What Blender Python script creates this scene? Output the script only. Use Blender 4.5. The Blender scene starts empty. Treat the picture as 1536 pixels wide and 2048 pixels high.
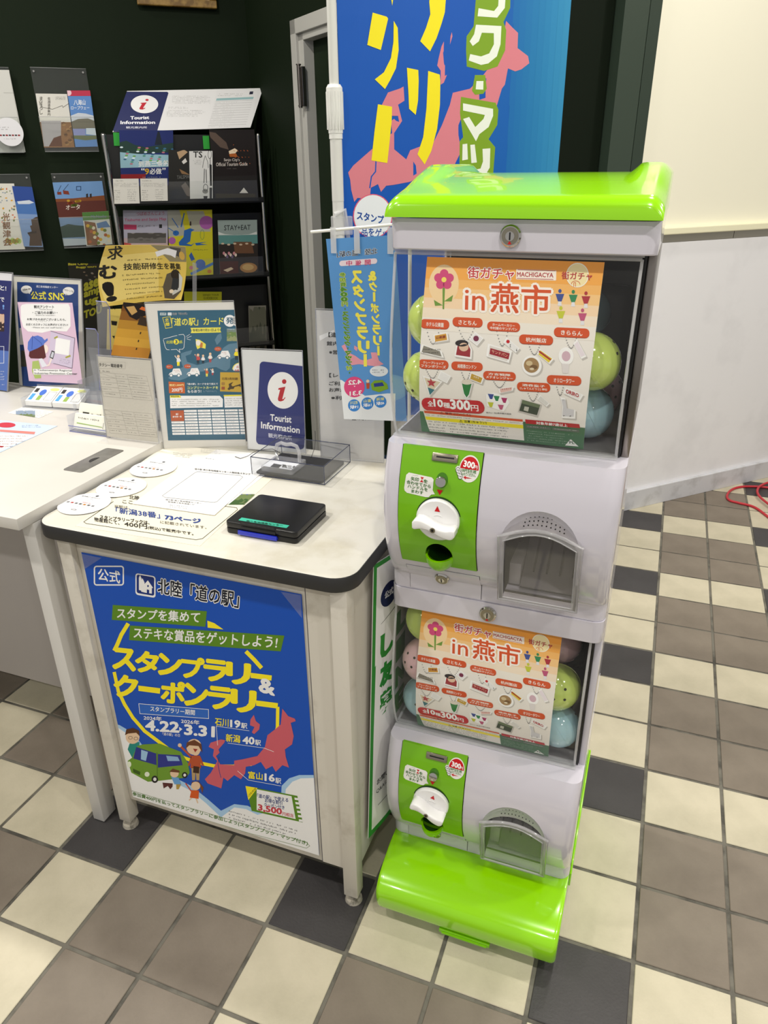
import bpy, bmesh, math, random
from mathutils import Vector, Matrix, geometry
random.seed(7)
# ------------------------------------------------------------------ camera
R = [Vector(v) for v in ((0.9370260, 0.3491277, -0.0095982), (0.1414356, -0.4044406, -0.9035617), (-0.3193403, 0.8453033, -0.4283505))]
CAM = Vector((1.26108, -0.94834, 1.58141)); FPX = 1464.09
cd = bpy.data.cameras.new('camera'); cam = bpy.data.objects.new('camera', cd)
bpy.context.scene.collection.objects.link(cam)
cd.sensor_fit = 'VERTICAL'; cd.sensor_height = 24.0; cd.lens = FPX / 2048 * 24.0; cd.clip_start = .02
M = Matrix((R[0], -R[1], -R[2])).transposed().to_4x4(); M.translation = CAM
cam.matrix_world = M
SC = bpy.context.scene; SC.camera = cam
SC.view_settings.view_transform = 'Standard'; SC.view_settings.look = 'None'
SC.view_settings.gamma = 1; SC.view_settings.exposure = 0.0; SC.view_settings.use_curve_mapping = False
SC.cycles.max_bounces = 10; SC.cycles.transparent_max_bounces = 32; SC.cycles.sample_clamp_indirect = 6
# ------------------------------------------------------------------ world and lamps
w = bpy.data.worlds.new('world'); SC.world = w; w.use_nodes = True
w.node_tree.nodes['Background'].inputs[0].default_value = (1.0, .97, .93, 1); w.node_tree.nodes['Background'].inputs[1].default_value = .45
LAMP_POWER = 14.2
for i, (lx, ly) in enumerate([(x, y) for y in (-2.3, -.75, .8, 2.3) for x in (-1.7, -.35, 1.5, 3.1)]):
    ld = bpy.data.lights.new('downlight', 'AREA'); ld.shape = 'DISK'; ld.size = .11; ld.energy = LAMP_POWER * {-2.3: .75, -.75: 1.15, .8: 1.35, 2.3: .45}[ly] * {-1.7: 1.15, -.35: 1.25, 1.5: 1.0, 3.1: 1.5}[lx] * (1.5 if lx > 1 and ly > 2 else 1); ld.color = (1, .955, .88)
    lo = bpy.data.objects.new('downlight', ld); lo.location = (lx, ly, 3.15); SC.collection.objects.link(lo)
    lo['label'] = 'recessed ceiling downlight above the counter area, out of frame'; lo['category'] = 'lamp'; lo['group'] = 'ceiling downlights'

# ------------------------------------------------------------------ helpers
COL = SC.collection
def lin(h):
    h = h.lstrip('#'); h = ''.join(c*2 for c in h) if len(h) == 3 else h; o = []
    for k in (0, 2, 4):
        c = int(h[k:k+2], 16) / 255; o.append(c / 12.92 if c <= .04045 else ((c + .055) / 1.055) ** 2.4)
    return tuple(o) + (1,)
MATS = {}
def mat(name, col='#808080', rough=.5, metal=0, coat=0, noise=None, bump=None, spec=.5, trans=0, sss=0):
    """principled material; noise=(colour2, scale, lo, hi) mottles, bump=(scale, strength)"""
    if name in MATS: return MATS[name]
    m = bpy.data.materials.new(name); m.use_nodes = True; nt = m.node_tree; b = nt.nodes['Principled BSDF']
    b.inputs['Base Color'].default_value = lin(col); b.inputs['Roughness'].default_value = rough; b.inputs['Metallic'].default_value = metal
    b.inputs['Coat Weight'].default_value = coat; b.inputs['Coat Roughness'].default_value = .04; b.inputs['Specular IOR Level'].default_value = spec
    b.inputs['Transmission Weight'].default_value = trans
    if sss: b.inputs['Subsurface Weight'].default_value = sss; b.inputs['Subsurface Radius'].default_value = (.02, .02, .01)
    if noise or bump:
        tc = nt.nodes.new('ShaderNodeTexCoord')
    if noise:
        n = nt.nodes.new('ShaderNodeTexNoise'); n.inputs['Scale'].default_value = noise[1]; n.inputs['Detail'].default_value = 6
        n.inputs['Roughness'].default_value = .6
        r = nt.nodes.new('ShaderNodeMapRange'); r.inputs[1].default_value = noise[2]; r.inputs[2].default_value = noise[3]
        x = nt.nodes.new('ShaderNodeMix'); x.data_type = 'RGBA'; x.inputs[6].default_value = lin(col); x.inputs[7].default_value = lin(noise[0])
        nt.links.new(tc.outputs['Object'], n.inputs['Vector']); nt.links.new(n.outputs['Fac'], r.inputs[0]); nt.links.new(r.outputs[0], x.inputs[0]); nt.links.new(x.outputs[2], b.inputs['Base Color'])
    if bump:
        n = nt.nodes.new('ShaderNodeTexNoise'); n.inputs['Scale'].default_value = bump[0]; n.inputs['Detail'].default_value = 3
        bp = nt.nodes.new('ShaderNodeBump'); bp.inputs['Strength'].default_value = bump[1]; bp.inputs['Distance'].default_value = .002
        nt.links.new(tc.outputs['Object'], n.inputs['Vector']); nt.links.new(n.outputs['Fac'], bp.inputs['Height']); nt.links.new(bp.outputs[0], b.inputs['Normal'])
    MATS[name] = m; return m
def clear(name, tint='#ffffff', refl=.6, rough=.02, haze=0.0):
    """thin clear plastic: see-through with fresnel shine and a little haze"""
    if name in MATS: return MATS[name]
    m = bpy.data.materials.new(name); m.use_nodes = True; nt = m.node_tree; nt.nodes.clear()
    o = nt.nodes.new('ShaderNodeOutputMaterial'); t = nt.nodes.new('ShaderNodeBsdfTransparent'); t.inputs[0].default_value = tuple((int(tint[k:k+2], 16)/255)**.5 for k in (1, 3, 5)) + (1,)
    g = nt.nodes.new('ShaderNodeBsdfGlossy'); g.inputs['Roughness'].default_value = rough
    f = nt.nodes.new('ShaderNodeFresnel'); f.inputs[0].default_value = 1.45
    ge = nt.nodes.new('ShaderNodeNewGeometry'); ir = nt.nodes.new('ShaderNodeMapRange'); ir.inputs[3].default_value = 1.45; ir.inputs[4].default_value = 1/1.45
    nt.links.new(ge.outputs['Backfacing'], ir.inputs[0]); nt.links.new(ir.outputs[0], f.inputs[0])
    mu = nt.nodes.new('ShaderNodeMath'); mu.operation = 'MULTIPLY'; mu.inputs[1].default_value = refl
    d = nt.nodes.new('ShaderNodeBsdfDiffuse'); d.inputs[0].default_value = (.8, .8, .82, 1)
    hz = nt.nodes.new('ShaderNodeMixShader'); hz.inputs[0].default_value = haze
    mx = nt.nodes.new('ShaderNodeMixShader'); L = nt.links.new
    L(t.outputs[0], hz.inputs[1]); L(d.outputs[0], hz.inputs[2]); L(f.outputs[0], mu.inputs[0]); L(mu.outputs[0], mx.inputs[0])
    L(hz.outputs[0], mx.inputs[1]); L(g.outputs[0], mx.inputs[2]); L(mx.outputs[0], o.inputs[0])
    MATS[name] = m; return m
def ink(h): return mat('ink ' + h, h, .45, spec=.3)

def tag(o, label=None, cat=None, group=None, kind=None):
    if label: o['label'] = label
    if cat: o['category'] = cat
    if group: o['group'] = group
    if kind: o['kind'] = kind
    return o
def empty(name, loc=(0, 0, 0), label=None, cat=None, group=None):
    o = bpy.data.objects.new(name, None); COL.objects.link(o); o.location = loc; o.empty_display_size = .05
    return tag(o, label, cat, group)
def obj(name, bm, m, parent=None, smooth=None, label=None):
    """link a bmesh (in world coordinates) as one mesh object under parent (unrotated empties only)"""
    me = bpy.data.meshes.new(name); bm.normal_update(); bm.to_mesh(me); bm.free()
    for x in (m if isinstance(m, (list, tuple)) else [m]): me.materials.append(x)
    if smooth is not None:
        me.shade_smooth()
        me.set_sharp_from_angle(angle=math.radians(smooth))
    o = bpy.data.objects.new(name, me); COL.objects.link(o)
    if parent is not None:
        o.parent = parent; off = Vector((0, 0, 0)); p = parent
        while p is not None: off += p.location; p = p.parent
        me.transform(Matrix.Translation(-off))
    else:   # origin at the middle of the base
        xs = [v.co for v in me.vertices]
        c = Vector(((min(v.x for v in xs) + max(v.x for v in xs)) / 2, (min(v.y for v in xs) + max(v.y for v in xs)) / 2, min(v.z for v in xs)))
        me.transform(Matrix.Translation(-c)); o.location = c
    if label: o['label'] = label
    return o
def BM(): return bmesh.new()
def box(bm, x0, x1, y0, y1, z0, z1, bev=0, seg=2, mi=0):
    r = bmesh.ops.create_cube(bm, size=1, matrix=Matrix.Translation(((x0+x1)/2, (y0+y1)/2, (z0+z1)/2)) @ Matrix.Diagonal((abs(x1-x0), abs(y1-y0), abs(z1-z0), 1)))
    fs = set(f for v in r['verts'] for f in v.link_faces)
    for f in fs: f.material_index = mi
    if bev: bmesh.ops.bevel(bm, geom=list(set(e for v in r['verts'] for e in v.link_edges)), offset=bev, segments=seg, affect='EDGES', profile=.5)
    return bm
def obox(bm, O, ex, ey, ez, bev=0, seg=2, mi=0):
    """box spanned by three vectors from corner O"""
    O, ex, ey, ez = map(Vector, (O, ex, ey, ez))
    m4 = Matrix((ex, ey, ez)).transposed().to_4x4(); m4.translation = O + (ex + ey + ez) / 2
    r = bmesh.ops.create_cube(bm, size=1)
    vs = r['verts']
    L = (ex.length, ey.length, ez.length)
    for v in vs: v.co = Vector((v.co.x * L[0], v.co.y * L[1], v.co.z * L[2]))
    for f in set(f for v in vs for f in v.link_faces): f.material_index = mi
    n0 = len(bm.verts)
    if bev:
        res = bmesh.ops.bevel(bm, geom=list(set(e for v in vs for e in v.link_edges)), offset=bev, segments=seg, affect='EDGES', profile=.5)
        vs = set(res['verts']) | set(v for v in vs if v.is_valid)
        vs = set(vv for f in set(f for v in vs for f in v.link_faces) for vv in f.verts)
    T = Matrix((ex.normalized(), ey.normalized(), ez.normalized())).transposed().to_4x4(); T.translation = m4.translation
    for v in vs: v.co = T @ v.co
    if ex.cross(ey).dot(ez) < 0: bmesh.ops.reverse_faces(bm, faces=list(set(f for v in vs for f in v.link_faces)))
    return bm
def cyl(bm, a, b, r, r2=None, n=20, mi=0, caps=True):
    a, b = Vector(a), Vector(b); d = b - a
    q = d.to_track_quat('Z', 'Y').to_matrix().to_4x4()
    q.translation = (a + b) / 2
    res = bmesh.ops.create_cone(bm, cap_ends=caps, segments=n, radius1=r, radius2=r if r2 is None else r2, depth=d.length, matrix=q)
    for f in set(f for v in res['verts'] for f in v.link_faces): f.material_index = mi
    return bm
def tube(bm, pts, r, n=8, mi=0, closed=False):
    pts = [Vector(p) for p in pts]; rings = []; N = len(pts)
    up = Vector((0, 0, 1))
    for i, p in enumerate(pts):
        if closed: d = pts[(i+1) % N] - pts[i-1]
        else: d = pts[min(i+1, N-1)] - pts[max(i-1, 0)]
        d.normalize(); s = d.cross(up)
        if s.length < .05: s = d.cross(Vector((1, 0, 0)))
        s.normalize(); t = s.cross(d).normalized()
        rings.append([bm.verts.new(p + s * r * math.cos(2*math.pi*k/n) + t * r * math.sin(2*math.pi*k/n)) for k in range(n)])
    for i in range(N if closed else N-1):
        A, B = rings[i], rings[(i+1) % N]
        for k in range(n):
            f = bm.faces.new((A[k], B[k], B[(k+1) % n], A[(k+1) % n])); f.material_index = mi; f.smooth = True
    if not closed:
        bm.faces.new(rings[0]).material_index = mi; bm.faces.new(rings[-1][::-1]).material_index = mi
    return bm
def prism(bm, pts, ez, mi=0, bev=0):
    """closed outline (3D points) extruded by vector ez"""
    ez = Vector(ez); a = [bm.verts.new(Vector(p)) for p in pts]; b = [bm.verts.new(Vector(p) + ez) for p in pts]; n = len(pts); fs = []
    fs.append(bm.faces.new(a[::-1])); fs.append(bm.faces.new(b))
    for i in range(n): fs.append(bm.faces.new((a[i], a[(i+1) % n], b[(i+1) % n], b[i])))
    for f in fs: f.material_index = mi
    bmesh.ops.recalc_face_normals(bm, faces=fs)
    if bev:
        es = list(set(e for f in fs[:2] for e in f.edges)); bmesh.ops.bevel(bm, geom=es, offset=bev, segments=2, affect='EDGES', profile=.5)
    return bm
def rr(x0, x1, y0, y1, r, n=6):
    """rounded rectangle outline, 2D"""
    o = []
    for cx, cy, a0 in ((x1-r, y1-r, 0), (x0+r, y1-r, 90), (x0+r, y0+r, 180), (x1-r, y0+r, 270)):
        for k in range(n+1):
            a = math.radians(a0 + 90*k/n); o.append((cx + r*math.cos(a), cy + r*math.sin(a)))
    return o
def boolean(o, cutters):
    for c in cutters:
        md = o.modifiers.new('b', 'BOOLEAN'); md.operation = 'DIFFERENCE'; md.object = c; md.solver = 'EXACT'
    dg = bpy.context.evaluated_depsgraph_get(); dg.update()
    me = bpy.data.meshes.new_from_object(o.evaluated_get(dg)); o.modifiers.clear(); old = o.data; o.data = me; me.name = old.name
    for c in cutters: bpy.data.objects.remove(c)
def cutter(bm):
    me = bpy.data.meshes.new('cut'); bm.normal_update(); bm.to_mesh(me); bm.free(); o = bpy.data.objects.new('cut', me); COL.objects.link(o); return o
# ---- layout from the photograph's calibrated camera (pixel of the 1536x2048 frame -> point on a real plane)
def ray(u, v): return R[0] * ((u-768)/FPX) + R[1] * ((v-1024)/FPX) + R[2]
def hitp(u, v, P0, n):
    d = ray(u, v); return CAM + d * ((Vector(P0) - CAM).dot(n) / d.dot(n))
def atz(u, v, z): return hitp(u, v, (0, 0, z), Vector((0, 0, 1)))
def aty(u, v, y): return hitp(u, v, (0, y, 0), Vector((0, 1, 0)))

# ------------------------------------------------------------------ flat print on sheets
_tc = {}
def glyphs(s, off):
    k = (s, off)
    if k not in _tc:
        c = bpy.data.curves.new('t', 'FONT'); c.body = s; c.offset = off; c.resolution_u = 2; c.fill_mode = 'BOTH'
        o = bpy.data.objects.new('t', c); m = bpy.data.meshes.new_from_object(o)
        _tc[k] = ([(v.co.x, v.co.y) for v in m.vertices], [tuple(p.vertices) for p in m.polygons])
        bpy.data.meshes.remove(m); bpy.data.objects.remove(o); bpy.data.curves.remove(c)
    return _tc[k]
LAY = .00016
class Sheet:
    """a printed sheet: uv in [0,1]^2 -> 3D by f(u,v); everything printed goes into one mesh"""
    def __init__(s, f, nrm, W, H, frame=None, px2uv=None):
        s.f, s.nrm, s.W, s.H = f, nrm, W, H; s.bm = BM(); s.mats = []; s.lay = s.bm.faces.layers.float.new('lay'); s.frame = frame; s.px = px2uv; s.slices = 0; s.flip = False
    def mi(s, c):
        m = c if not isinstance(c, str) else ink(c)
        if m not in s.mats: s.mats.append(m)
        return s.mats.index(m)
    def uv(s, p): return s.px(p[0], p[1])
    def _poly(s, uvs, col, L):
        uvs = [p for i, p in enumerate(uvs) if (Vector(p) - Vector(uvs[i-1])).length > 1e-6]
        if len(uvs) < 3: return
        vs = [s.bm.verts.new((u, v, 0)) for u, v in uvs]; f = s.bm.faces.new(vs); f.material_index = s.mi(col); f[s.lay] = L
        if f.normal.length == 0: f.normal_update()
        if len(vs) > 3: bmesh.ops.triangulate(s.bm, faces=[f]) if len(vs) > 4 else None
    def poly(s, pts, col, L=1): s._poly([s.uv(p) for p in pts], col, L)
    def uvrect(s, u0, v0, u1, v1, col, L=0): s._poly([(u0, v0), (u1, v0), (u1, v1), (u0, v1)], col, L)
    def ell(s, cx, cy, rx, ry, col, L=1, n=28, a0=0, a1=360):
        pts = [(cx + rx*math.cos(math.radians(a0+(a1-a0)*k/n)), cy + ry*math.sin(math.radians(a0+(a1-a0)*k/n))) for k in range(n + (0 if a1-a0 == 360 else 1))]
        s.poly(pts, col, L)
    def rrect(s, x0, y0, x1, y1, r, col, L=1, sk=0):
        s.poly([(x, y + sk*(x-x0)) for x, y in rr(x0, x1, y0, y1, r, 4)], col, L)
    def line(s, pts, w, col, L=1):
        for i_, (a, b) in enumerate(zip(pts[:-1], pts[1:])):
            d = Vector(b) - Vector(a)
            if d.length < 1e-9: continue
            n = Vector((-d.y, d.x)).normalized() * w/2; e = d.normalized() * w*.3; a2, b2 = Vector(a) - e, Vector(b) + e
            s.poly([a2-n, b2-n, b2+n, a2+n], col, L + .12*(i_ % 2))
    def ring(s, cx, cy, rx, ry, w, col, L=1, a0=0, a1=360, n=32):
        P = [(cx + rx*math.cos(math.radians(a0+(a1-a0)*k/n)), cy + ry*math.sin(math.radians(a0+(a1-a0)*k/n))) for k in range(n+1)]
        s.line(P, w, col, L)
    def text(s, t, x0, y0, x1, y1, h, col, L=3, b=.02, out=None, up=None):
        """t with its lower left at px (x0,y0), lower right at (x1,y1), glyph height h px; out=(colour, width)"""
        O = Vector(s.uv((x0, y0))); X = Vector(s.uv((x1, y1))) - O; U = Vector(s.uv((x0 + (up or 0), y0 - h))) - O
        base = glyphs(t, 0); xs = [p[0] for p in base[0]]; ys = [p[1] for p in base[0]]
        if not xs: return
        ax, bx, ay, by = min(xs), max(xs), min(ys), max(ys); V, F = base
        kan = any(0x4e00 <= ord(c) < 0xa000 for c in t)
        b = min(b, .022) if kan else b*.8
        for (c, o, l) in ([(out[0], out[1]*.85, L-.4)] if out else []) + [(col, b, L)]:
            mi = s.mi(c); nd = 10 if o > .03 else 4; sh = [(0, 0)] if o < .008 else [(o*math.cos(2*math.pi*k/nd + .78), o*math.sin(2*math.pi*k/nd + .78)) for k in range(nd)]
            if o > .05: sh += [(.5*x, .5*y) for x, y in sh[::2]]
            for i_, (dx, dy) in enumerate(sh):
                vs = []
                for x, y in V:
                    q = O + X*((x+dx-ax)/(bx-ax)) + U*((y+dy-ay)/max(by-ay, .3)); vs.append(s.bm.verts.new((q.x, q.y, 0)))
                for fc in F:
                    try: f = s.bm.faces.new([vs[k] for k in fc])
                    except ValueError: continue
                    f.material_index = mi; f[s.lay] = l + .02*i_
    def vtext(s, t, x, y0, y1, w, col, L=3, b=.02, out=None, dx=0, rot=()):
        n = len(t); st = (y1-y0)/n
        for i, ch in enumerate(t):
            xx = x + dx*i/n; ya, yb = y0 + st*i, y0 + st*(i+.92)
            if ch == ' ': continue
            if ch in 'ー【】()「」|': # turned glyphs
                if ch == 'ー': s.poly([(xx+w*.38, ya), (xx+w*.62, ya), (xx+w*.62, yb), (xx+w*.38, yb)], col, L); continue
            s.text(ch, xx, yb, xx+w, yb, st*.9, col, L, b, out)
    def micro(s, x0, y0, x1, y1, rows, col, L=3, fill=.55, dens=.8, sk=0, cw=None):
        """rows of tiny illegible characters as short strokes"""
        st = (y1-y0)/rows; rnd = random.Random(int(x0*7+y0*13)); cw = cw or st*.62
        for r_ in range(rows):
            x = x0; y = y0 + st*r_ + st*.5; end = x1 - (x1-x0)*rnd.random()*.25*(rnd.random() < .6)
            while x < end:
                if rnd.random() < dens:
                    hh = st*fill*(.6+.4*rnd.random())/2; ww = cw*(.55+.4*rnd.random()); yy = y + sk*(x-x0)
                    def bar(u0, v0, u1, v1): s.poly([(x+ww*u0, yy-hh+2*hh*v0), (x+ww*u1, yy-hh+2*hh*v0), (x+ww*u1, yy-hh+2*hh*v1), (x+ww*u0, yy-hh+2*hh*v1)], col, L)
                    for q in rnd.sample(((0, .1, 1, .26), (0, .74, 1, .9), (.42, 0, .58, 1), (.05, .2, .2, .9), (.78, .1, .94, .85), (.1, .42, .9, .56), (.25, .3, .45, .75)), 3): bar(*q)
                x += cw
    def frame_rect(s, x0, y0, x1, y1, w, col, L=2, r=0):
        if r:
            P = rr(x0, x1, y0, y1, r, 4); s.line(P + [P[0]], w, col, L)
        else: s.line([(x0, y0), (x1, y0), (x1, y1), (x0, y1), (x0, y0)], w, col, L)
    def clip(s):
        for co, no in (((0, 0, 0), (1, 0, 0)), ((1, 0, 0), (-1, 0, 0)), ((0, 0, 0), (0, 1, 0)), ((0, 1, 0), (0, -1, 0))):
            g = s.bm.verts[:] + s.bm.edges[:] + s.bm.faces[:]
            bmesh.ops.bisect_plane(s.bm, geom=g, plane_co=co, plane_no=no, clear_inner=True, dist=1e-7)
    def done(s, name, parent, base='#f4f2ee', thick=.0004, printname='printed_artwork', n=(1, 1), label=None, paper='paper', basemat=None):
        """sheet object (the paper) with its print as child; returns the paper object"""
        bm = BM(); nu, nv = n; th = thick
        g = [[[bm.verts.new(s.f(i/nu, j/nv) + s.nrm(i/nu, j/nv) * (-th*k)) for j in range(nv+1)] for i in range(nu+1)] for k in (0, 1)]
        for i in range(nu):
            for j in range(nv):
                bm.faces.new((g[0][i][j], g[0][i+1][j], g[0][i+1][j+1], g[0][i][j+1])); bm.faces.new((g[1][i][j], g[1][i][j+1], g[1][i+1][j+1], g[1][i+1][j]))
        for i in range(nu):
            bm.faces.new((g[0][i][0], g[1][i][0], g[1][i+1][0], g[0][i+1][0])); bm.faces.new((g[0][i][nv], g[0][i+1][nv], g[1][i+1][nv], g[1][i][nv]))
        for j in range(nv):
            bm.faces.new((g[0][0][j], g[0][0][j+1], g[1][0][j+1], g[1][0][j])); bm.faces.new((g[0][nu][j], g[1][nu][j], g[1][nu][j+1], g[0][nu][j+1]))
        bmesh.ops.recalc_face_normals(bm, faces=bm.faces[:])
        po = obj(name, bm, basemat or (ink(base) if isinstance(base, str) else base), parent, smooth=30 if nu*nv > 1 else None, label=label)
        if len(s.bm.faces):
            s.clip()
            if nu > 1 or nv > 1:
                for ax, k in ((0, nu), (1, nv)):
                    for i in range(1, k):
                        co = [0, 0, 0]; no = [0, 0, 0]; co[ax] = i/k; no[ax] = 1
                        bmesh.ops.bisect_plane(s.bm, geom=s.bm.verts[:] + s.bm.edges[:] + s.bm.faces[:], plane_co=co, plane_no=no, dist=1e-7)
            s.bm.verts.index_update(); me = bpy.data.meshes.new(printname); idx = {}; V = []; F = []; MI = []
            for f in s.bm.faces:
                L = f[s.lay]; ids = []
                a = sum((f.verts[i].co.x*f.verts[(i+1) % len(f.verts)].co.y - f.verts[(i+1) % len(f.verts)].co.x*f.verts[i].co.y) for i in range(len(f.verts)))
                vv = list(f.verts) if a > 0 else list(f.verts)[::-1]
                for v in vv:
                    key = (v.index, round(L, 2))
                    if key not in idx:
                        idx[key] = len(V); V.append(s.f(v.co.x, v.co.y) + s.nrm(v.co.x, v.co.y) * (LAY*(L+1)))
                    ids.append(idx[key])
                F.append(ids); MI.append(f.material_index)
            s.bm.free()
            me.from_pydata([tuple(v) for v in V], [], F)
            for p, m_ in zip(me.polygons, MI): p.material_index = m_
            for m_ in s.mats: me.materials.append(m_)
            me.update(); o = bpy.data.objects.new(printname, me); COL.objects.link(o); o.parent = po
            off = Vector((0, 0, 0)); p = po
            while p is not None: off += p.location; p = p.parent
            me.transform(Matrix.Translation(-off))
        return po
def plane_sheet(O, ex, ey, crop=None, N=None):
    """O lower left corner, ex = width vector, ey = height vector; crop=(ox,oy,scale) of the photo region used for the artwork"""
    O, ex, ey = Vector(O), Vector(ex), Vector(ey); n = (N or ex.cross(ey)).normalized()
    f = lambda u, v: O + ex*u + ey*v
    px = None
    if crop:
        ox, oy, sc = crop; ee, gg, eg = ex.dot(ex), ey.dot(ey), ex.dot(ey); det = ee*gg - eg*eg
        def px(x, y):
            P = hitp(ox + x/sc, oy + y/sc, O, n) - O; a, b = P.dot(ex), P.dot(ey)
            return ((a*gg - b*eg)/det, (b*ee - a*eg)/det)
    return Sheet(f, lambda u, v: n, ex.length, ey.length, px2uv=px)
def homog(src, dst):
    """3x3 homography src px -> dst uv (4 pairs)"""
    A = []; B = []
    for (x, y), (u, v) in zip(src, dst):
        A.append([x, y, 1, 0, 0, 0, -u*x, -u*y]); B.append(u); A.append([0, 0, 0, x, y, 1, -v*x, -v*y]); B.append(v)
    n = 8
    for i in range(n):
        p = max(range(i, n), key=lambda k: abs(A[k][i])); A[i], A[p] = A[p], A[i]; B[i], B[p] = B[p], B[i]
        for k in range(n):
            if k != i:
                q = A[k][i]/A[i][i]; A[k] = [a - q*b for a, b in zip(A[k], A[i])]; B[k] -= q*B[i]
    h = [B[i]/A[i][i] for i in range(n)] + [1]
    def f(x, y):
        w_ = h[6]*x + h[7]*y + 1; return ((h[0]*x+h[1]*y+h[2])/w_, (h[3]*x+h[4]*y+h[5])/w_)
    return f

# ------------------------------------------------------------------ materials
WHITE = mat('white glossy plastic', '#d2cfda', .18, coat=.6)
GREEN = mat('lime green glossy plastic', '#96de00', .2, coat=.7)
GREEND = mat('green plastic panel', '#74b800', .28, coat=.3)
STEEL = mat('brushed steel', '#8f8984', .28, 1)
CHROME = mat('chrome', '#c9c7c2', .12, 1)
PEWTER = mat('dull nickel', '#a09a8a', .3, 1)
BLACK = mat('black plastic', '#0c0c0d', .35)
DARK = mat('dark grey interior plastic', '#3a3739', .35)
SMOKE = clear('smoky clear plastic', '#e6e4e6', .9, .04, .04)
ACRYL = clear('clear acrylic', '#fdfdfe', .5, .02, .006)
WINDOW = clear('clear window plastic', '#f4f6f2', .7, .03, .02)
EDGE = mat('acrylic edge', '#7d86a0', .15, coat=.5)
CEDGE = clear('clear plastic edge', '#eceeee', 1.0, .08, .38)
BEIGE = mat('beige painted steel', '#d6d1c6', .45, noise=('#b9b2a4', 9, .55, .75))
DESKW = mat('white laminate', '#d2cfc9', .35)
DESKL = mat('white leg laminate', '#d6d4d0', .4)
TOPM = mat('cream marbled laminate', '#dedbd0', .3, noise=('#cbc5b2', 7, .5, .72), coat=.2)
EDGEB = mat('black rubber edge', '#2b2b2c', .5)
RED = ink('#c8121c')
PAPER = ink('#f2f0ec')

# ------------------------------------------------------------------ floor
floor = BM(); box(floor, -6, 7, -3.5, 8, -.05, -.003)
floor = obj('floor', floor, mat('dirty grout', '#77746a', .9, noise=('#4e4c46', 14, .45, .65), bump=(90, .4))); tag(floor, 'grey grout bed of the checked tile floor', kind='structure')
TM = [mat('cream floor tile', '#d2cab2', .55, noise=('#bfb8a0', 5, .4, .7), bump=(160, .25)), mat('taupe floor tile', '#877d70', .6, noise=('#786e62', 5, .4, .7), bump=(160, .25)), mat('charcoal floor tile', '#3c3a3b', .5, noise=('#454344', 5, .4, .7), bump=(160, .3))]
def tilekind(a, b): return 2 if a % 3 == 0 and (b+1) % 3 == 0 else 0 if (a % 3 == 0 or (b+1) % 3 == 0) else 1
def tile_bm(bm, cx, cy, mi=0):
    return box(bm, cx-.0955, cx+.0955, cy-.0955, cy+.0955, -.0035, 0, .0014, 1, mi)
TMESH = []
for k in range(3):
    b = BM(); tile_bm(b, 0, 0); me = bpy.data.meshes.new('tile'); b.to_mesh(me); b.free(); me.materials.append(TM[k]); TMESH.append(me)
rest = BM(); cnt = 0
def infrustum(P, m=60):
    d = Vector(P) - CAM; z = d.dot(R[2])
    if z < .1: return False
    x, y = 768 + FPX*d.dot(R[0])/z, 1024 + FPX*d.dot(R[1])/z
    return -m < x < 1536+m and -m < y < 2048+m
fo = floor.location
for a in range(-12, 20):
    for b in range(-24, 8):
        cx, cy = .2*a+.1, -.2*b-.1
        if cy > cx + 1.55: continue          # behind the white partition
        if cnt < 298 and infrustum((cx, cy, 0), 110) and cy < 4.2 and cx < 3.6 and not (cx < -.6 and cy > 1.1) and not (-.2 < cx < .7 and cy > .8):
            o = bpy.data.objects.new('tile', TMESH[tilekind(a, b)]); COL.objects.link(o); o.parent = floor; o.location = Vector((cx, cy, 0)) - fo; cnt += 1
        else: tile_bm(rest, cx, cy, tilekind(a, b))
r_ = obj('tile_field', rest, TM, floor); r_['kind'] = 'stuff'

# ------------------------------------------------------------------ walls
GWALL = mat('dark green wall paint', '#0e1a0a', .7, bump=(60, .15), spec=.15)
GWALL2 = mat('dark green door paint', '#12200e', .6, spec=.2)
cor = Vector((-.679, 2.503, 0)); e1 = Vector((math.cos(math.radians(40)), math.sin(math.radians(40)), 0)); m1 = Vector((-e1.y, e1.x, 0))
e2 = Vector((math.cos(math.radians(-39)), math.sin(math.radians(-39)), 0)); m2 = Vector((-e2.y, e2.x, 0))
def wallp(name, O, e, m, s0, s1, z0, z1, th, mt, **k):
    b = BM(); obox(b, O + e*s0 + Vector((0, 0, z0)), e*(s1-s0), m*th, Vector((0, 0, z1-z0))); o = obj(name, b, mt); tag(o, kind='structure', **k); return o
wallp('wall_rear', cor, e1, m1, -6.6, .0, 0, 3.2, .12, GWALL, label='dark green rear wall behind the brochure racks')
# door wall with opening s .50-.62 .. 1.3
dw = BM(); H = Vector((0, 0, 3.2))
obox(dw, cor + e2*-.12, e2*.615, m2*.12, H); obox(dw, cor + e2*.495 + Vector((0, 0, 2.10)), e2*.83, m2*.12, Vector((0, 0, 1.1)))
dw = obj('wall_left', dw, GWALL); tag(dw, 'dark green side wall holding the white framed door', kind='structure')
door = BM(); z = Vector((0, 0, 1))
DFR = mat('white door frame paint', '#b9b8b2', .4)
obox(door, cor + e2*.585 - m2*-.045, e2*.66, m2*.035, z*2.04); door = obj('door_1', door, GWALL2); tag(door, 'dark green door leaf inside a white frame', kind='structure')
fr = BM()
obox(fr, cor + e2*.492 - m2*.012, e2*.05, m2*.024, z*2.105, .002); obox(fr, cor + e2*.535 - m2*.0, e2*.05, m2*.10, z*2.06, .002)
obox(fr, cor + e2*.492 - m2*.012 + z*2.055, e2*.82, m2*.024, z*.05, .002); obox(fr, cor + e2*.535 + z*2.03, e2*.75, m2*.10, z*.03, .002)
obox(fr, cor + e2*1.262 - m2*.012, e2*.05, m2*.11, z*2.06, .002)
obj('door_frame', fr, DFR, door, label='white door frame')
hg = BM(); A = cor + e2*.575 - m2*.016
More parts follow.
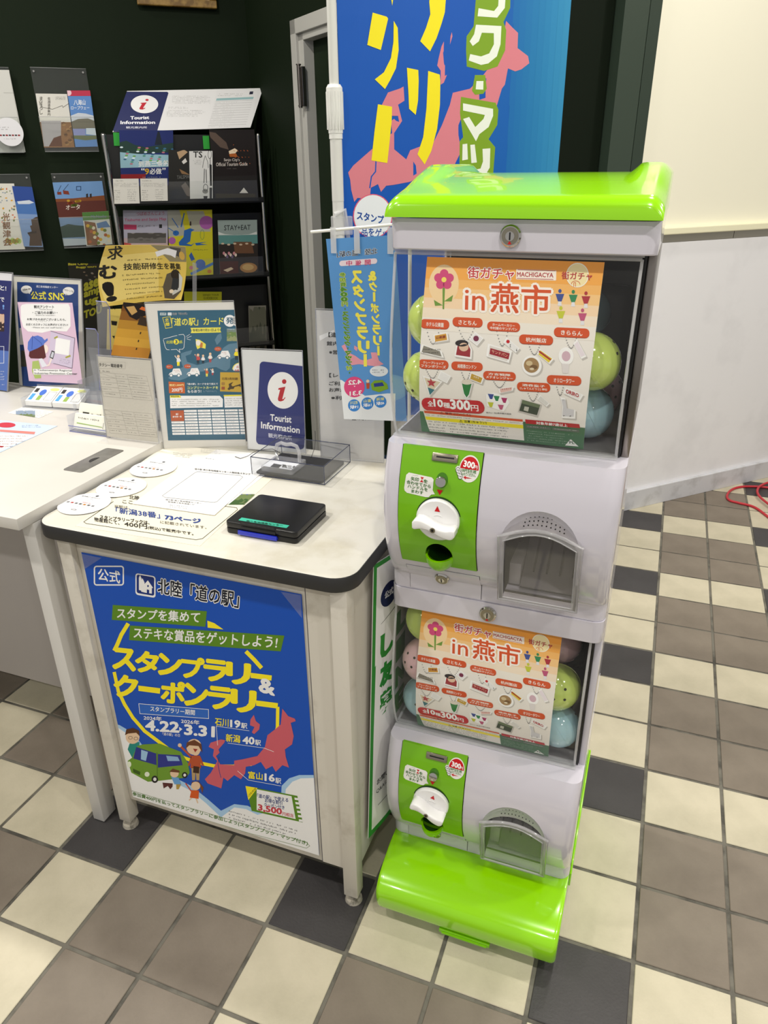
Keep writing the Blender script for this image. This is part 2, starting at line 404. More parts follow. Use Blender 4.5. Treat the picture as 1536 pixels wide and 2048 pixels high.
obox(hg, A + z*1.80, e2*.02, m2*.016, z*.14, .002); cyl(hg, A + z*1.795 - m2*.004, A + z*1.945 - m2*.004, .008, n=12)
for q in (1.80, 1.945): cyl(hg, A + z*q - m2*.004, A + z*(q+.004) - m2*.004, .0105, n=12)
obj('hinge', hg, STEEL, door)
# partition with cream wall above, 45 degrees
pa = Vector((1.220, 2.583, 0)); e3 = Vector((.709, .706, 0)).normalized(); m3 = Vector((-e3.y, e3.x, 0))
CREAM = mat('cream wall paint', '#fbf8e4', .6, bump=(30, .06))
wallp('wall_right', pa + m3*.035, e3, m3, -.17, 3.2, 1.29, 3.2, .12, CREAM, label='cream painted wall above the white partition at the right')
PWH = mat('white partition laminate', '#f4f4f8', .4, noise=('#ececf0', 4, .5, .7))
part_ = wallp('trim_1', pa + m3*.02, e3, m3, -.17, 3.2, 0, 1.266, .10, PWH, label='white waist-high partition standing on the floor at the right')
b = BM(); obox(b, pa + e3*-.17, e3*3.37, m3*.02, z*.100, .002); obj('kick_board', b, mat('kick board', '#d6d7dc', .45, noise=('#b6b6b8', 12, .5, .8)), part_, label='pale grey kick board')
b = BM(); obox(b, pa + e3*-.17 + m3*.0 + z*1.30, e3*3.37, m3*.05, z*.028, .004); obj('ledge', b, mat('cream ledge', '#f6f2d2', .4), part_)
b = BM()
for k in range(6): obox(b, pa + e3*(-.17+.6*k) + m3*.022 + z*1.267, e3*.597, m3*.06, z*.033)
obj('metal_strip', b, mat('strip metal', '#a7a294', .3, .8), part_)
GREYG = mat('grey green pier paint', '#344236', .45, bump=(40, .1))
p_ = BM(); obox(p_, pa + e3*-.175, -e3*.055, m3*.3, z*3.2); p1 = obj('wall_pier', p_, mat('darker pier edge', '#2b3a2e', .5)); tag(p1, 'narrow dark green edge of the pier against the cream wall', kind='structure')
p_ = BM(); obox(p_, pa + e3*-.233 , -e3*.115, m3*.3, z*3.2); p2 = obj('wall_column', p_, GREYG); tag(p2, 'grey green pier face right of the blue banner', kind='structure')
p_ = BM(); obox(p_, pa + e3*-.352 + m3*.05, -e3*.50, m3*.12, z*3.2); p3 = obj('wall_back', p_, mat('darker green wall', '#0c160a', .7, spec=.15)); tag(p3, 'dark green wall seen between the blue banner and the pier', kind='structure')  # a slightly darker green than the rear wall
b = BM(); box(b, -6, 7, -3.5, 8, 3.2, 3.25); ce = obj('ceiling', b, mat('off white ceiling', '#cfccc4', .8)); tag(ce, 'off white ceiling above the frame', kind='structure')  # unseen; added to hold back ambient light, mainly beneath the desk
b = BM(); box(b, -6.1, -6, -3.5, 8, 0, 3.2); lw = obj('wall_far', b, GWALL); tag(lw, 'dark green side wall far left of the desk, out of frame', kind='structure')  # unseen side wall, added to block ambient light coming from the left
# picture frame at the top of the rear wall
pf = empty('picture_frame', cor + e1*-.30 + z*2.2, 'gilt wooden picture frame high on the dark green wall', 'picture')
O = cor + e1*-.463 - m1*.03 + z*2.207
b = BM()
for (s0, s1, z0, z1) in ((0, .335, 0, .03), (0, .335, .27, .30), (0, .03, .03, .27), (.305, .335, .03, .27)):
    obox(b, O + e1*s0 + z*z0, e1*(s1-s0), m1*.022, z*(z1-z0), .004)
obj('frame', b, mat('gilt wood', '#9a7a3c', .4, noise=('#6e5222', 30, .4, .6)), pf)
b = BM(); obox(b, O + e1*.03 + z*.03 + m1*.008, e1*.275, m1*.01, z*.24); obj('picture', b, ink('#d9d6cc'), pf)

# ------------------------------------------------------------------ generic people and pictures for print
def person(s, x, y, h, shirt, pants, hair='#3a2416', L=3, arm=0):
    k = h/10
    s.ell(x, y-h+1.5*k, 1.25*k, 1.4*k, '#e9c9a8', L+.3, 14); s.ell(x, y-h+1.0*k, 1.35*k, 1.0*k, hair, L+.2, 14)
    s.poly([(x-1.2*k, y-h+2.9*k), (x+1.2*k, y-h+2.9*k), (x+1.5*k, y-3.6*k), (x-1.5*k, y-3.6*k)], shirt, L)
    s.poly([(x-1.2*k, y-3.7*k), (x+1.2*k, y-3.7*k), (x+1.0*k, y-.2*k), (x+.2*k, y-.2*k), (x, y-3*k), (x-.2*k, y-.2*k), (x-1.0*k, y-.2*k)], pants, L)
    if arm: s.line([(x-1.1*k, y-h+3.6*k), (x-2.6*k, y-h+1.6*k)], .6*k, shirt, L-.2); s.ell(x-2.8*k, y-h+1.2*k, .5*k, .6*k, '#e9c9a8', L, 8)
    else: s.line([(x-1.1*k, y-h+3.4*k), (x-2.0*k, y-4.4*k)], .6*k, shirt, L-.2)
    s.line([(x+1.1*k, y-h+3.4*k), (x+2.0*k, y-4.4*k)], .6*k, shirt, L-.2)
def photo(s, x0, y0, x1, y1, cols, L=2, seed=1, sky=.0):
    """a small printed photograph: bands of blobs in the given colours"""
    rnd = random.Random(seed); s.poly([(x0, y0), (x1, y0), (x1, y1), (x0, y1)], cols[0], L); n = len(cols)-1
    for k in range(n):
        ya = y0 + (y1-y0)*(k+sky)/(n+sky); pts = [(x0, y1)]; m = 14
        for i in range(m+1): pts.append((x0 + (x1-x0)*i/m, max(y0, ya + (y1-y0)*(rnd.random()-.5)*.22)))
        pts.append((x1, y1)); s.poly(pts, cols[k+1], L+.1*(k+1))
        for i in range(10):
            cx, cy = x0+(x1-x0)*(.06+.88*rnd.random()), ya+(y1-ya)*rnd.random()*.9; rx, ry = (x1-x0)*.05*(1+rnd.random()), (y1-y0)*.03*(1+rnd.random())
            s.poly([(min(x1, max(x0, cx+rx*math.cos(t)*(.6+.5*rnd.random()))), min(y1, max(y0, cy+ry*math.sin(t)*(.6+.5*rnd.random())))) for t in [j*.9 for j in range(7)]], cols[1+rnd.randrange(n)], L+.1*(k+1)+.05)
def mapshape(s, pts, col, L): s.poly(pts, col, L)

# ================================================================== capsule vending machine (two units on a green base)
MX0, MX1, MYB = .828, 1.241, .60
PRF = [(0, .2355), (.012, .235), (.034, .2345), (.040, .228), (.060, .214), (.098, .196), (.125, .186), (.158, .1795), (.185, .178), (.215, .180), (.255, .187), (.290, .199), (.310, .208)]
WPF = [(.311, .260), (.32, .252), (.35, .240), (.39, .2305), (.43, .2265), (.47, .2265), (.51, .230), (.553, .237), (.59, .244), (.627, .251)]
def interp(T, z):
    if z <= T[0][0]: return T[0][1]
    for (a, b), (c, d) in zip(T[:-1], T[1:]):
        if z <= c: return b + (d-b)*(z-a)/(c-a)
    return T[-1][1]
def smooth(T, n):
    """Catmull-Rom resample of (z,y) pairs"""
    o = []
    for i in range(len(T)-1):
        p0, p1, p2, p3 = T[max(i-1, 0)], T[i], T[i+1], T[min(i+2, len(T)-1)]
        for k in range(n):
            t = k/n; o.append(tuple(.5*(2*p1[j] + (p2[j]-p0[j])*t + (2*p0[j]-5*p1[j]+4*p2[j]-p3[j])*t*t + (-p0[j]+3*p1[j]-3*p2[j]+p3[j])*t**3) for j in (0, 1)))
    o.append(T[-1]); return o
PS = smooth(PRF, 3)
def yf(z): return interp(PRF, z)
def loft(bm, x0, x1, yb, prof, r, z0=0, n=5, inset=0, rb=.008, mi=0):
    """closed body: rounded front corners, front depth from prof [(z,y)]"""
    rings = []
    for (zz, y) in prof:
        P = []
        for k in range(n+1):
            a = math.radians(180 + 90*k/n); P.append((x0+r+r*math.cos(a), y+r+r*math.sin(a)))
        for k in range(n+1):
            a = math.radians(270 + 90*k/n); P.append((x1-r+r*math.cos(a), y+r+r*math.sin(a)))
        for k in range(3):
            a = math.radians(45*k); P.append((x1-rb+rb*math.cos(a), yb-rb+rb*math.sin(a)))
        for k in range(3):
            a = math.radians(90+45*k); P.append((x0+rb+rb*math.cos(a), yb-rb+rb*math.sin(a)))
        rings.append([bm.verts.new((px, py, zz+z0)) for px, py in P])
    N = len(rings[0]); fs = []
    for A, B in zip(rings[:-1], rings[1:]):
        for k in range(N): fs.append(bm.faces.new((A[k], A[(k+1) % N], B[(k+1) % N], B[k])))
    fs.append(bm.faces.new(rings[0][::-1])); fs.append(bm.faces.new(rings[-1]))
    for f in fs: f.material_index = mi
    return bm
machine = empty('capsule_vending_machine', (1.0345, .40, 0), 'white and lime green double capsule toy vending machine standing on the tiles', 'vending machine')

# ---- base
b = BM(); BP = [(.036, .112), (.045, .102), (.062, .097), (.085, .094), (.103, .099), (.118, .116), (.129, .143), (.137, .175), (.1405, .205), (.1415, .240)]
loft(b, .834, 1.2405, .62, smooth(BP, 3), .012, n=4)
base = obj('base', b, GREEN, machine, 40, label='lime green rounded base')
b = BM()
for xa, xb in ((1.2408, 1.2455), (.8230, .8277)):
    pts = [(y_, z_) for y_, z_ in ((.30, .05), (.60, .05), (.60, .20), (.52, .20), (.46, .19), (.40, .165), (.34, .13), (.30, .09))]
    b = BM(); prism(b, [(xa, y_, z_) for y_, z_ in pts], (xb-xa, 0, 0), bev=.002); obj('side_bracket', b, GREEN, machine, 40)
b = BM(); box(b, .985, 1.10, .100, .125, .028, .038, .002); box(b, .992, 1.094, .096, .12, .031, .0345, .001)
obj('latch', b, GREEND, base, 30)
for cx, cy in ((.89, .15), (1.17, .15), (.89, .55), (1.17, .55)):
    b = BM(); cyl(b, (cx-.012, cy, .0185), (cx+.012, cy, .0185), .018, n=20); box(b, cx-.016, cx+.016, cy-.012, cy+.012, .02, .04, .003)
    obj('caster', b, BLACK, machine, 40)

# ---- one vending unit, built for z0 and later copied
Z1, Z2 = .824, .142
unit = []      # (part, [subparts]) of the upper unit
def upart(name, bm, m, sm=40, label=None): o = obj(name, bm, m, machine, sm, label); unit.append(o); return o
def onsurf(x, zl, off=0):
    dy = (yf(zl+.004) - yf(zl-.004)) / .008; n = Vector((0, -1, dy)).normalized(); return Vector((x, yf(zl), zl+Z1)) + n*off
CX0, CX1 = 1.052, 1.188
b = BM(); loft(b, MX0, MX1, MYB, PS, .022, Z1)
body = upart('body', b, WHITE, 30, 'glossy white body shell')
# chute opening with arched hood recess, cup opening, dial recess
def archpts(y, hh=0): 
    P = [(CX0+.004, y, Z1+.036), (CX1-.004, y, Z1+.036), (CX1-.004, y, Z1+.158+hh)]
    for k in range(1, 12):
        a = math.pi*k/12; P.append(((CX0+CX1)/2 + (CX1-CX0-.008)/2*math.cos(a), y, Z1+.158+hh+.030*math.sin(a)))
    P.append((CX0+.004, y, Z1+.158+hh)); return P
c1 = BM(); prism(c1, archpts(.12), (0, .26, 0)); bmesh.ops.recalc_face_normals(c1, faces=c1.faces[:])
c2 = BM(); cyl(c2, (.9385, .10, Z1+.112), (.9385, .26, Z1+.112), .026, n=32)
c3 = BM(); res = bmesh.ops.create_uvsphere(c3, u_segments=32, v_segments=20, radius=1)
for v in c3.verts: v.co = Vector(((CX0+CX1)/2-.002 + v.co.x*.075, .165 + v.co.y*.034, Z1+.150 + v.co.z*.092))
boolean(body, [cutter(c1), cutter(c2), cutter(c3)])
body.data.shade_smooth(); body.data.set_sharp_from_angle(angle=math.radians(28))
# green panel
gx0, gx1 = .8635, 1.0075
b = BM(); nn = 26; G = [[], []]
for j in range(nn+1):
    zl = .084 + (.3115-.084)*j/nn
    for k, off in ((0, .0025), (1, -.004)):
        G[k].append([b.verts.new(onsurf(x, zl, off)) for x in (gx0, gx0+.002, gx1-.002, gx1)])
for j in range(nn):
    for i in range(3):
        b.faces.new((G[0][j][i], G[0][j][i+1], G[0][j+1][i+1], G[0][j+1][i])); b.faces.new((G[1][j][i], G[1][j+1][i], G[1][j+1][i+1], G[1][j][i+1]))
    b.faces.new((G[0][j][0], G[0][j+1][0], G[1][j+1][0], G[1][j][0])); b.faces.new((G[0][j][3], G[1][j][3], G[1][j+1][3], G[0][j+1][3]))
for j in (0, nn):
    for i in range(3): b.faces.new((G[0][j][i], G[1][j][i], G[1][j][i+1], G[0][j][i+1]))
bmesh.ops.recalc_face_normals(b, faces=b.faces[:])
gp = upart('control_panel', b, GREEND, 30, 'lime green control panel')
c2 = BM(); cyl(c2, (.9385, .10, Z1+.112), (.9385, .26, Z1+.112), .0255, n=32)
c4 = BM(); cyl(c4, (.939, .10, Z1+.190), (.939, .186, Z1+.190), .0415, n=40)
c5 = BM(); cyl(c5, (.9405, .15, Z1+.2595), (.9405, .196, Z1+.2595), .0125, n=24)
boolean(gp, [cutter(c2)]); gp.data.shade_smooth(); gp.data.set_sharp_from_angle(angle=math.radians(28))
for x in (gx0-.0006, gx1+.0006):
    b = BM(); pts = [onsurf(x, .084 + (.3115-.084)*j/20, .0004) for j in range(21)]; tube(b, pts, .0009, 5); upart('panel_gap', b, BLACK)
# cup: catch bowl
b = BM(); ns, nr = 24, 8; cc = Vector((.9385, .197, Z1+.109)); rx, rz, dep = .029, .036, .046
outer = []; inner = []
for sc, store in ((1, outer), (.87, inner)):
    for j in range(nr+1):
        ph = math.pi/2*j/nr; row = []
        for i in range(ns+1):
            a = math.pi*i/ns       # sweep around the front: from left wall to right wall
            row.append(b.verts.new(cc + Vector((-sc*rx*math.cos(a)*math.cos(ph), -sc*dep*math.sin(a)*math.cos(ph) + .012, -sc*rz*math.sin(ph)))))
        store.append(row)
for st, fl in ((outer, 0), (inner, 1)):
    for j in range(nr):
        for i in range(ns):
            q = (st[j][i], st[j][i+1], st[j+1][i+1], st[j+1][i])
            try: b.faces.new(q[::-1] if fl else q)
            except ValueError: pass
for i in range(ns): b.faces.new((outer[0][i], inner[0][i], inner[0][i+1], outer[0][i+1]))
bmesh.ops.remove_doubles(b, verts=b.verts[:], dist=1e-5); bmesh.ops.recalc_face_normals(b, faces=b.faces[:])
upart('return_cup', b, mat('lime cup plastic', '#80c800', .25, coat=.4), 60)
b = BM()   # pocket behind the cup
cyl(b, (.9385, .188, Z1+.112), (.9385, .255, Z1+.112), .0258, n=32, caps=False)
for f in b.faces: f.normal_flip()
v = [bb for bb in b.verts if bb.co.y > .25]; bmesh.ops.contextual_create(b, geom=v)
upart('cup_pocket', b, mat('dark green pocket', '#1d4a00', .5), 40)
# coin slot plate
b = BM(); p = onsurf(.941, .296, 0); ex = Vector((.046, 0, 0)); up = (onsurf(.941, .301) - onsurf(.941, .289)).normalized(); nr_ = Vector((0, -up.z, up.y))
def plate(b, x, zl, wx, wz, th, bev=0, mi=0, off=.0):
    c = onsurf(x, zl, off); u = (onsurf(x, zl+.004) - onsurf(x, zl-.004)).normalized(); n = Vector((0, -u.z, u.y))
    obox(b, c - Vector((wx/2, 0, 0)) - u*wz/2, (wx, 0, 0), u*wz, n*th, bev, mi=mi)
plate(b, .942, .2965, .046, .0145, .006, .001); plate(b, .942, .2965, .040, .008, .0065, 0, 0)
slot = upart('coin_slot', b, PEWTER, 30, 'dull metal coin slot plate')
b = BM(); plate(b, .943, .2967, .032, .0028, .0068); unit.append(obj('slit', b, BLACK, slot))
# return button in an oval recess
b = BM(); c = onsurf(.941, .260, .0026); u = (onsurf(.941, .264) - onsurf(.941, .256)).normalized(); n = Vector((0, -u.z, u.y)); 
pts = [c + Vector((.0105*math.cos(t*math.pi/12), 0, 0)) + u*(.0135*math.sin(t*math.pi/12)) for t in range(24)]
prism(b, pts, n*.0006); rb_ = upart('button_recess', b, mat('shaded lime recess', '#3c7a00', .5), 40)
b = BM(); cyl(b, c - u*.003, c - u*.003 + n*.009, .0095, .0092, 28); cyl(b, c - u*.003 + n*.009, c - u*.003 + n*.0095, .0092, .0075, 28)
unit.append(obj('return_button', b, CHROME, rb_, 40, 'chrome return button'))
# dial and knob
DC = Vector((.939, .180, Z1+.190))
b = BM(); cyl(b, DC + Vector((0, .012, 0)), DC + Vector((0, -.0035, 0)), .0415, n=48)
upart('dial_rim', b, mat('dark green groove', '#0f3a08', .5), 40)
b = BM(); cyl(b, DC + Vector((0, .012, 0)), DC + Vector((0, -.009, 0)), .0395, n=48); cyl(b, DC + Vector((0, -.009, 0)), DC + Vector((0, -.0115, 0)), .0395, .037, n=48)
KW = mat('white knob plastic', '#f2f2f2', .3, coat=.3)
dial = upart('dial', b, KW, 40, 'round white dial')
b = BM(); tri = [(-.005, .018), (.005, .018), (0, .0285)]
prism(b, [DC + Vector((x, -.0117, zz)) for x, zz in tri], (0, -.0004, 0)); unit.append(obj('red_triangle', b, RED, dial))
b = BM(); tube(b, [DC + Vector((.0015 + .011*math.sin(t), -.0117, .0015+.010*math.cos(t))) for t in [-.75+.15*k for k in range(11)]], .0011, 5); unit.append(obj('embossed_arrow', b, KW, dial))
b = BM(); N_ = 22; topv = []; botv = []
for k in range(N_+1):
    t = -1 + 2*k/N_; x = .0385*t; yc = -.0065*math.sin(t*2.6) - .006; hw = .0085 + .0022*abs(t)**2 - .0022*(1-abs(t))
    if abs(t) > .8: hw *= math.sqrt(max(0, 1-((abs(t)-.8)/.2)**2*.75))
    topv.append((x, yc+hw)); botv.append((x, yc-hw))
prism(b, [DC + Vector((x, -.011, zz)) for x, zz in topv + botv[::-1]], (0, -.028, 0), bev=.003)
knob = obj('knob', b, KW, dial, 50, 'white wavy turning handle'); unit.append(knob)
b = BM(); cyl(b, DC + Vector((0, -.0385, -.006)), DC + Vector((0, -.0402, -.006)), .0048, n=16); 
cs = obj('screw', b, PEWTER, dial, 40); unit.append(cs)
b = BM(); cyl(b, DC + Vector((0, -.0402, -.006)), DC + Vector((0, -.0406, -.006)), .0024, n=12); unit.append(obj('screw_hole', b, BLACK, dial, 40))
b = BM(); c = onsurf(.939, .2385, .003)
prism(b, [c + Vector((-.0055, 0, .005)), c + Vector((.0055, 0, .005)), c + Vector((0, 0, -.005))], (0, -.0004, 0)); upart('panel_triangle', b, RED, None, 'red arrow mark')
# stickers on the panel: sheets that follow the panel surface
def surf_sheet(x0, x1, za, zb, crop_src):
    f = lambda u, v: onsurf(x0+(x1-x0)*u, za+(zb-za)*v, .0032)
    def nrm(u, v):
        zl = za+(zb-za)*v; dy = (yf(zl+.004)-yf(zl-.004))/.008; return Vector((0, -1, dy)).normalized()
    return Sheet(f, nrm, x1-x0, zb-za, px2uv=homog(crop_src, [(0, 1), (1, 1), (1, 0), (0, 0)]))
def slice_v(bm, n=14):
    for i in range(1, n): bmesh.ops.bisect_plane(bm, geom=bm.verts[:]+bm.edges[:]+bm.faces[:], plane_co=(0, i/n, 0), plane_no=(0, 1, 0), dist=1e-7)
def outline_part(s, pts, name, parent, col='#ecebe6'):
    """sticker with its own outline, following the panel"""
    b = BM(); vs = [b.verts.new((*s.uv(p), 0)) for p in pts]; b.faces.new(vs); slice_v(b)
    for v in b.verts: v.co = s.f(v.co.x, v.co.y)
    b.normal_update()
    for f in b.faces:
        if f.normal.y > 0: f.normal_flip()
    bmesh.ops.triangulate(b, faces=b.faces[:]); return obj(name, b, ink(col), parent)
# price sticker, crop (780,860,5.691): centre (905,425) r 140
s = surf_sheet(.961, 1.0055, .2605, .3055, [(700, 283), (1052, 283), (1052, 575), (700, 575)])
disc = [(905 + 142*math.cos(t*math.pi/20), 425 + 142*math.sin(t*math.pi/20)) for t in range(-19, 15)] + [(800, 545), (765, 520), (745, 490), (720, 460), (712, 430), (735, 405), (768, 408)]
sp = outline_part(s, disc, 'price_sticker', machine); unit.append(sp)
s.ell(905, 425, 128, 126, '#c8141e', 1, 30, 180, 362); s.text('300', 820, 405, 972, 415, 62, '#ffffff', 3, .045); s.text('円', 976, 412, 1014, 418, 34, '#ffffff', 3, .03)
s.text('100円玉を3枚', 797, 462, 1005, 466, 38, '#2a7a2a', 3, .02); s.text('入れてください。', 805, 498, 1000, 500, 32, '#2a7a2a', 3, .02)
for cx, cy in ((750, 450), (772, 482), (792, 515)): s.ell(cx, cy, 32, 30, '#222222', 2); s.ell(cx, cy, 26, 24, '#f2f2f2', 2.5); s.text('100', cx-17, cy+8, cx+17, cy+8, 16, '#222222', 3, .03)
s.poly([(835, 515), (872, 500), (868, 512), (958, 518), (868, 527), (872, 540)], '#c8141e', 3)
def sticker_print(s, paper, nm='printed_artwork'):
    slice_v(s.bm); me = bpy.data.meshes.new(nm); V = []; F = []; MI = []; s.bm.verts.index_update()
    for f in s.bm.faces:
        L = f[s.lay]; vv = list(f.verts)
        a = sum(vv[i].co.x*vv[(i+1) % len(vv)].co.y - vv[(i+1) % len(vv)].co.x*vv[i].co.y for i in range(len(vv)))
        if a < 0: vv = vv[::-1]
        F.append([len(V)+i for i in range(len(vv))]); MI.append(f.material_index)
        V += [s.f(v.co.x, v.co.y) + s.nrm(v.co.x, v.co.y)*(LAY*(L+1)) for v in vv]
    s.bm.free(); off = machine.location; me.from_pydata([tuple(v-off) for v in V], [], F)
    for p_, m_ in zip(me.polygons, MI): p_.material_index = m_
    for m_ in s.mats: me.materials.append(m_)
    me.update(); o = bpy.data.objects.new(nm, me); COL.objects.link(o); o.parent = paper; unit.append(o); return o
sticker_print(s, sp)
s = surf_sheet(.8735, .9295, .2265, .2655, [(200, 490), (510, 490), (510, 760), (200, 760)])
bub = [(x, y) for x, y in rr(200, 492, 492, 745, 38, 4)]
sb = outline_part(s, [(235, 490), (470, 512), (492, 535), (490, 660), (515, 706), (478, 716), (455, 752), (425, 757), (230, 735), (205, 712), (198, 680), (210, 520)], 'handle_sticker', machine); unit.append(sb)
s.text('矢印', 262, 575, 342, 578, 42, '#2c6e1e', 3, .02); s.text('を', 392, 583, 435, 585, 40, '#2c6e1e', 3, .02)
s.poly([(358, 522), (392, 524), (375, 552)], '#c8141e', 3); s.poly([(375, 552), (392, 580), (356, 578)], '#c8141e', 3)
s.text('合わせてから', 222, 620, 468, 640, 44, '#2c6e1e', 3, .02); s.text('ハンドルを', 235, 668, 440, 684, 42, '#2c6e1e', 3, .02); s.text('まわす', 275, 722, 398, 728, 40, '#2c6e1e', 3, .02)
s.micro(275, 508, 345, 522, 1, '#2c6e1e', 3)
sticker_print(s, sb)
# lower service door
b = BM(); pts = [(.8655, .0675), (1.0085, .0675), (1.0135, .0455), (1.0135, .0035), (.870, .0035), (.870, .0455)]
def dsurf(x, zl, off): return onsurf(x, zl, off)
def curvedplate(b, x0, x1, za, zb, off, n=8):
    g = [[[b.verts.new(onsurf(x, za+(zb-za)*j/n, o)) for x in (x0, x1)] for j in range(n+1)] for o in (off, off-.002)]
    for j in range(n):
        b.faces.new((g[0][j][0], g[0][j][1], g[0][j+1][1], g[0][j+1][0]))
        for i in (0, 1): b.faces.new((g[0][j][i], g[0][j+1][i], g[1][j+1][i], g[1][j][i]))
    for j in (0, n): b.faces.new((g[0][j][0], g[0][j][1], g[1][j][1], g[1][j][0]))
    bmesh.ops.recalc_face_normals(b, faces=b.faces[:])
curvedplate(b, .8675, 1.0115, .0025, .068, .0003); upart('door_gap', b, mat('seam grey', '#55525a', .6), 30)
b = BM(); curvedplate(b, .8685, 1.0105, .003, .067, .0012); upart('service_door', b, WHITE, 30)
def lock(bm_parent, c, n, r, name='lock'):
    u = Vector((1, 0, 0)); v = n.cross(u)
    b = BM(); cyl(b, c, c + n*.004, r, n=32); cyl(b, c + n*.004, c + n*.0065, r, r*.86, 32, caps=True)
    o = obj(name, b, CHROME, machine, 40, 'round metal cam lock'); unit.append(o)
    b = BM(); cyl(b, c + n*.0065, c + n*.0075, r*.78, n=28); unit.append(obj('face', b, PEWTER, o, 40))
    b = BM(); cyl(b, c + n*.0065 + v*-r*.0, c + n*.0085, r*.42, n=20); unit.append(obj('cylinder', b, CHROME, o, 40))
    b = BM(); obox(b, c + n*.0085 - u*.0011 - v*r*.34, u*.0022, v*r*.68, n*.0004); unit.append(obj('keyhole', b, BLACK, o))
    return o
lock(machine, onsurf(.9365, .045, .0015), Vector((0, -.93, -.36)).normalized(), .0145)
# header above the window (upper: full header; lower unit: band)
b = BM(); loft(b, MX0, MX1, MYB, [(.634, .2355), (.636, .2335), (.660, .2325), (.681, .2325)], .020, Z1)
upart('header', b, WHITE, 30)
hl = lock(machine, Vector((1.0265, .2325, Z1+.658)), Vector((0, -1, 0)), .0165, 'header_lock')
b = BM(); prism(b, [Vector((1.0265-.0028, .2248, Z1+.6465)), Vector((1.0265+.0028, .2248, Z1+.6465)), Vector((1.0265, .2248, Z1+.6515))], (0, -.0006, 0)); unit.append(obj('red_triangle', b, RED, hl))
# capsule chute: liner, ramp, clear hooded front
b = BM(); y0, y1 = .215, .375
box(b, CX0+.004, CX1-.004, .372, .376, Z1+.036, Z1+.235)
box(b, CX0+.0, CX0+.004, .20, .376, Z1+.036, Z1+.20); box(b, CX1-.004, CX1, .20, .376, Z1+.036, Z1+.20); box(b, CX0, CX1, .232, .376, Z1+.032, Z1+.036); box(b, CX0, CX1, .215, .376, Z1+.222, Z1+.226)
upart('chute_box', b, DARK, 30)
b = BM(); obox(b, (CX0+.03, .238, Z1+.045), (CX1-CX0-.036, 0, 0), (0, .10, .075), (0, -.0012, .0016))
ramp = upart('ramp', b, mat('grey ramp plastic', '#686466', .3, coat=.3), 30, 'grey sloping capsule ramp')
b = BM()
for k in range(4):
    x = CX0+.048+.024*k; obox(b, (x, .262, Z1+.0665), (.0035, 0, 0), (0, .072, .054), (0, -.0015, .002))
unit.append(obj('ramp_slot', b, BLACK, ramp))
b = BM(); box(b, CX0+.012, CX1-.006, .335, .345, Z1+.118, Z1+.128, .002); box(b, CX0+.006, CX0+.028, .25, .34, Z1+.04, Z1+.085, .002); upart('ramp_bar', b, mat('pale grey rib', '#b0acaf', .3), 30)
fx0, fx1 = 1.050, 1.190
def farch(y, zt, ins=0):
    P = [(fx0+ins, y, Z1+.034+ins), (fx1-ins, y, Z1+.034+ins), (fx1-ins, y, Z1+zt-.022)]
    for k in range(1, 9):
        t = k/9; P.append((fx1-ins + (fx0-fx1+2*ins)*t, y, Z1+zt-.022+.020*math.sin(math.pi*t)))
    P.append((fx0+ins, y, Z1+zt-.022)); return [Vector(p) for p in P]
def fy(zl): return .168 + max(0, .105-zl)*.48
def fout(zt, ins, dy=0): return [Vector((p.x, fy(p.z-Z1)+dy, p.z)) for p in farch(0, zt, ins)]
b = BM(); prism(b, fout(.200, .004), (0, .003, 0)); upart('flap', b, SMOKE, 30, 'clear smoky capsule flap')
b = BM(); P = fout(.201, .0); tube(b, P, .0034, 8, closed=True); P = fout(.194, .0085, -.002); tube(b, P, .0014, 6, closed=True)
fa, fb_ = fout(.2005, .001, -.0012), fout(.195, .0085, -.0012); va = [b.verts.new(p) for p in fa]; vb = [b.verts.new(p) for p in fb_]
for k in range(len(va)): b.faces.new((va[k], va[(k+1) % len(va)], vb[(k+1) % len(va)], vb[k]))
upart('flap_frame', b, clear('flap frame plastic', '#d9d8dc', 1.0, .08, .32), 60)
b = BM()   # hood sides and curved top plate behind the flap
for x in (fx0, fx1-.003): prism(b, [(x, fy(.034), Z1+.034), (x, fy(.10), Z1+.10), (x, fy(.17), Z1+.175), (x, .205, Z1+.185), (x, .235, Z1+.034)], (.003, 0, 0))
top0 = [p for p in fout(.201, 0)[2:]]; vs0 = [b.verts.new(p) for p in top0]; vs1 = [b.verts.new((p.x*.9+.1*1.12, .196, p.z+.010+.014*math.sin(math.pi*(k/(len(top0)-1))))) for k, p in enumerate(top0)]
for k in range(len(vs0)-1): b.faces.new((vs0[k], vs0[k+1], vs1[k+1], vs1[k]))
upart('hood', b, SMOKE, 50)
b = BM(); HB = [(v0, Vector((v0.x*.9+.1*1.12, .196, v0.z+.010+.014*math.sin(math.pi*(k/(len(top0)-1)))))) for k, v0 in enumerate(top0)]
for i in range(2, len(HB)-3):
    for q in (.0, .5):
        A0 = HB[i][0].lerp(HB[i+1][0], q); B0 = HB[i][1].lerp(HB[i+1][1], q)
        for t_ in (.3, .52, .74):
            p_ = A0.lerp(B0, t_); nn_ = Vector((0, -.45, .9)); cyl(b, p_, p_ + nn_*.0012, .0013, n=6)
upart('grip_dots', b, BLACK, None)
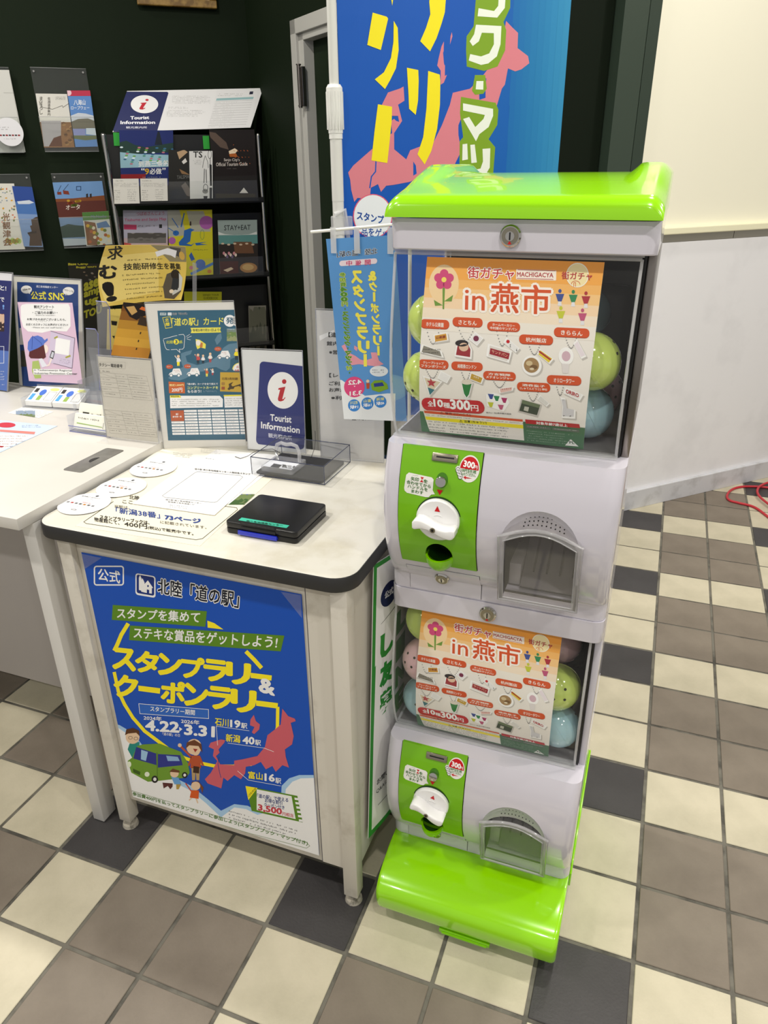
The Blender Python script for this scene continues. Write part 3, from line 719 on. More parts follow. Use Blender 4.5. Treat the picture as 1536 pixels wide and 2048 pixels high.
# window
WX0, WX1 = .8295, 1.2235
b = BM(); WS = smooth(WPF, 2)
out = []
for zz, y in WS:
    P = []; r = .008
    P.append((WX0, .585))
    for k in range(4): a = math.radians(180+30*k); P.append((WX0+r+r*math.cos(a), y+r+r*math.sin(a)))
    for k in range(4): a = math.radians(270+30*k); P.append((WX1-r+r*math.cos(a), y+r+r*math.sin(a)))
    P.append((WX1, .585)); out.append([b.verts.new((x, yy, zz+Z1)) for x, yy in P])
for A, B in zip(out[:-1], out[1:]):
    for k in range(len(A)-1): b.faces.new((A[k], A[k+1], B[k+1], B[k]))
win = upart('window', b, WINDOW, 50, 'curved clear plastic window')
b = BM()
for x in (WX0+.003, WX1-.003): tube(b, [(x, y+.0015, zz+Z1) for zz, y in WS], .0026, 8)
tube(b, [(WX0+.003, WS[-1][1], WS[-1][0]+Z1), (WX1-.003, WS[-1][1], WS[-1][0]+Z1)], .0028, 8)
tube(b, [(WX0+.003, WS[0][1]-.001, WS[0][0]+Z1+.001), (WX1-.003, WS[0][1]-.001, WS[0][0]+Z1+.001)], .003, 8)
box(b, WX0, WX1, .246, .30, Z1+.3105, Z1+.3135); box(b, WX0, WX1, .250, .30, Z1+.630, Z1+.633)
unit.append(obj('window_rim', b, CEDGE, win, 60))
b = BM(); box(b, .835, 1.218, .586, .590, Z1+.312, Z1+.632); box(b, .90, 1.205, .560, .586, Z1+.33, Z1+.545, .02, 3)
upart('rear_panel', b, mat('black inner panel', '#151418', .35), 30)
b = BM(); box(b, .835, 1.218, .27, .586, Z1+.3105, Z1+.3145); upart('hopper_floor', b, mat('grey hopper floor', '#6c6a6a', .4), 30)
b = BM(); box(b, 1.2275, 1.2405, .268, .60, Z1+.308, Z1+.636, .002); pillar = upart('side_pillar', b, STEEL, 30, 'reflective steel side pillar')
b = BM(); box(b, 1.2238, 1.2273, .262, .60, Z1+.312, Z1+.632); upart('window_gasket', b, BLACK, 30)
b = BM(); box(b, .8285, .8335, .56, .60, Z1+.308, Z1+.636, .001); upart('rear_pillar', b, WHITE, 30)

# display card behind the window: artwork from the crop (840,500,4.042)
def wcard(u, v):
    zl = .321 + (.6215-.321)*v; return Vector((.887+.280*u - .006*(1-v)*(1-u), interp(WS, zl)+.0042, zl+Z1))
def wn(u, v):
    zl = .321 + (.6215-.321)*v; dy = (interp(WS, zl+.006)-interp(WS, zl-.006))/.012; return Vector((0, -1, dy)).normalized()
s = Sheet(wcard, wn, .28, .30, px2uv=homog([(88, 42), (1487, 68), (1312, 1590), (3, 1460)], [(0, 1), (1, 1), (1, 0), (0, 0)]))
ORG = '#d8531e'; GR = ['#f5a238', '#f6ae4e', '#f7bc6a', '#f9cc8c', '#f9dbb6', '#f8e8d2', '#f4efe6']
for k, c in enumerate(GR): s.uvrect(0, .62, 1, 1-.052*k, c, .05*k)
s.uvrect(0, 0, 1, .142, '#3d6e48', .4)
s.text('街ガチャ', 412, 200, 775, 210, 84, '#c8323a', 3, .03, ('#fff8f0', .11)); s.rrect(792, 128, 1108, 205, 6, '#fdf3e8', 1.5, .02)
s.text('MACHIGACYA', 800, 184, 1085, 188, 34, '#b5303a', 3, .02)
s.line([(805, 132), (1100, 138)], 4, '#b5303a', 2.5); s.line([(800, 198), (1085, 203)], 4, '#b5303a', 2.5)
s.text('in', 395, 440, 550, 445, 150, ORG, 3, .01, ('#fff8f0', .10)); s.text('燕', 600, 455, 815, 462, 215, ORG, 3, .05, ('#fff8f0', .11)); s.text('市', 840, 462, 1065, 468, 215, ORG, 3, .05, ('#fff8f0', .11))
# round emblem upper right
s.ell(1275, 168, 88, 92, '#f9e9b4', 1.5); s.ring(1275, 168, 86, 90, 6, '#fffdf4', 2); s.text('街ガチャ', 1152, 200, 1390, 206, 56, '#b5303a', 3, .03); s.ring(1262, 238, 34, 26, 4, ORG, 2.5, 180, 360); s.line([(1248, 255), (1248, 225), (1262, 225), (1262, 255)], 4, ORG, 2.5)
# plain generic stand-ins where the printed characters are left out: a flower and coloured blobs
s.ell(225, 250, 118, 150, '#f8d9a8', .9); 
for k in range(5): s.ell(225+46*math.cos(k*1.257-1.57), 215+46*math.sin(k*1.257-1.57), 34, 34, '#d4487e', 1.5, 16)
s.ell(225, 215, 20, 20, '#f5e46a', 2, 12); s.poly([(215, 262), (235, 262), (232, 440), (220, 440)], '#6f9a3a', 1.4); s.poly([(230, 380), (300, 330), (290, 380)], '#6f9a3a', 1.5); s.poly([(220, 410), (150, 370), (160, 415)], '#6f9a3a', 1.5)
for cx, cy, c in ((1140, 340, '#3b4f9a'), (1245, 345, '#2f8a58'), (1345, 355, '#b0303a'), (1150, 470, '#c9cf3a'), (1320, 485, '#c2567e')):
    s.ell(cx, cy-50, 13, 15, c, 2, 12); s.poly([(cx-34, cy-28), (cx+34, cy-28), (cx+14, cy+30), (cx-14, cy+30)], c, 2); s.poly([(cx-12, cy+28), (cx+12, cy+28), (cx+16, cy+62), (cx-16, cy+62)], '#e9e9ee', 2)
def pill(x0, y0, x1, y1, a, b_=None, sk=.03):
    s.rrect(x0, y0, x1, y1, (y1-y0)*.48, '#a63a12', 1.6, sk); s.rrect(x0, y0-4, x1, y1-5, (y1-y0)*.46, ORG, 2, sk); w_ = x1-x0; h_ = y1-y0
    if b_: s.text(a, x0+w_*.16, y0+h_*.42, x1-w_*.16, y0+h_*.44+sk*w_, h_*.28, '#fff6ee', 3, .03); s.text(b_, x0+w_*.09, y1-h_*.2, x1-w_*.09, y1-h_*.16+sk*w_, h_*.30, '#fff6ee', 3, .03)
    else: s.text(a, x0+w_*.2, y1-h_*.26, x1-w_*.2, y1-h_*.24+sk*w_*.8, h_*.48, '#fff6ee', 3, .03)
pill(48, 520, 275, 590, 'ホテル公楽園'); pill(300, 502, 537, 572, 'さとちん'); pill(573, 532, 832, 602, 'ホームベーカリー', '中村屋のサンドパン'); pill(825, 628, 1092, 700, '杭州飯店'); pill(1098, 570, 1377, 642, 'きららん')
pill(30, 835, 267, 908, 'クレープショップ', 'フランボワーズ'); pill(290, 848, 537, 915, '純喫茶ロンドン'); pill(540, 920, 797, 990, '方言戦隊', 'メテオレンジャー'); pill(805, 1005, 1068, 1078, '酒呑童子', '(しゅてんどうじ) 神社'); pill(1042, 945, 1314, 1018, 'オリロータワー')
def chain(x0, y0, x1, y1, d=70):
    n = 12
    for k in range(n+1):
        t = k/n; s.ell(x0+(x1-x0)*t, y0+(y1-y0)*t + d*math.sin(math.pi*t), 5, 5, '#8d8d8d', 1.6, 6)
def charm(pts, fill, edge='#ffffff', sh='#c9c5c0'):
    s.poly([(x+10, y+12) for x, y in pts], sh, 1.2); s.poly(pts, edge, 1.8); cx = sum(p[0] for p in pts)/len(pts); cy = sum(p[1] for p in pts)/len(pts)
    s.poly([(cx+(x-cx)*.82, cy+(y-cy)*.8) for x, y in pts], fill, 2.2)
for a in ((95, 590, 200, 590, 120), (345, 575, 470, 585, 100), (650, 605, 735, 610, 110), (900, 700, 990, 705, 80), (1190, 645, 1275, 650, 80), (90, 915, 185, 915, 70), (365, 915, 440, 920, 80), (615, 990, 715, 995, 60), (885, 1075, 970, 1085, 80), (1115, 1015, 1175, 1020, 90)): chain(*a)
charm([(150, 640), (260, 618), (270, 680), (155, 700)], '#d9a03a'); s.text('公楽園', 170, 672, 245, 662, 22, '#8a2020', 3, .03)
charm([(60, 712), (215, 765), (232, 818), (40, 775)], '#8f8b80'); s.micro(70, 740, 215, 790, 2, '#3b3833', 3)
charm([(430, 670), (480, 610), (545, 660), (495, 720)], '#f0eef0'); s.ell(487, 662, 22, 22, '#7a2a4a', 3, 16)
charm([(330, 720), (350, 680), (420, 675), (455, 750), (450, 825), (315, 805)], '#a02a34'); s.ell(390, 730, 38, 34, '#e7c3a8', 3, 20); s.ell(375, 700, 52, 26, '#2a2224', 3.3, 20)
charm([(725, 650), (830, 735), (800, 770), (700, 690)], '#f2f2f2'); s.ell(738, 682, 14, 14, RED, 3, 12); s.micro(752, 690, 812, 740, 1, '#222222', 3, sk=.7, cw=16)
charm([(580, 700), (770, 755), (745, 850), (565, 800)], '#e7e1dc'); s.poly([(600, 735), (752, 775), (742, 822), (592, 782)], '#a01c2c', 2.6); s.text('サンドパン', 610, 772, 735, 806, 26, '#e7b9a0', 3, .02)
charm([(985, 735), (1098, 815), (1065, 855), (965, 775)], '#e8cf3a'); s.poly([(985, 748), (1078, 815), (1070, 826), (978, 760)], '#b03028', 2.7)
s.ell(935, 878, 78, 80, '#c9c5c0', 1.2); s.ell(925, 868, 78, 80, '#ffffff', 1.8); s.ell(922, 866, 60, 60, '#a8875a', 2.2); s.ell(905, 850, 26, 20, '#d9c49a', 2.6, 14); s.ell(940, 880, 30, 18, '#7a5a34', 2.7, 14); s.ell(925, 895, 18, 10, '#e6d8b8', 2.8, 12)
charm([(1280, 655), (1355, 790), (1315, 810), (1250, 690)], '#f0e6ee'); s.ell(1195, 790, 60, 70, '#fff', 1.8); s.ell(1195, 790, 34, 40, '#d9b8c6', 2.2); s.poly([(1160, 850), (1220, 850), (1212, 925), (1168, 925)], '#e9e4e4', 1.8)
charm([(205, 920), (285, 965), (250, 1025), (175, 985)], '#f4f4f4'); charm([(60, 965), (215, 1010), (105, 1135)], '#e2d6bd'); s.poly([(95, 1060), (150, 1080), (108, 1125)], '#3a7a86', 2.8); s.poly([(120, 980), (135, 1010), (165, 1010), (142, 1030), (150, 1055), (125, 1040), (100, 1050), (110, 1025), (92, 1005), (118, 1005)], '#b8404a', 3)
charm([(440, 930), (545, 975), (525, 1025), (425, 985)], '#c8a23a'); s.micro(450, 945, 520, 975, 1, '#ffffff', 3, sk=.4, cw=15)
charm([(360, 1000), (455, 1010), (425, 1120), (400, 1155), (378, 1115)], '#2a8040'); s.ell(408, 1010, 44, 22, '#e4ddd0', 2.8, 16); s.ell(405, 1150, 28, 12, '#e6e6e6', 2.6, 12)
charm([(655, 1060), (780, 1040), (770, 1075), (665, 1100)], '#e9c2ba'); s.micro(670, 1055, 770, 1080, 1, '#b04040', 3, sk=-.15)
s.poly([(555, 1110), (620, 1095), (720, 1130), (740, 1180), (690, 1255), (560, 1210)], '#ffffff', 1.8)
for cx, cy, c in ((595, 1120, '#3b4f9a'), (640, 1135, '#2f8a58'), (700, 1150, '#b0306a'), (590, 1190, '#c9cf3a'), (670, 1210, '#c2567e')): s.poly([(cx-24, cy-15), (cx+24, cy-12), (cx+9, cy+30), (cx-9, cy+28)], c, 2.4)
charm([(985, 1105), (1060, 1180), (1035, 1205), (960, 1140)], '#e4e4e0'); s.poly([(835, 1145), (1000, 1190), (962, 1300), (805, 1255)], '#c9c5c0', 1.4)
s.poly([(845, 1150), (985, 1190), (955, 1280), (815, 1245)], '#3e4a3a', 2.2); s.poly([(845, 1150), (985, 1190), (975, 1218), (836, 1180)], '#6b7a5c', 2.4); s.poly([(860, 1205), (895, 1212), (885, 1250), (850, 1240)], '#c8c8bc', 2.5)
charm([(1190, 1040), (1330, 1100), (1300, 1150), (1170, 1090)], '#f4f4f2'); s.text('ORIRO', 1192, 1085, 1292, 1122, 30, '#b8202c', 3, .04)
charm([(1145, 1120), (1185, 1130), (1195, 1215), (1265, 1230), (1260, 1305), (1150, 1300), (1160, 1200)], '#d9d9de'); s.micro(1165, 1265, 1250, 1295, 1, '#222222', 3, cw=16); s.micro(1152, 1135, 1180, 1150, 1, '#222222', 3)
s.rrect(38, 1152, 538, 1262, 52, '#b8141e', 1.6, .04); s.rrect(36, 1147, 535, 1252, 50, '#c8202a', 2, .04)
s.text('全', 85, 1222, 128, 1224, 48, '#ffffff', 3, .04); s.text('10', 135, 1222, 205, 1228, 62, '#ffffff', 3, .05); s.text('種', 210, 1232, 262, 1236, 46, '#ffffff', 3, .04); s.text('300', 268, 1240, 422, 1250, 80, '#ffffff', 3, .05); s.text('円', 430, 1255, 488, 1258, 52, '#ffffff', 3, .04)
s.text('協力:(一社)燕市観光協会', 548, 1275, 750, 1284, 15, '#333333', 3, .01)
s.poly([(40, 1255), (840, 1318), (835, 1520), (70, 1455)], '#eeeae0', 1.5); s.poly([(48, 1262), (838, 1322), (838, 1342), (50, 1285)], '#d8531e', 2); s.text('⚠ 警告 (けいこく)', 175, 1290, 420, 1302, 20, '#7a1408', 3, .02)
s.poly([(52, 1315), (838, 1372), (838, 1405), (56, 1345)], '#f2e21a', 2); s.text('⚠ 注意 (ちゅうい)', 325, 1362, 545, 1372, 24, '#222222', 3, .02)
s.micro(62, 1290, 835, 1308, 1, '#4a4a46', 3, sk=.075); s.micro(70, 1345, 820, 1455, 4, '#3a3a38', 3, sk=.075, cw=13)
s.poly([(858, 1320), (1290, 1352), (1296, 1388), (860, 1358)], '#b8141e', 2); s.text('対象年齢7歳以上', 945, 1362, 1195, 1380, 26, '#ffffff', 3, .02)
s.poly([(862, 1372), (1055, 1386), (1060, 1412), (862, 1396)], '#5d6a5e', 2); s.poly([(1072, 1388), (1285, 1402), (1290, 1428), (1070, 1412)], '#5d6a5e', 2); s.micro(875, 1376, 1045, 1390, 1, '#e0e8e0', 3, sk=.07); s.micro(1085, 1392, 1275, 1406, 1, '#e0e8e0', 3, sk=.07)
s.micro(862, 1412, 1230, 1525, 5, '#b8ccb8', 3, sk=.08, fill=.35); s.poly([(1215, 1492), (1275, 1562), (1165, 1555)], '#eef0ea', 3); s.text('PL', 1203, 1535, 1243, 1538, 24, '#3d5e48', 3.5, .04)
card = s.done('display_card', machine, '#f4f0ea', .0006, n=(1, 24), label='orange and white display card')
unit.append(card); unit += list(card.children)

# copies for the lower unit
m_ = {}
for o in unit:
    c = o.copy(); COL.objects.link(c); m_[o] = c
for o in unit:
    c = m_[o]
    if o.parent is machine: c.location = c.location + Vector((0, 0, Z2-Z1))
    else: c.parent = m_[o.parent]
m_[knob].data = knob.data.copy()
piv = DC - machine.location
for o in (dial,) + tuple(dial.children):
    c = m_[o]; c.data = o.data.copy(); c.data.transform(Matrix.Translation(piv) @ Matrix.Rotation(math.radians(14), 4, 'Y') @ Matrix.Translation(-piv))
m_[pillar].data = pillar.data.copy(); m_[pillar].data.materials[0] = WHITE; m_[pillar]['label'] = 'white side pillar'

# ---- lid
b = BM(); LP = []
NX, NY = 28, 20; x0, x1, yfr, ybk = .8255, 1.2425, .2205, .605; zb = 1.507
def lidz(u, v):
    """u across, v front to back"""
    zt = 1.536 + .032*math.sin(min(1, v*1.7)*math.pi/2) - .002*v
    d = min(u, 1-u)*(x1-x0)
    zt -= .016*max(0, 1-d/.022)**2
    e = v*(ybk-yfr); zt -= .012*max(0, 1-e/.014)**2
    e = (1-v)*(ybk-yfr); zt -= .02*max(0, 1-e/.02)**2
    if v > .2:   # raised side rails with a flat top
        q = min(1, max(0, (.066-d)/.022)); zt += .015*q*q*(3-2*q)*min(1, (v-.2)/.3)
    return zt
us = [0, .006, .015, .03, .045] + [.06+.88*k/48 for k in range(49)] + [.955, .97, .985, .994, 1]; vs_ = [0, .006, .014, .025, .04] + [.06+.88*k/14 for k in range(15)] + [.96, .98, 1]
T = [[b.verts.new((x0+(x1-x0)*u, yfr+(ybk-yfr)*v, lidz(u, v))) for v in vs_] for u in us]
for i in range(len(us)-1):
    for j in range(len(vs_)-1): b.faces.new((T[i][j], T[i+1][j], T[i+1][j+1], T[i][j+1]))
edge = [T[i][0] for i in range(len(us))] + [T[-1][j] for j in range(1, len(vs_))] + [T[i][-1] for i in range(len(us)-2, -1, -1)] + [T[0][j] for j in range(len(vs_)-2, 0, -1)]
low = [b.verts.new((v.co.x, v.co.y, zb)) for v in edge]
for k in range(len(edge)): b.faces.new((edge[k], low[k], low[(k+1) % len(edge)], edge[(k+1) % len(edge)]))
b.faces.new(low); bmesh.ops.recalc_face_normals(b, faces=b.faces[:])
lid = obj('lid', b, GREEN, machine, 40, 'lime green glossy lid')
# ---- capsules (things of their own)
CAPC = {'lime': mat('lime capsule plastic', '#c6da70', .12, coat=.5, sss=.15), 'blue': mat('pale blue capsule plastic', '#a6cbd6', .12, coat=.5, sss=.15), 'pink': mat('pale pink capsule plastic', '#e6bfc4', .12, coat=.5, sss=.15)}
def shellmesh(r, half, m):
    b = BM(); bmesh.ops.create_uvsphere(b, u_segments=32, v_segments=20, radius=r)
    for v in b.verts:
        if abs(v.co.z) < r*.999: pass
    bmesh.ops.bisect_plane(b, geom=b.verts[:]+b.edges[:]+b.faces[:], plane_co=(0, 0, .0004*half), plane_no=(0, 0, -half), clear_outer=True)
    for v in b.verts: v.co.z = v.co.z*.94
    me = bpy.data.meshes.new('half'); b.to_mesh(me); b.free(); me.materials.append(m); me.shade_smooth(); return me
CR = .0485; CM = {}
for c, m in CAPC.items():
    b = BM(); cyl(b, (0, 0, -.0026), (0, 0, .0026), CR*1.008, n=40); me = bpy.data.meshes.new('seam_band'); b.to_mesh(me); b.free(); me.materials.append(m); me.shade_smooth(); me.set_sharp_from_angle(angle=.6)
    b = BM()
    for k in range(4):
        a = math.radians(45+90*k); d = Vector((math.cos(a)*.33, math.sin(a)*.33, .94)).normalized(); cyl(b, d*CR*.935, d*CR*.957, .0028, n=10)
    mh = bpy.data.meshes.new('air_hole'); b.to_mesh(mh); b.free(); mh.materials.append(mat('dark hole', '#2a2a1c', .6))
    CM[c] = (shellmesh(CR, 1, m), shellmesh(CR, -1, m), me, mh)
def capsule(p, c, rot, label, grp):
    e = empty('toy_capsule', p, label, 'toy capsule', grp); e.rotation_euler = [math.radians(a) for a in rot]
    for nm, me in zip(('shell_half', 'shell_half', 'seam_band', 'air_holes'), CM[c]):
        o = bpy.data.objects.new(nm, me); COL.objects.link(o); o.parent = e
G1, G2 = 'toy capsules in the upper window', 'toy capsules in the lower window'
UP = [((.882, .317, 1.330), 'lime', (60, 0, 85), 'top lime green capsule left of the card in the upper window', G1), ((.882, .291, 1.236), 'lime', (120, 25, -30), 'holed lime green capsule second down at the left of the upper window', G1),
      ((.882, .375, 1.186), 'lime', (20, 40, 0), 'lowest lime green capsule at the left of the upper window', G1), ((1.162, .295, 1.285), 'lime', (55, 30, 70), 'lime green capsule beside the right edge of the upper card', G1),
      ((1.159, .333, 1.188), 'blue', (60, 0, 110), 'pale blue capsule at the bottom right of the upper window', G1), ((1.123, .481, 1.330), 'blue', (30, 20, 0), 'pale blue capsule high at the back right of the upper window', G1),
      ((1.166, .464, 1.188), 'pink', (30, 70, 0), 'pale pink capsule half hidden behind the lime and blue ones, upper window', G1)]
LO = [((.886, .304, .713), 'lime', (60, 0, 40), 'lime green capsule at the top left of the lower window', G2), ((.882, .290, .616), 'pink', (68, 0, -32), 'pale pink capsule with air holes left of the lower card', G2),
      ((.882, .302, .506), 'blue', (70, 30, 0), 'pale blue capsule at the bottom left of the lower window', G2), ((1.153, .368, .678), 'pink', (10, 40, 0), 'pale pink capsule at the top right of the lower window', G2),
      ((1.164, .294, .616), 'lime', (72, 0, 15), 'lime green capsule with air holes right of the lower card', G2), ((1.174, .297, .518), 'blue', (60, 0, 120), 'pale blue capsule right of the lower card near the bottom', G2),
      ((1.150, .392, .506), 'pink', (60, 10, 20), 'pale pink capsule at the bottom right of the lower window', G2)]
for p in UP + LO: capsule(*p)

# ================================================================== counter table
TX0, TX1, TY0, TY1, TZ = .060, .800, .096, .700, .900
table = empty('counter_table', (.43, .40, 0), 'beige steel counter table with black edged cream top, left of the capsule machine', 'table')
b = BM(); prism(b, [(x, y, TZ-.0275) for x, y in rr(TX0+.003, TX1-.003, TY0+.003, TY1-.003, .047, 8)], (0, 0, .0275), bev=.001)
obj('tabletop', b, TOPM, table, 30, 'cream marbled laminate top')
b = BM(); O_ = rr(TX0, TX1, TY0, TY1, .05, 8); I_ = rr(TX0+.004, TX1-.004, TY0+.004, TY1-.004, .046, 8); n = len(O_)
prof = [(0, .0), (0, 1)]
A = [[b.verts.new((x, y, zz)) for x, y in P] for P, zz in ((I_, TZ-.0305), ([(x*.75+u*.25, y*.75+v*.25) for (x, y), (u, v) in zip(O_, I_)], TZ-.0305), (O_, TZ-.028), (O_, TZ-.003), ([(x*.6+u*.4, y*.6+v*.4) for (x, y), (u, v) in zip(O_, I_)], TZ-.0004), (I_, TZ-.0006))]
for P, Q in zip(A[:-1], A[1:]):
    for k in range(n): b.faces.new((P[k], P[(k+1) % n], Q[(k+1) % n], Q[k]))
obj('edge_band', b, EDGEB, table, 40, 'black rubber edge band')
for lx, ly in ((.123, .130), (.7665, .130), (.123, .655), (.7665, .655)):
    b = BM(); box(b, lx-.0175, lx+.0175, ly-.0175, ly+.0175, .028, TZ-.03, .002); lg = obj('leg', b, BEIGE, table, 30)
    b = BM(); cyl(b, (lx, ly, .001), (lx, ly, .010), .021, .019, 20); cyl(b, (lx, ly, .010), (lx, ly, .030), .013, n=16); obj('foot', b, mat('scuffed foot', '#b5afa2', .5, noise=('#7a766c', 40, .5, .6)), lg, 40)
b = BM(); box(b, .1408, .7487, .128, .148, .10, TZ-.03, .0015); obj('front_panel', b, BEIGE, table, 30, 'beige painted front panel')
b = BM(); box(b, .690, .6915, .1272, .129, .10, TZ-.032); obj('panel_seam', b, mat('seam grey', '#55525a', .6), table)
b = BM(); box(b, .692, .7487, .1262, .128, .10, TZ-.031, .0005); obj('panel_fold', b, BEIGE, table)
for xa in (.115, .7665):
    b = BM(); box(b, xa-.008 if xa < .4 else xa-.002, xa+.002 if xa < .4 else xa+.012, .1478, .6373, .10, TZ-.03, .001); obj('side_panel', b, BEIGE, table)
b = BM(); box(b, .141, .749, .66, .67, .10, TZ-.03, .001); obj('back_panel', b, BEIGE, table)

# ---- big blue poster on the table front, artwork from crop (150,1090,3.0118)
y_ = .1245
s = plane_sheet((.156, y_, .116), (.528, 0, .003), (0, 0, .716), (150, 1090, 3.0118), Vector((0, -1, 0)))
BLUE = '#1050b8'; YEL = '#ffec24'; WH = '#f2f2f2'; PK = '#cf5f6c'; OL = '#5b8a1e'
s.uvrect(0, 0, 1, 1, BLUE, 0)
s.poly([(205, 1065), (270, 1085), (330, 1120), (380, 1170), (420, 1225), (560, 1260), (600, 1400), (700, 1450), (800, 1530), (880, 1600), (960, 1560), (1040, 1570), (1100, 1600), (1240, 1560), (1245, 1450), (1290, 1405), (1350, 1385), (1450, 1385), (1500, 1900), (200, 1700)], '#a9cdee', 1)
s.poly([(200, 1085), (260, 1100), (320, 1140), (360, 1190), (400, 1250), (560, 1290), (600, 1430), (700, 1480), (790, 1555), (880, 1640), (960, 1580), (1030, 1590), (1100, 1625), (1260, 1580), (1270, 1470), (1310, 1425), (1360, 1405), (1450, 1402), (1500, 1900), (200, 1700)], WH, 1.2)
s.frame_rect(118, 128, 292, 240, 8, WH, 2, 14); s.text('公式', 140, 210, 272, 232, 72, WH, 3, .035)
# (frame slants with the page)
s.rrect(365, 168, 486, 298, 16, WH, 2, .17); s.rrect(372, 176, 478, 288, 12, '#14307c', 2.2, .17)
s.poly([(386, 270), (386, 195), (393, 180), (402, 200), (405, 275)], WH, 3); s.poly([(400, 280), (398, 215), (408, 200), (420, 225), (420, 285)], WH, 2.8)
s.poly([(410, 245), (440, 212), (472, 258), (464, 258), (464, 292), (448, 290), (448, 270), (434, 266), (434, 288), (418, 285)], WH, 3.2); s.ell(441, 246, 5, 7, '#14307c', 3.4, 10)
s.text('北陸「道の駅」', 500, 290, 985, 378, 92, '#0c1226', 3, .035, (WH, .085))
s.poly([(228, 360), (795, 398), (786, 492), (222, 450)], OL, 2); s.text('スタンプを集めて', 255, 440, 750, 468, 62, WH, 3, .045)
s.poly([(332, 484), (1262, 545), (1240, 640), (326, 572)], OL, 2.2); s.text('ステキな賞品をゲットしよう!', 355, 560, 1215, 622, 66, WH, 3.2, .045)
# yellow ring
for a0, a1 in ((100, 171), (189, 233), (300, 333)):
    pass
RG = [(318, 478), (280, 540), (255, 600), (240, 630)]; s.line(RG, 24, YEL, 2)
s.poly([(798, 455), (840, 470), (895, 508), (800, 497)], YEL, 2); s.line([(1035, 645), (1080, 690), (1120, 735)], 24, YEL, 2)
s.line([(238, 770), (262, 880), (300, 960), (350, 1040), (420, 1120), (500, 1180), (560, 1225), (660, 1282), (740, 1310), (840, 1330), (950, 1332), (1060, 1320), (1140, 1260), (1190, 1190), (1220, 1100), (1222, 980)], 20, YEL, 2)
def kat(t, x0, y0, x1, y1, h):
    n = len(t)
    for i, ch in enumerate(t):
        xa, ya = x0+(x1-x0)*i/n, y0+(y1-y0)*i/n; xb, yb = x0+(x1-x0)*(i+.94)/n, y0+(y1-y0)*(i+.94)/n
        if ch == 'ー': s.poly([(xa, ya-h*.62), (xb, yb-h*.62), (xb-3, yb-h*.36), (xa+2, ya-h*.36)], YEL, 3)
        else: s.text(ch, xa, ya, xb, yb, h, YEL, 3, .060)
kat('スタンプラリー', 232, 740, 1195, 860, 120); kat('クーポンラリー', 240, 905, 1232, 1030, 125)
s.text('&', 1112, 880, 1200, 905, 82, WH, 3.5, .05)
s.poly([(385, 955), (805, 990), (806, 1045), (392, 1015)], '#2a66c4', 2); s.frame_rect(0, 0, 1, 1, 1, WH, 2) if False else s.line([(385, 955), (805, 990), (806, 1045), (392, 1015), (385, 955)], 3, WH, 2.4)
s.text('スタンプラリー期間', 455, 1000, 722, 1024, 30, WH, 3, .04)
s.text('2024年', 415, 1052, 522, 1060, 26, WH, 3, .03); s.text('2026年', 640, 1072, 750, 1082, 26, WH, 3, .03)
s.text('4.22', 428, 1115, 625, 1128, 60, WH, 3, .05); s.poly([(628, 1095), (648, 1108), (630, 1122)], WH, 3); s.text('3.31', 662, 1140, 838, 1155, 60, WH, 3, .05); s.text('「道の駅」の日', 528, 1145, 632, 1155, 18, WH, 3, .01)
s.text('石川', 845, 1085, 925, 1094, 44, YEL, 3, .04); s.text('19', 938, 1095, 995, 1100, 42, WH, 3, .05); s.text('駅', 1002, 1102, 1038, 1106, 32, WH, 3, .03)
s.text('新潟', 910, 1182, 995, 1192, 46, YEL, 3, .04); s.text('40', 1012, 1195, 1080, 1200, 42, WH, 3, .05); s.text('駅', 1086, 1203, 1120, 1208, 32, WH, 3, .03)
s.text('富山', 1045, 1405, 1130, 1415, 44, YEL, 3, .04); s.text('16', 1145, 1418, 1202, 1424, 42, WH, 3, .05); s.text('駅', 1208, 1432, 1242, 1438, 32, WH, 3, .03)
s.line([(1050, 1118), (852, 1090), (860, 1205)], 2.5, WH, 3); s.line([(922, 1192), (1140, 1222), (1198, 1244)], 2.5, WH, 3); s.line([(980, 1360), (1045, 1415), (1240, 1450)], 2.5, WH, 3)
s.poly([(1250, 985), (1285, 1030), (1325, 1045), (1330, 1060), (1300, 1070), (1318, 1150), (1308, 1200), (1265, 1230), (1270, 1275), (1290, 1340), (1250, 1325), (1210, 1365), (1190, 1330), (1150, 1350), (1120, 1305), (1080, 1325), (1030, 1335), (1025, 1375), (1000, 1410), (960, 1385), (920, 1420), (895, 1400), (882, 1465), (800, 1435), (783, 1410), (820, 1370), (858, 1300), (832, 1270), (838, 1230), (806, 1215), (818, 1190), (880, 1170), (905, 1175), (900, 1190), (865, 1230), (872, 1250), (850, 1270), (875, 1320), (960, 1325), (960, 1298), (1010, 1290), (1100, 1270), (1145, 1215), (1160, 1145), (1205, 1110), (1240, 1080)], PK, 2.6)
s.poly([(1078, 1022), (1090, 1060), (1115, 1080), (1110, 1110), (1080, 1138), (1066, 1128), (1082, 1095), (1055, 1085), (1058, 1050)], PK, 2.6)
s.line([(868, 1275), (862, 1320), (872, 1370), (880, 1400)], 3.5, '#27408a', 3)
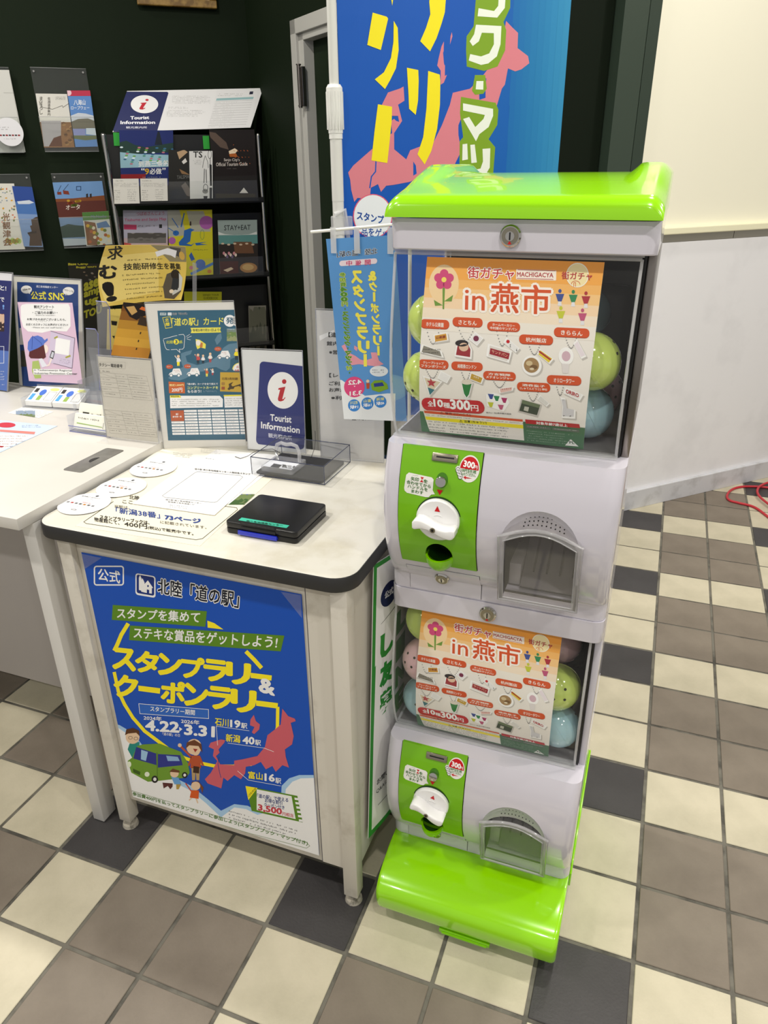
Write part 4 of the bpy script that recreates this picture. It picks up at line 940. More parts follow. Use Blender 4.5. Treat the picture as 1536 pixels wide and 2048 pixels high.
# car and family
s.poly([(318, 1300), (345, 1280), (375, 1210), (410, 1200), (510, 1195), (640, 1245), (680, 1310), (692, 1370), (672, 1400), (500, 1420), (440, 1425), (340, 1370)], '#6f9a2c', 3)
s.poly([(370, 1215), (490, 1255), (492, 1325), (352, 1285)], '#27308a', 3.2); s.poly([(400, 1232), (440, 1245), (428, 1300), (398, 1290)], '#9cc4e4', 3.4); s.poly([(500, 1258), (635, 1265), (650, 1325), (500, 1340)], '#27308a', 3.2)
s.poly([(550, 1268), (620, 1275), (632, 1300), (560, 1300)], '#8eb4dc', 3.3); s.line([(495, 1250), (497, 1400)], 4, '#4a7018', 3.5); s.poly([(350, 1345), (395, 1365), (392, 1385), (352, 1368)], '#3a5a10', 3.4)
for cx, cy, r in ((482, 1410, 20), (662, 1385, 17)): s.ell(cx, cy, r, r*1.1, '#1c1c1c', 3.4, 18); s.ell(cx, cy, r*.5, r*.55, '#e9e9e9', 3.6, 12)
s.ell(328, 1320, 12, 18, '#e9f0d8', 3.4, 12); s.ell(435, 1380, 15, 15, '#e9f0d8', 3.4, 12)
s.poly([(330, 1195), (390, 1185), (385, 1230), (345, 1280), (318, 1230)], '#1f8a80', 2.8); s.ell(348, 1155, 42, 42, '#e9c9a8', 3, 20); s.poly([(302, 1145), (310, 1110), (350, 1100), (388, 1118), (390, 1150), (370, 1130), (320, 1135)], '#5a3418', 3.2); s.ring(335, 1160, 12, 9, 2, '#222222', 3.4, n=12); s.ring(368, 1165, 12, 9, 2, '#222222', 3.4, n=12)
person(s, 728, 1420, 215, '#b8502c', '#b89a6a', '#6a3a20', 3, 0); s.ell(718, 1215, 46, 48, '#e9c9a8', 3.4, 22); s.poly([(668, 1225), (675, 1188), (720, 1172), (762, 1198), (768, 1250), (745, 1210), (690, 1205)], '#6a3a20', 3.6); s.line([(705, 1280), (640, 1215)], 12, '#b8502c', 2.8); s.ell(632, 1205, 12, 12, '#e9c9a8', 3, 10); s.poly([(712, 1225), (740, 1228), (725, 1248)], '#a03028', 3.7); s.poly([(715, 1330), (750, 1335), (748, 1375), (712, 1370)], '#3a1c10', 3.6)
s.ell(600, 1375, 26, 24, '#e9c9a8', 3.8, 16); s.poly([(568, 1365), (590, 1345), (630, 1358), (632, 1370)], '#6a4020', 4); s.poly([(580, 1395), (625, 1400), (640, 1440), (600, 1440)], '#6aa4dc', 3.6); s.poly([(610, 1440), (640, 1440), (625, 1470), (612, 1470)], '#b89a4a', 3.6)
s.poly([(528, 1430), (590, 1435), (588, 1455), (575, 1470), (560, 1450), (535, 1465)], '#5a2a2a', 3.6)
s.ell(728, 1450, 28, 26, '#e9c9a8', 3.8, 16); s.poly([(700, 1448), (705, 1425), (745, 1422), (775, 1460), (768, 1495), (755, 1455)], '#7a4424', 3.6); s.poly([(702, 1475), (748, 1478), (745, 1528), (692, 1520)], '#d85a1c', 3.7); s.line([(700, 1480), (668, 1435)], 7, '#c84838', 3.6); s.line([(705, 1520), (690, 1535)], 7, '#e9c9a8', 3.5); s.line([(730, 1525), (740, 1552)], 7, '#e9c9a8', 3.5)
# coupon
s.poly([(1028, 1450), (1340, 1510), (1372, 1670), (1065, 1600)], OL, 3)
for k in range(6): s.poly([(1322+6*k*.9, 1520+26*k), (1348+5*k, 1524+26*k), (1352+5*k, 1537+26*k), (1325+5*k, 1534+26*k)], WH, 3.2)
s.poly([(1095, 1470), (1305, 1512), (1330, 1650), (1095, 1595)], WH, 3.2); s.poly([(1028, 1450), (1100, 1462), (1045, 1535)], YEL, 3.3); s.text('COUPON', 1046, 1518, 1090, 1472, 16, '#6a6a20', 4, .02)
s.text('「道の駅」で使える', 1098, 1520, 1285, 1548, 24, '#15357c', 4, .03); s.text('お得な割引', 1145, 1548, 1250, 1565, 24, '#15357c', 4, .03); s.text('クーポン付き', 1140, 1572, 1262, 1592, 22, '#15357c', 4, .03)
s.text('3,500', 1105, 1600, 1245, 1628, 40, '#c8404c', 4, .05); s.text('円相当', 1250, 1628, 1315, 1640, 22, '#c8404c', 4, .02)
s.line([(345, 1480), (1395, 1790), (1415, 1812), (1395, 1825), (1050, 1735), (345, 1520), (332, 1500), (345, 1480)], 3, '#9aa88a', 2.5)
s.text('参加費400円を払ってスタンプラリーに参加しよう(スタンプブック・マップ付き)', 348, 1510, 1400, 1812, 26, '#4c7a24', 3, .03)
s.micro(928, 1592, 1335, 1650, 3, '#3c3c3c', 3, sk=.29, cw=9)
po = s.done('poster', None, BLUE, .0005, n=(1, 1))
tag(po, 'large blue stamp rally poster with yellow lettering taped to the table front', 'poster')
for tri in ([(35, 52), (160, 78), (50, 150)], [(1240, 282), (1360, 302), (1366, 440)]):
    b = BM(); s2 = plane_sheet((.156, y_-.0012, .116), (.528, 0, .003), (0, 0, .716), (150, 1090, 3.0118), Vector((0, -1, 0)))
    b.faces.new([b.verts.new(s2.f(*s2.uv(p))) for p in tri]); obj('corner_tape', b, clear('matt tape', '#f0f2f8', .6, .3, .13), po)

# ---- things on the cream table top
def flat(name, corners, z, label, cat, crop, base='#f2f0ec', draw=None, group=None, th=.0004):
    """sheet lying flat: corners = px of near-left, near-right, far-left on height z"""
    a, r, l = [atz(*c, z) for c in corners]
    s = plane_sheet(a, r-a, l-a, crop, Vector((0, 0, 1)))
    if draw: draw(s)
    o = s.done(name, None, base, th); tag(o, label, cat, group); return o
CT = (60, 860, 3.072)
def d_note(s):
    K = '#26241f'
    s.line([(512, 440), (330, 565), (345, 575), (1020, 675), (1060, 668), (1275, 490), (1270, 478), (1190, 468)], 3, K, 1)
    s.text('北陸', 610, 425, 672, 432, 24, K, 3, .03); s.text('ここ', 568, 450, 632, 456, 18, K, 3, .02); s.text('当駅は、', 520, 478, 612, 488, 18, '#7a766c', 3, .02)
    s.text('「新潟38番」', 528, 512, 800, 545, 36, '#26428c', 3, .06); s.text('73ページ', 830, 550, 1050, 577, 28, '#26428c', 3, .06); s.text('に記載されています。', 800, 575, 1085, 610, 18, '#6a665c', 3, .01)
    s.text('スタンプラリーブックは、', 430, 545, 735, 582, 22, K, 3, .04); s.text('物産館にて、', 395, 562, 550, 585, 26, K, 3, .05); s.text('400円', 580, 592, 720, 610, 28, K, 3, .05); s.text('(税込)で販売中です。', 725, 612, 1005, 652, 22, K, 3, .02)
    photo(s, 1220, 395, 1380, 460, ['#3a4c8c', '#6a7c4a', '#3a5a2a'], 2, 3)
flat('notice_sheet', ((150, 1052), (400, 1092), (330, 930)), TZ+.0006, 'printed notice with blue lettering taped under clear film on the cream table', 'paper', CT, '#ece6d2', d_note)
flat('printed_notice', ((268, 935), (405, 948), (330, 890)), TZ+.0012, 'pale sheet of small print below the road station sign', 'paper', CT, '#eeeadc', lambda s: (s.micro(880, 135, 1000, 165, 3, '#7a766c', 3, sk=.1, cw=6), s.micro(1050, 108, 1165, 140, 4, '#8a867c', 3, sk=.1, cw=6)))
def d_stamp(s):
    K = '#4a4a4a'; s.text('道の駅 燕三条地場産センター入館記念スタンプ', 1012, 245, 1355, 278, 10, K, 3, .02)
    s.line([(1030, 256), (1290, 280), (1308, 290), (1150, 440), (1130, 446), (830, 415), (812, 405), (1015, 262), (1030, 256)], 1.6, '#6a6a6a', 2)
    s.text('道の駅 燕三条地場産センター', 832, 432, 1055, 456, 8, K, 3, .01); s.text('新潟県三条市須頃1-17', 848, 446, 1010, 464, 8, K, 3, .01); s.micro(845, 455, 970, 478, 2, K, 3, sk=.1, cw=7)
flat('stamp_sheet', ((295, 990), (458, 1008), (432, 899)), TZ+.0016, 'white memorial stamp sheet lying beneath another on the cream table', 'paper', CT, '#f0efee', lambda s: (s.text('道の駅 燕三条地場産センター入館記念スタンプ', 1078, 182, 1365, 228, 10, '#4a4a4a', 3, .02), s.line([(1050, 210), (1065, 195), (1330, 232)], 1.6, '#6a6a6a', 2)), 'memorial stamp sheets', .001)
flat('stamp_sheet', ((265, 1007), (429, 1030), (393, 915)), TZ+.0030, 'white memorial stamp sheet with a blank framed box, topmost on the cream table', 'paper', CT, '#f6f5f4', d_stamp, 'memorial stamp sheets', .001)
# three round cards
def roundcard(cx, cy, k, label):
    c = atz(cx, cy, TZ+.0028 + .0004*k); r = .057; off = Vector((-r, -r, 0))
    s = plane_sheet(c+off, (2*r, 0, 0), (0, 2*r, 0), (0, 0, 1), Vector((0, 0, 1)))
    s.px = lambda x, y: (.5+.5*x, .5+.5*y)
    G = '#55555a'
    s.ell(0, .74, .07, .07, G, 2, 12)
    def T(t, x0, x1, yb, h, c_=G, b_=.02):
        O = Vector(s.uv((x0, yb))); 
        V, F = glyphs(t, b_); xs = [p[0] for p in V]; ax, bx = min(xs), max(xs); vs = [s.bm.verts.new((O.x+(x-ax)/(bx-ax)*(x1-x0)/2, O.y + y*h/2, 0)) for x, y in V]; mi = s.mi(c_)
        for fc in F:
            f = s.bm.faces.new([vs[q] for q in fc]); f.material_index = mi; f[s.lay] = 3
    T('道の駅 燕三条 公式アカウント', -.6, .3, .52, .09); T('Japanese flag', -.55, .1, .38, .06, '#8a8a8e', 0); T('Please follow us', -.6, .1, .26, .06, '#8a8a8e', 0)
    for j, c_ in enumerate(('#8a8a8e', '#b03030', '#6a6a6a', '#555555', '#c07a20', '#5a5a5a', '#7a7a7e')): s.poly([(-.78+.2*j, -.14), (-.66+.2*j, -.14), (-.66+.2*j, -.04), (-.78+.2*j, -.04)], c_, 2)
    T('follow up', -.15, .25, -.02 + .06, .08, '#b03030'); T('QR TOURIST GUIDE', -.35, .3, -.34, .06, '#8a8a8e', 0); T('Instagram', -.15, .12, -.62, .08, G) if False else s.ring(0, -.6, .12, .04, .02, G, 2, n=12)
    # round paper
    b = BM(); N = 40; P = [c + Vector((r*math.cos(t*2*math.pi/N), r*math.sin(t*2*math.pi/N), -.0004)) for t in range(N)]; prism(b, P, (0, 0, .0004))
    o = obj('round_card', b, ink('#f4f4f6')); tag(o, label, 'card', 'round information cards')
    me = bpy.data.meshes.new('printed_artwork'); V = []; F = []; MI = []
    for f in s.bm.faces:
        vv = list(f.verts); a = sum(vv[i].co.x*vv[(i+1) % len(vv)].co.y - vv[(i+1) % len(vv)].co.x*vv[i].co.y for i in range(len(vv)))
        if a < 0: vv = vv[::-1]
        F.append([len(V)+i for i in range(len(vv))]); MI.append(f.material_index); V += [tuple(s.f(v.co.x, v.co.y) + Vector((0, 0, LAY*(f[s.lay]+1))) - o.location) for v in vv]
    me.from_pydata(V, [], F)
    for p_, m_ in zip(me.polygons, MI): p_.material_index = m_
    for m_ in s.mats: me.materials.append(m_)
    q = bpy.data.objects.new('printed_artwork', me); COL.objects.link(q); q.parent = o
roundcard(169, 1007, 0, 'round white card nearest the front left corner of the cream table'); roundcard(243, 974, 1, 'round white card in the middle of the row of three'); roundcard(307, 936, 2, 'round white card farthest back of the row of three')

# ---- black stamp ink pad
pad = empty('ink_pad', (.56, .27, TZ+.001), 'black stamp ink pad case with green label and blue latch on cream table', 'ink pad')
def padbox(b, x0, x1, y0, y1, z0, z1, r, bev): prism(b, [(x, y, z0) for x, y in rr(x0, x1, y0, y1, r, 5)], (0, 0, z1-z0), bev=bev)
b = BM(); padbox(b, .480, .643, .196, .342, TZ+.001, TZ+.0125, .009, .0012); obj('lower_case', b, BLACK, pad, 40)
b = BM(); padbox(b, .480, .643, .196, .342, TZ+.0137, TZ+.0265, .009, .002); obj('lid', b, BLACK, pad, 40)
b = BM(); padbox(b, .482, .641, .198, .340, TZ+.0122, TZ+.014, .008, 0); obj('gap', b, mat('pad seam', '#050505', .7), pad)
b = BM(); box(b, .512, .601, .190, .202, TZ+.0035, TZ+.009, .0008); box(b, .512, .601, .1905, .194, TZ+.0035, TZ+.013, .0008); obj('latch', b, mat('blue translucent latch', '#1a2ec0', .2, coat=.5), pad, 40, 'blue plastic latch')
b = BM(); box(b, .517, .597, .194, .206, TZ+.013, TZ+.0225, .002); box(b, .517, .597, .1935, .199, TZ+.0265, TZ+.028, .0005); obj('thumb_rest', b, BLACK, pad, 40)
s = plane_sheet((.505, .2085, TZ+.0269), (.110, 0, 0), (0, .013, 0), (440, 860, 5.486), Vector((0, 0, 1)))
s.text('燕三条地場産センター', 290, 1010, 690, 1062, 20, '#123c30', 3, .03); s.done('name_label', pad, '#3fb89c', .0002, label='green name label')

# ---- clear box with acrylic stamp
CBX0, CBX1, CBY0, CBY1, CBZ = .376, .570, .487, .642, .948
cb = empty('clear_box', ((CBX0+CBX1)/2, (CBY0+CBY1)/2, TZ+.001), 'clear open acrylic box on the cream table holding a stamp and black mat', 'box')
def cpane(name, *a): b = BM(); box(b, *a); obj(name, b, ACRYLB, cb)
ACRYLB = clear('bluish acrylic', '#eef1f7', .9, .02, .03)
cpane('wall', CBX0, CBX1, CBY0, CBY0+.002, TZ+.001, CBZ); cpane('wall', CBX0, CBX1, CBY1-.002, CBY1, TZ+.001, CBZ); cpane('wall', CBX0, CBX0+.002, CBY0, CBY1, TZ+.001, CBZ); cpane('wall', CBX1-.002, CBX1, CBY0, CBY1, TZ+.001, CBZ)
b = BM(); t = .0009
for x in (CBX0, CBX1):
    for y in (CBY0, CBY1): cyl(b, (x, y, TZ+.001), (x, y, CBZ), t, n=6)
for zz in (TZ+.002, CBZ):
    tube(b, [(CBX0, CBY0, zz), (CBX1, CBY0, zz), (CBX1, CBY1, zz), (CBX0, CBY1, zz)], t*1.2, 6, closed=True)
obj('edges', b, mat('acrylic dark edge', '#3a4058', .2), cb)
mt = BM(); prism(mt, [(x, y, TZ+.001) for x, y in rr(CBX0+.006, CBX1-.010, CBY0+.006, CBY1-.012, .006, 3)], (0, 0, .006)); mt = obj('rubber_mat', mt, mat('black foam', '#1c1d20', .8)); tag(mt, 'black foam mat lying in the clear box', 'mat')
st = empty('hand_stamp', (.435, .55, TZ+.0075), 'clear acrylic stamp with handle standing on the black mat in the clear box', 'stamp')
STC = clear('stamp acrylic', '#e8ebf2', 1.0, .02, .2)
b = BM(); prism(b, [(x, y, TZ+.0075) for x, y in rr(.391, .478, .502, .582, .006, 4)], (0, 0, .012), bev=.001); obj('block', b, STC, st, 40)
b = BM(); tube(b, [(.408, .560, TZ+.019), (.406, .560, TZ+.045), (.410, .560, TZ+.058), (.422, .560, TZ+.064), (.436, .560, TZ+.061), (.450, .560, TZ+.064), (.464, .560, TZ+.060), (.470, .560, TZ+.046), (.469, .560, TZ+.019)], .0048, 10); obj('handle', b, clear('stamp handle acrylic', '#f0f2f6', 1.0, .02, .3), st, 60)
s = plane_sheet((.396, .506, TZ+.0198), (.078, 0, 0), (0, .045, 0), (440, 860, 5.486), Vector((0, 0, 1)))
s.poly([(548, 408), (592, 368), (680, 385), (640, 422)], '#25282e', 2); s.text('燕三条', 680, 415, 850, 440, 38, '#25282e', 3, .04); s.text('地場産センター', 640, 435, 800, 450, 12, '#25282e', 3, .01)
s.done('label', st, '#dfe1e8', .0002)
# wire cord
cw = BM(); c0 = [atz(*q, TZ+.002+h) for q, h in (((470, 913), .004), (480, 917), (495, 914), (508, 905), (530, 893), (552, 880)) for h in [.004]] if False else [atz(x, y, TZ+h) for x, y, h in ((470, 913, .004), (481, 917, .003), (496, 912, .006), (508, 904, .02), (522, 900, .048), (545, 898, .05), (560, 906, .045), (580, 912, .03))]
tube(cw, c0, .0008, 6); tube(cw, [atz(x, y, TZ+h) for x, y, h in ((630, 862, .05), (631, 880, .051), (628, 900, .03), (622, 916, .012))], .0007, 6)
co_ = obj('thin_cord', cw, mat('dark cord', '#2a2a2a', .5)); tag(co_, 'thin dark cord looped over the clear box', 'cord')

# ---- sign holders
def stand(name, pbl, pbr, z, ptl, lean, label, crop, draw, base='#e9e8e4', margin=.004, foot=.06, cat='sign', footdir=-1, shear=False):
    """acrylic stand: lower left/right px on height z, top left px; lean in degrees backwards"""
    A, B = atz(*pbl, z), atz(*pbr, z); ex = B-A; W = ex.length; e = ex.normalized(); nb = Vector((-e.y, e.x, 0))   # pointing away from the viewer
    upv = Vector((nb.x*math.sin(math.radians(lean)), nb.y*math.sin(math.radians(lean)), math.cos(math.radians(lean))))
    n = e.cross(upv).normalized(); n = n if n.dot(CAM-A) > 0 else -n
    Tp = hitp(*ptl, A, n) - A; Hh = Tp.dot(upv)
    if shear: Hh = Tp.length; upv = Tp.normalized()
    root = empty(name, ((A.x+B.x)/2, (A.y+B.y)/2, z), label, cat)
    b = BM(); obox(b, A + n*.0015, e*W, upv*Hh, n*.0012); obox(b, A - n*.0025, e*W, upv*Hh, n*.0012); obox(b, A - n*.0025 + upv*Hh, e*W, upv*.0012, n*.0052)
    obj('acrylic_panel', b, ACRYL, root)
    b = BM(); obox(b, A + n*.0022 + upv*(Hh), e*W, upv*.0016, -n*.0048); 
    for q in (A, B): obox(b, q - e*.0004 - n*.0024, e*.0008, upv*Hh, n*.005)
    obj('edges', b, clear('holder edge', '#9ea3a6', 1.0, .05, .3), root)
    b = BM(); fd = -nb if footdir < 0 else nb; obox(b, A, e*W, fd*foot, Vector((0, 0, .002))); obj('foot', b, ACRYL, root)
    s = plane_sheet(A + n*.0003 + upv*.003 + e*.0008, e*(W-.0016), upv*(Hh-.005), crop, n)
    draw(s); s.done('insert', root, base, .0003); return root
# road station card sign
TEAL = '#2c5f78'
def d_card(s):
    s.poly([(88, 185), (1172, 172), (1215, 1705), (215, 1718)], TEAL, 1)
    s.rrect(118, 208, 192, 240, 5, '#c9d6da', 2); s.text('公式', 124, 234, 186, 234, 24, TEAL, 3, .02); s.rrect(210, 206, 256, 242, 5, '#e0e6ea', 2); s.text('北陸「道の駅」', 262, 236, 440, 232, 26, '#15202c', 3, .02, ('#dfe6ea', .06))
    s.line([(150, 268), (240, 256), (262, 382), (185, 394), (150, 268)], 5, YEL, 2); s.text('北', 178, 318, 222, 314, 40, YEL, 3, .03); s.text('陸', 186, 366, 232, 362, 40, YEL, 3, .03)
    s.text('「道の駅」カード', 255, 365, 865, 352, 92, '#ece45a', 3, .035); s.ell(942, 305, 70, 70, WH, 2); s.ell(1042, 305, 70, 70, WH, 2); s.text('発', 900, 340, 985, 340, 76, TEAL, 3, .03); s.text('売', 1000, 340, 1085, 340, 76, TEAL, 3, .03); s.text('!', 1102, 345, 1130, 345, 78, WH, 3, .03)
    s.poly([(478, 388), (838, 382), (828, 412), (842, 442), (482, 450), (492, 420)], '#ece45a', 2); s.text('令和5年7月21日より', 502, 434, 820, 428, 34, '#27404a', 3, .03)
    photo(s, 908, 398, 1138, 545, ['#9ab4c4', '#7a8a80', '#6f8a4a', '#9aa070'], 2, 5)
    s.line([(160, 520), (300, 482), (320, 478)], 5, WH, 2); s.line([(340, 470), (395, 465), (412, 490), (402, 620), (385, 640), (345, 642), (355, 680), (315, 642), (250, 646)], 5, WH, 2); s.line([(230, 648), (200, 645), (182, 620), (158, 530)], 5, WH, 2)
    for a in ((430, 490, 470, 465), (435, 508, 490, 485), (438, 520, 480, 530)): s.line([a[:2], a[2:]], 4, WH, 2)
    s.text('北陸', 190, 575, 272, 572, 36, '#c8cf5a', 3, .03); s.ell(310, 552, 32, 32, YEL, 2); s.text('3', 296, 572, 324, 572, 40, TEAL, 3, .04); s.text('県', 345, 575, 385, 572, 36, '#c8cf5a', 3, .03)
    MP = '#5d8298'; s.poly([(1060, 560), (1070, 640), (1040, 720), (950, 760), (945, 860), (900, 900), (840, 880), (780, 850), (700, 860), (640, 900), (560, 910), (420, 985), (380, 1000), (340, 1010), (250, 1000), (215, 980), (300, 900), (390, 850), (370, 790), (365, 690), (420, 670), (500, 650), (480, 700), (420, 720), (440, 790), (560, 830), (700, 790), (800, 720), (870, 620), (930, 580)], MP, 1.5); s.poly([(840, 450), (800, 470), (765, 530), (790, 590), (830, 550), (850, 510)], MP, 1.5)
    for cx, cy, w_ in ((295, 925, 1), (508, 920, 1), (868, 715, 1)):
        s.poly([(cx-75, cy+20), (cx-60, cy-5), (cx-35, cy-15), (cx-20, cy-55), (cx+55, cy-58), (cx+78, cy-10), (cx+80, cy+20)], WH, 2); s.ell(cx-45, cy+25, 22, 22, '#3c6478', 2.4, 16); s.ell(cx-45, cy+25, 15, 15, WH, 2.6, 12); s.ell(cx+45, cy+25, 22, 22, '#3c6478', 2.4, 16); s.ell(cx+45, cy+25, 15, 15, WH, 2.6, 12); s.micro(cx-15, cy-45, cx+50, cy-10, 2, '#b8583c', 3, cw=18)
        s.ell(cx-65, cy-78, 42, 26, '#c25a34', 2, 18); s.micro(cx-90, cy-90, cx-40, cy-66, 1, WH, 3, cw=20)
    for a in ((335, 840, 135, '#e9e9e9', YEL, 1), (568, 815, 125, '#c8504c', '#23303c', 1), (628, 812, 110, '#e9e9e9', '#23303c', 0), (712, 798, 120, '#f0e9e0', '#b04848', 0), (1022, 770, 140, YEL, '#23303c', 0), (1105, 772, 125, '#d85a3c', '#ece45a', 1), (672, 965, 100, '#c8642c', '#ece45a', 1), (740, 948, 80, '#e9e9e9', '#b04040', 1)): person(s, *a[:5], L=3, arm=a[5])
    s.poly([(540, 520), (590, 530), (660, 580), (655, 635), (600, 620), (560, 640), (545, 600)], '#ece45a', 2.5); s.poly([(590, 560), (625, 565), (620, 620), (590, 620)], '#c87a3c', 2.8); s.ell(570, 565, 28, 34, '#f0e9e0', 3, 16)
    s.ell(1068, 880, 95, 82, '#ece45a', 2, 30, 180, 360); s.ell(1068, 880, 84, 74, WH, 2.2, 30, 170, 370); s.text('応募者', 1022, 862, 1108, 862, 26, '#c2503c', 3, .03); s.text('全員に進呈', 1000, 902, 1135, 902, 26, '#c2503c', 3, .03)
    s.poly([(830, 912), (1168, 915), (1172, 1150), (828, 1138)], '#c9a63a', 3); s.text('北陸3県制覇', 848, 1002, 1038, 1005, 30, '#6a4c14', 4, .02); s.poly([(1140, 980), (1160, 985), (1120, 1060), (1080, 1090), (1050, 1075), (1000, 1085), (990, 1108), (950, 1112), (935, 1125), (915, 1110), (935, 1085), (930, 1050), (985, 1025), (960, 1060), (975, 1080), (1040, 1060), (1090, 1040)], '#4a3a1c', 4)
    s.rrect(845, 1030, 885, 1065, 8, '#a8803a', 4); s.rrect(845, 1082, 885, 1118, 4, '#a0522c', 4)
    s.poly([(220, 1022), (410, 1032), (415, 1160), (225, 1160)], '#c8642c', 2); s.text('限定1,000円', 232, 1078, 398, 1076, 26, '#f2e8a0', 3, .03); s.text('200円', 258, 1145, 382, 1142, 46, WH, 3, .05)
    s.text('「道の駅」カードを全て揃えて', 440, 1062, 802, 1060, 22, WH, 3, .03); s.text('コンプリートカードを', 442, 1112, 805, 1108, 32, '#e6ec8a', 3, .03); s.text('もらおう!', 445, 1155, 605, 1152, 32, WH, 3, .03); s.micro(630, 1125, 805, 1148, 2, '#c8d4dc', 3, cw=8)
    s.poly([(235, 1190), (825, 1190), (862, 1230), (860, 1325), (240, 1338)], WH, 2); s.poly([(235, 1185), (355, 1183), (370, 1212), (240, 1214)], '#e2d93a', 2.4); s.text('申込方法', 250, 1208, 342, 1206, 20, '#333333', 3, .02); s.poly([(875, 1190), (1140, 1176), (1175, 1200), (1205, 1200), (1205, 1322), (882, 1330)], WH, 2); s.poly([(870, 1180), (1140, 1176), (1155, 1192), (872, 1198)], '#e2d93a', 2.4)
    s.micro(258, 1220, 828, 1318, 4, '#3c3c3c', 3, cw=13); s.micro(890, 1210, 1190, 1312, 4, '#5c5c5c', 3, cw=12)
    for j in range(9):
        for i in range(6):
            if j < 0: continue
            x0 = 402 + 161*(i-1) + 3*j; y0 = 1358 + 33.5*j - 2*(i-1)
            if i == 0:
                if j < 4: continue
            s.poly([(x0, y0), (x0+150, y0-2), (x0+152, y0+22), (x0+2, y0+24)], WH, 2); s.micro(x0+14, y0+4, x0+120, y0+18, 1, '#5c5c5c', 3, cw=11)
    s.poly([(240, 1365), (398, 1362), (405, 1488), (250, 1490)], '#b85a34', 2); s.text('駅', 305, 1418, 335, 1418, 20, WH, 3, .03); s.text('番号順一覧', 268, 1448, 375, 1446, 20, WH, 3, .03)
stand('sign_holder', (328, 898), (493, 893), TZ+.001, (313, 605), 3, 'acrylic sign holder with teal road station card notice on the cream table', (300, 590, 5.9077), d_card, '#dcdad4', foot=.05, footdir=1)
def d_info(s):
    s.poly([(100, 400), (612, 450), (560, 1245), (60, 1235)], '#e4e5e4', 1) if False else None
    NAVY = '#232e72'
    s.poly([(160, 520), (172, 502), (190, 497), (535, 538), (552, 548), (553, 575), (520, 1180), (512, 1200), (492, 1208), (150, 1165), (135, 1150), (130, 1130)], NAVY, 1)
    s.poly([(346 + 123*math.cos(t) + 0*math.sin(t), 730 + 148*math.sin(t) + 8*math.cos(t)) for t in [k*math.pi/20 for k in range(40)]], '#f0f0ee', 2)
    s.ell(358, 659, 18, 19, '#b8202a', 3, 20); s.poly([(312, 712), (368, 700), (345, 790), (342, 802), (352, 800), (364, 785), (368, 790), (352, 812), (330, 820), (312, 816), (306, 800), (325, 725), (310, 726)], '#b8202a', 3)
    s.text('Tourist', 246, 975, 415, 992, 52, '#f0f0f0', 3, .035); s.text('Information', 172, 1035, 482, 1078, 52, '#f0f0f0', 3, .035); s.text('観光案内所', 230, 1110, 420, 1135, 36, '#d0d2e0', 3, .02)
stand('sign_holder', (496, 900), (612, 908), TZ+.001, (508, 698), 4, 'small acrylic stand with navy tourist information card behind the clear box', (480, 600, 4.042), d_info, '#dddfdf', foot=.045, footdir=1)
def d_grey(s):
    K = '#3a3a3a'
    for t, x0, y0, x1, h in (('【道の駅 燕三条】', 716, 300, 1100, 40), ('館内のご案内について', 702, 368, 1180, 34), ('※営業時間は変わります', 722, 438, 1180, 34), ('【レストラン】', 722, 625, 1050, 34), ('ご利用のお客様は', 720, 690, 1100, 32), ('お声がけください。', 720, 742, 1100, 32), ('※利用時間 11:00〜', 738, 806, 1180, 32)):
        s.text(t, x0, y0, x1, y0+(x1-x0)*.012, h, K, 3, .02)
    s.text('道の駅 燕三条地場産センター', 905, 972, 1420, 974, 30, K, 3, .02)
    s.poly([(640, 290), (760, 240), (765, 262), (645, 330)], '#ededed', 1.5)
stand('sign_holder', (642, 915), (768, 925), TZ+.001, (631, 618), 2, 'large acrylic holder with a plain grey opening hours notice behind the hanging mini banner', (480, 600, 4.042), d_grey, '#cfcecc', foot=.05, footdir=1)

# ---- mini banner hanging from a thin white bar (seen from behind: mirrored print)
mb = empty('mini_banner', (.66, .60, TZ+.001), 'small pale blue mirrored stamp rally banner hanging from a thin white bar', 'banner')
YB = .56; P1 = aty(622, 464, YB); P2 = aty(800, 448, YB); PH = aty(822, 446, YB)
b = BM(); tube(b, [P1, PH], .0032, 8); obj('cross_bar', b, mat('white bar', '#ecebe4', .3), mb, 60)
b = BM(); tube(b, [(PH.x-.004, YB+.006, TZ+.008), (PH.x-.004, YB+.006, PH.z+.01)], .004, 8); cyl(b, (PH.x-.004, YB+.006, TZ+.001), (PH.x-.004, YB+.006, TZ+.008), .035, n=24); obj('stand_pole', b, mat('white bar', '#ecebe4', .3), mb, 60)
A = aty(652, 478, YB); Bq = aty(688, 838, YB); C_ = aty(790, 470, YB)
s = plane_sheet(Bq, (C_ - A), A - Bq, (580, 440, 4.268), Vector((0, -1, 0)))
LB = '#5b95d2'; s.uvrect(0, 0, 1, 1, LB, 0)
s.poly([(300, 1350), (440, 1365), (462, 1380), (640, 1500), (830, 1480), (900, 1480), (900, 1800), (300, 1800)], '#e9edf0', 1)
def mt(t, x0, y0, x1, y1, h, c, L=3, b_=.03, out=None): s.text(t, x1, y1, x0, y0, h, c, L, b_, out)     # mirrored
mt('北陸「道の駅」', 402, 318, 745, 288, 50, '#182848', 3, .04, ('#dce6f0', .07)); s.rrect(422, 348, 745, 395, 22, '#e9d8e2', 2, -.07)
for ch, x in (('開', 640), ('催', 560), ('中', 482)): mt(ch, x, 392-(x-482)*.05, x+48, 390-(x-482)*.05, 44, '#c8386c', 3, .04)
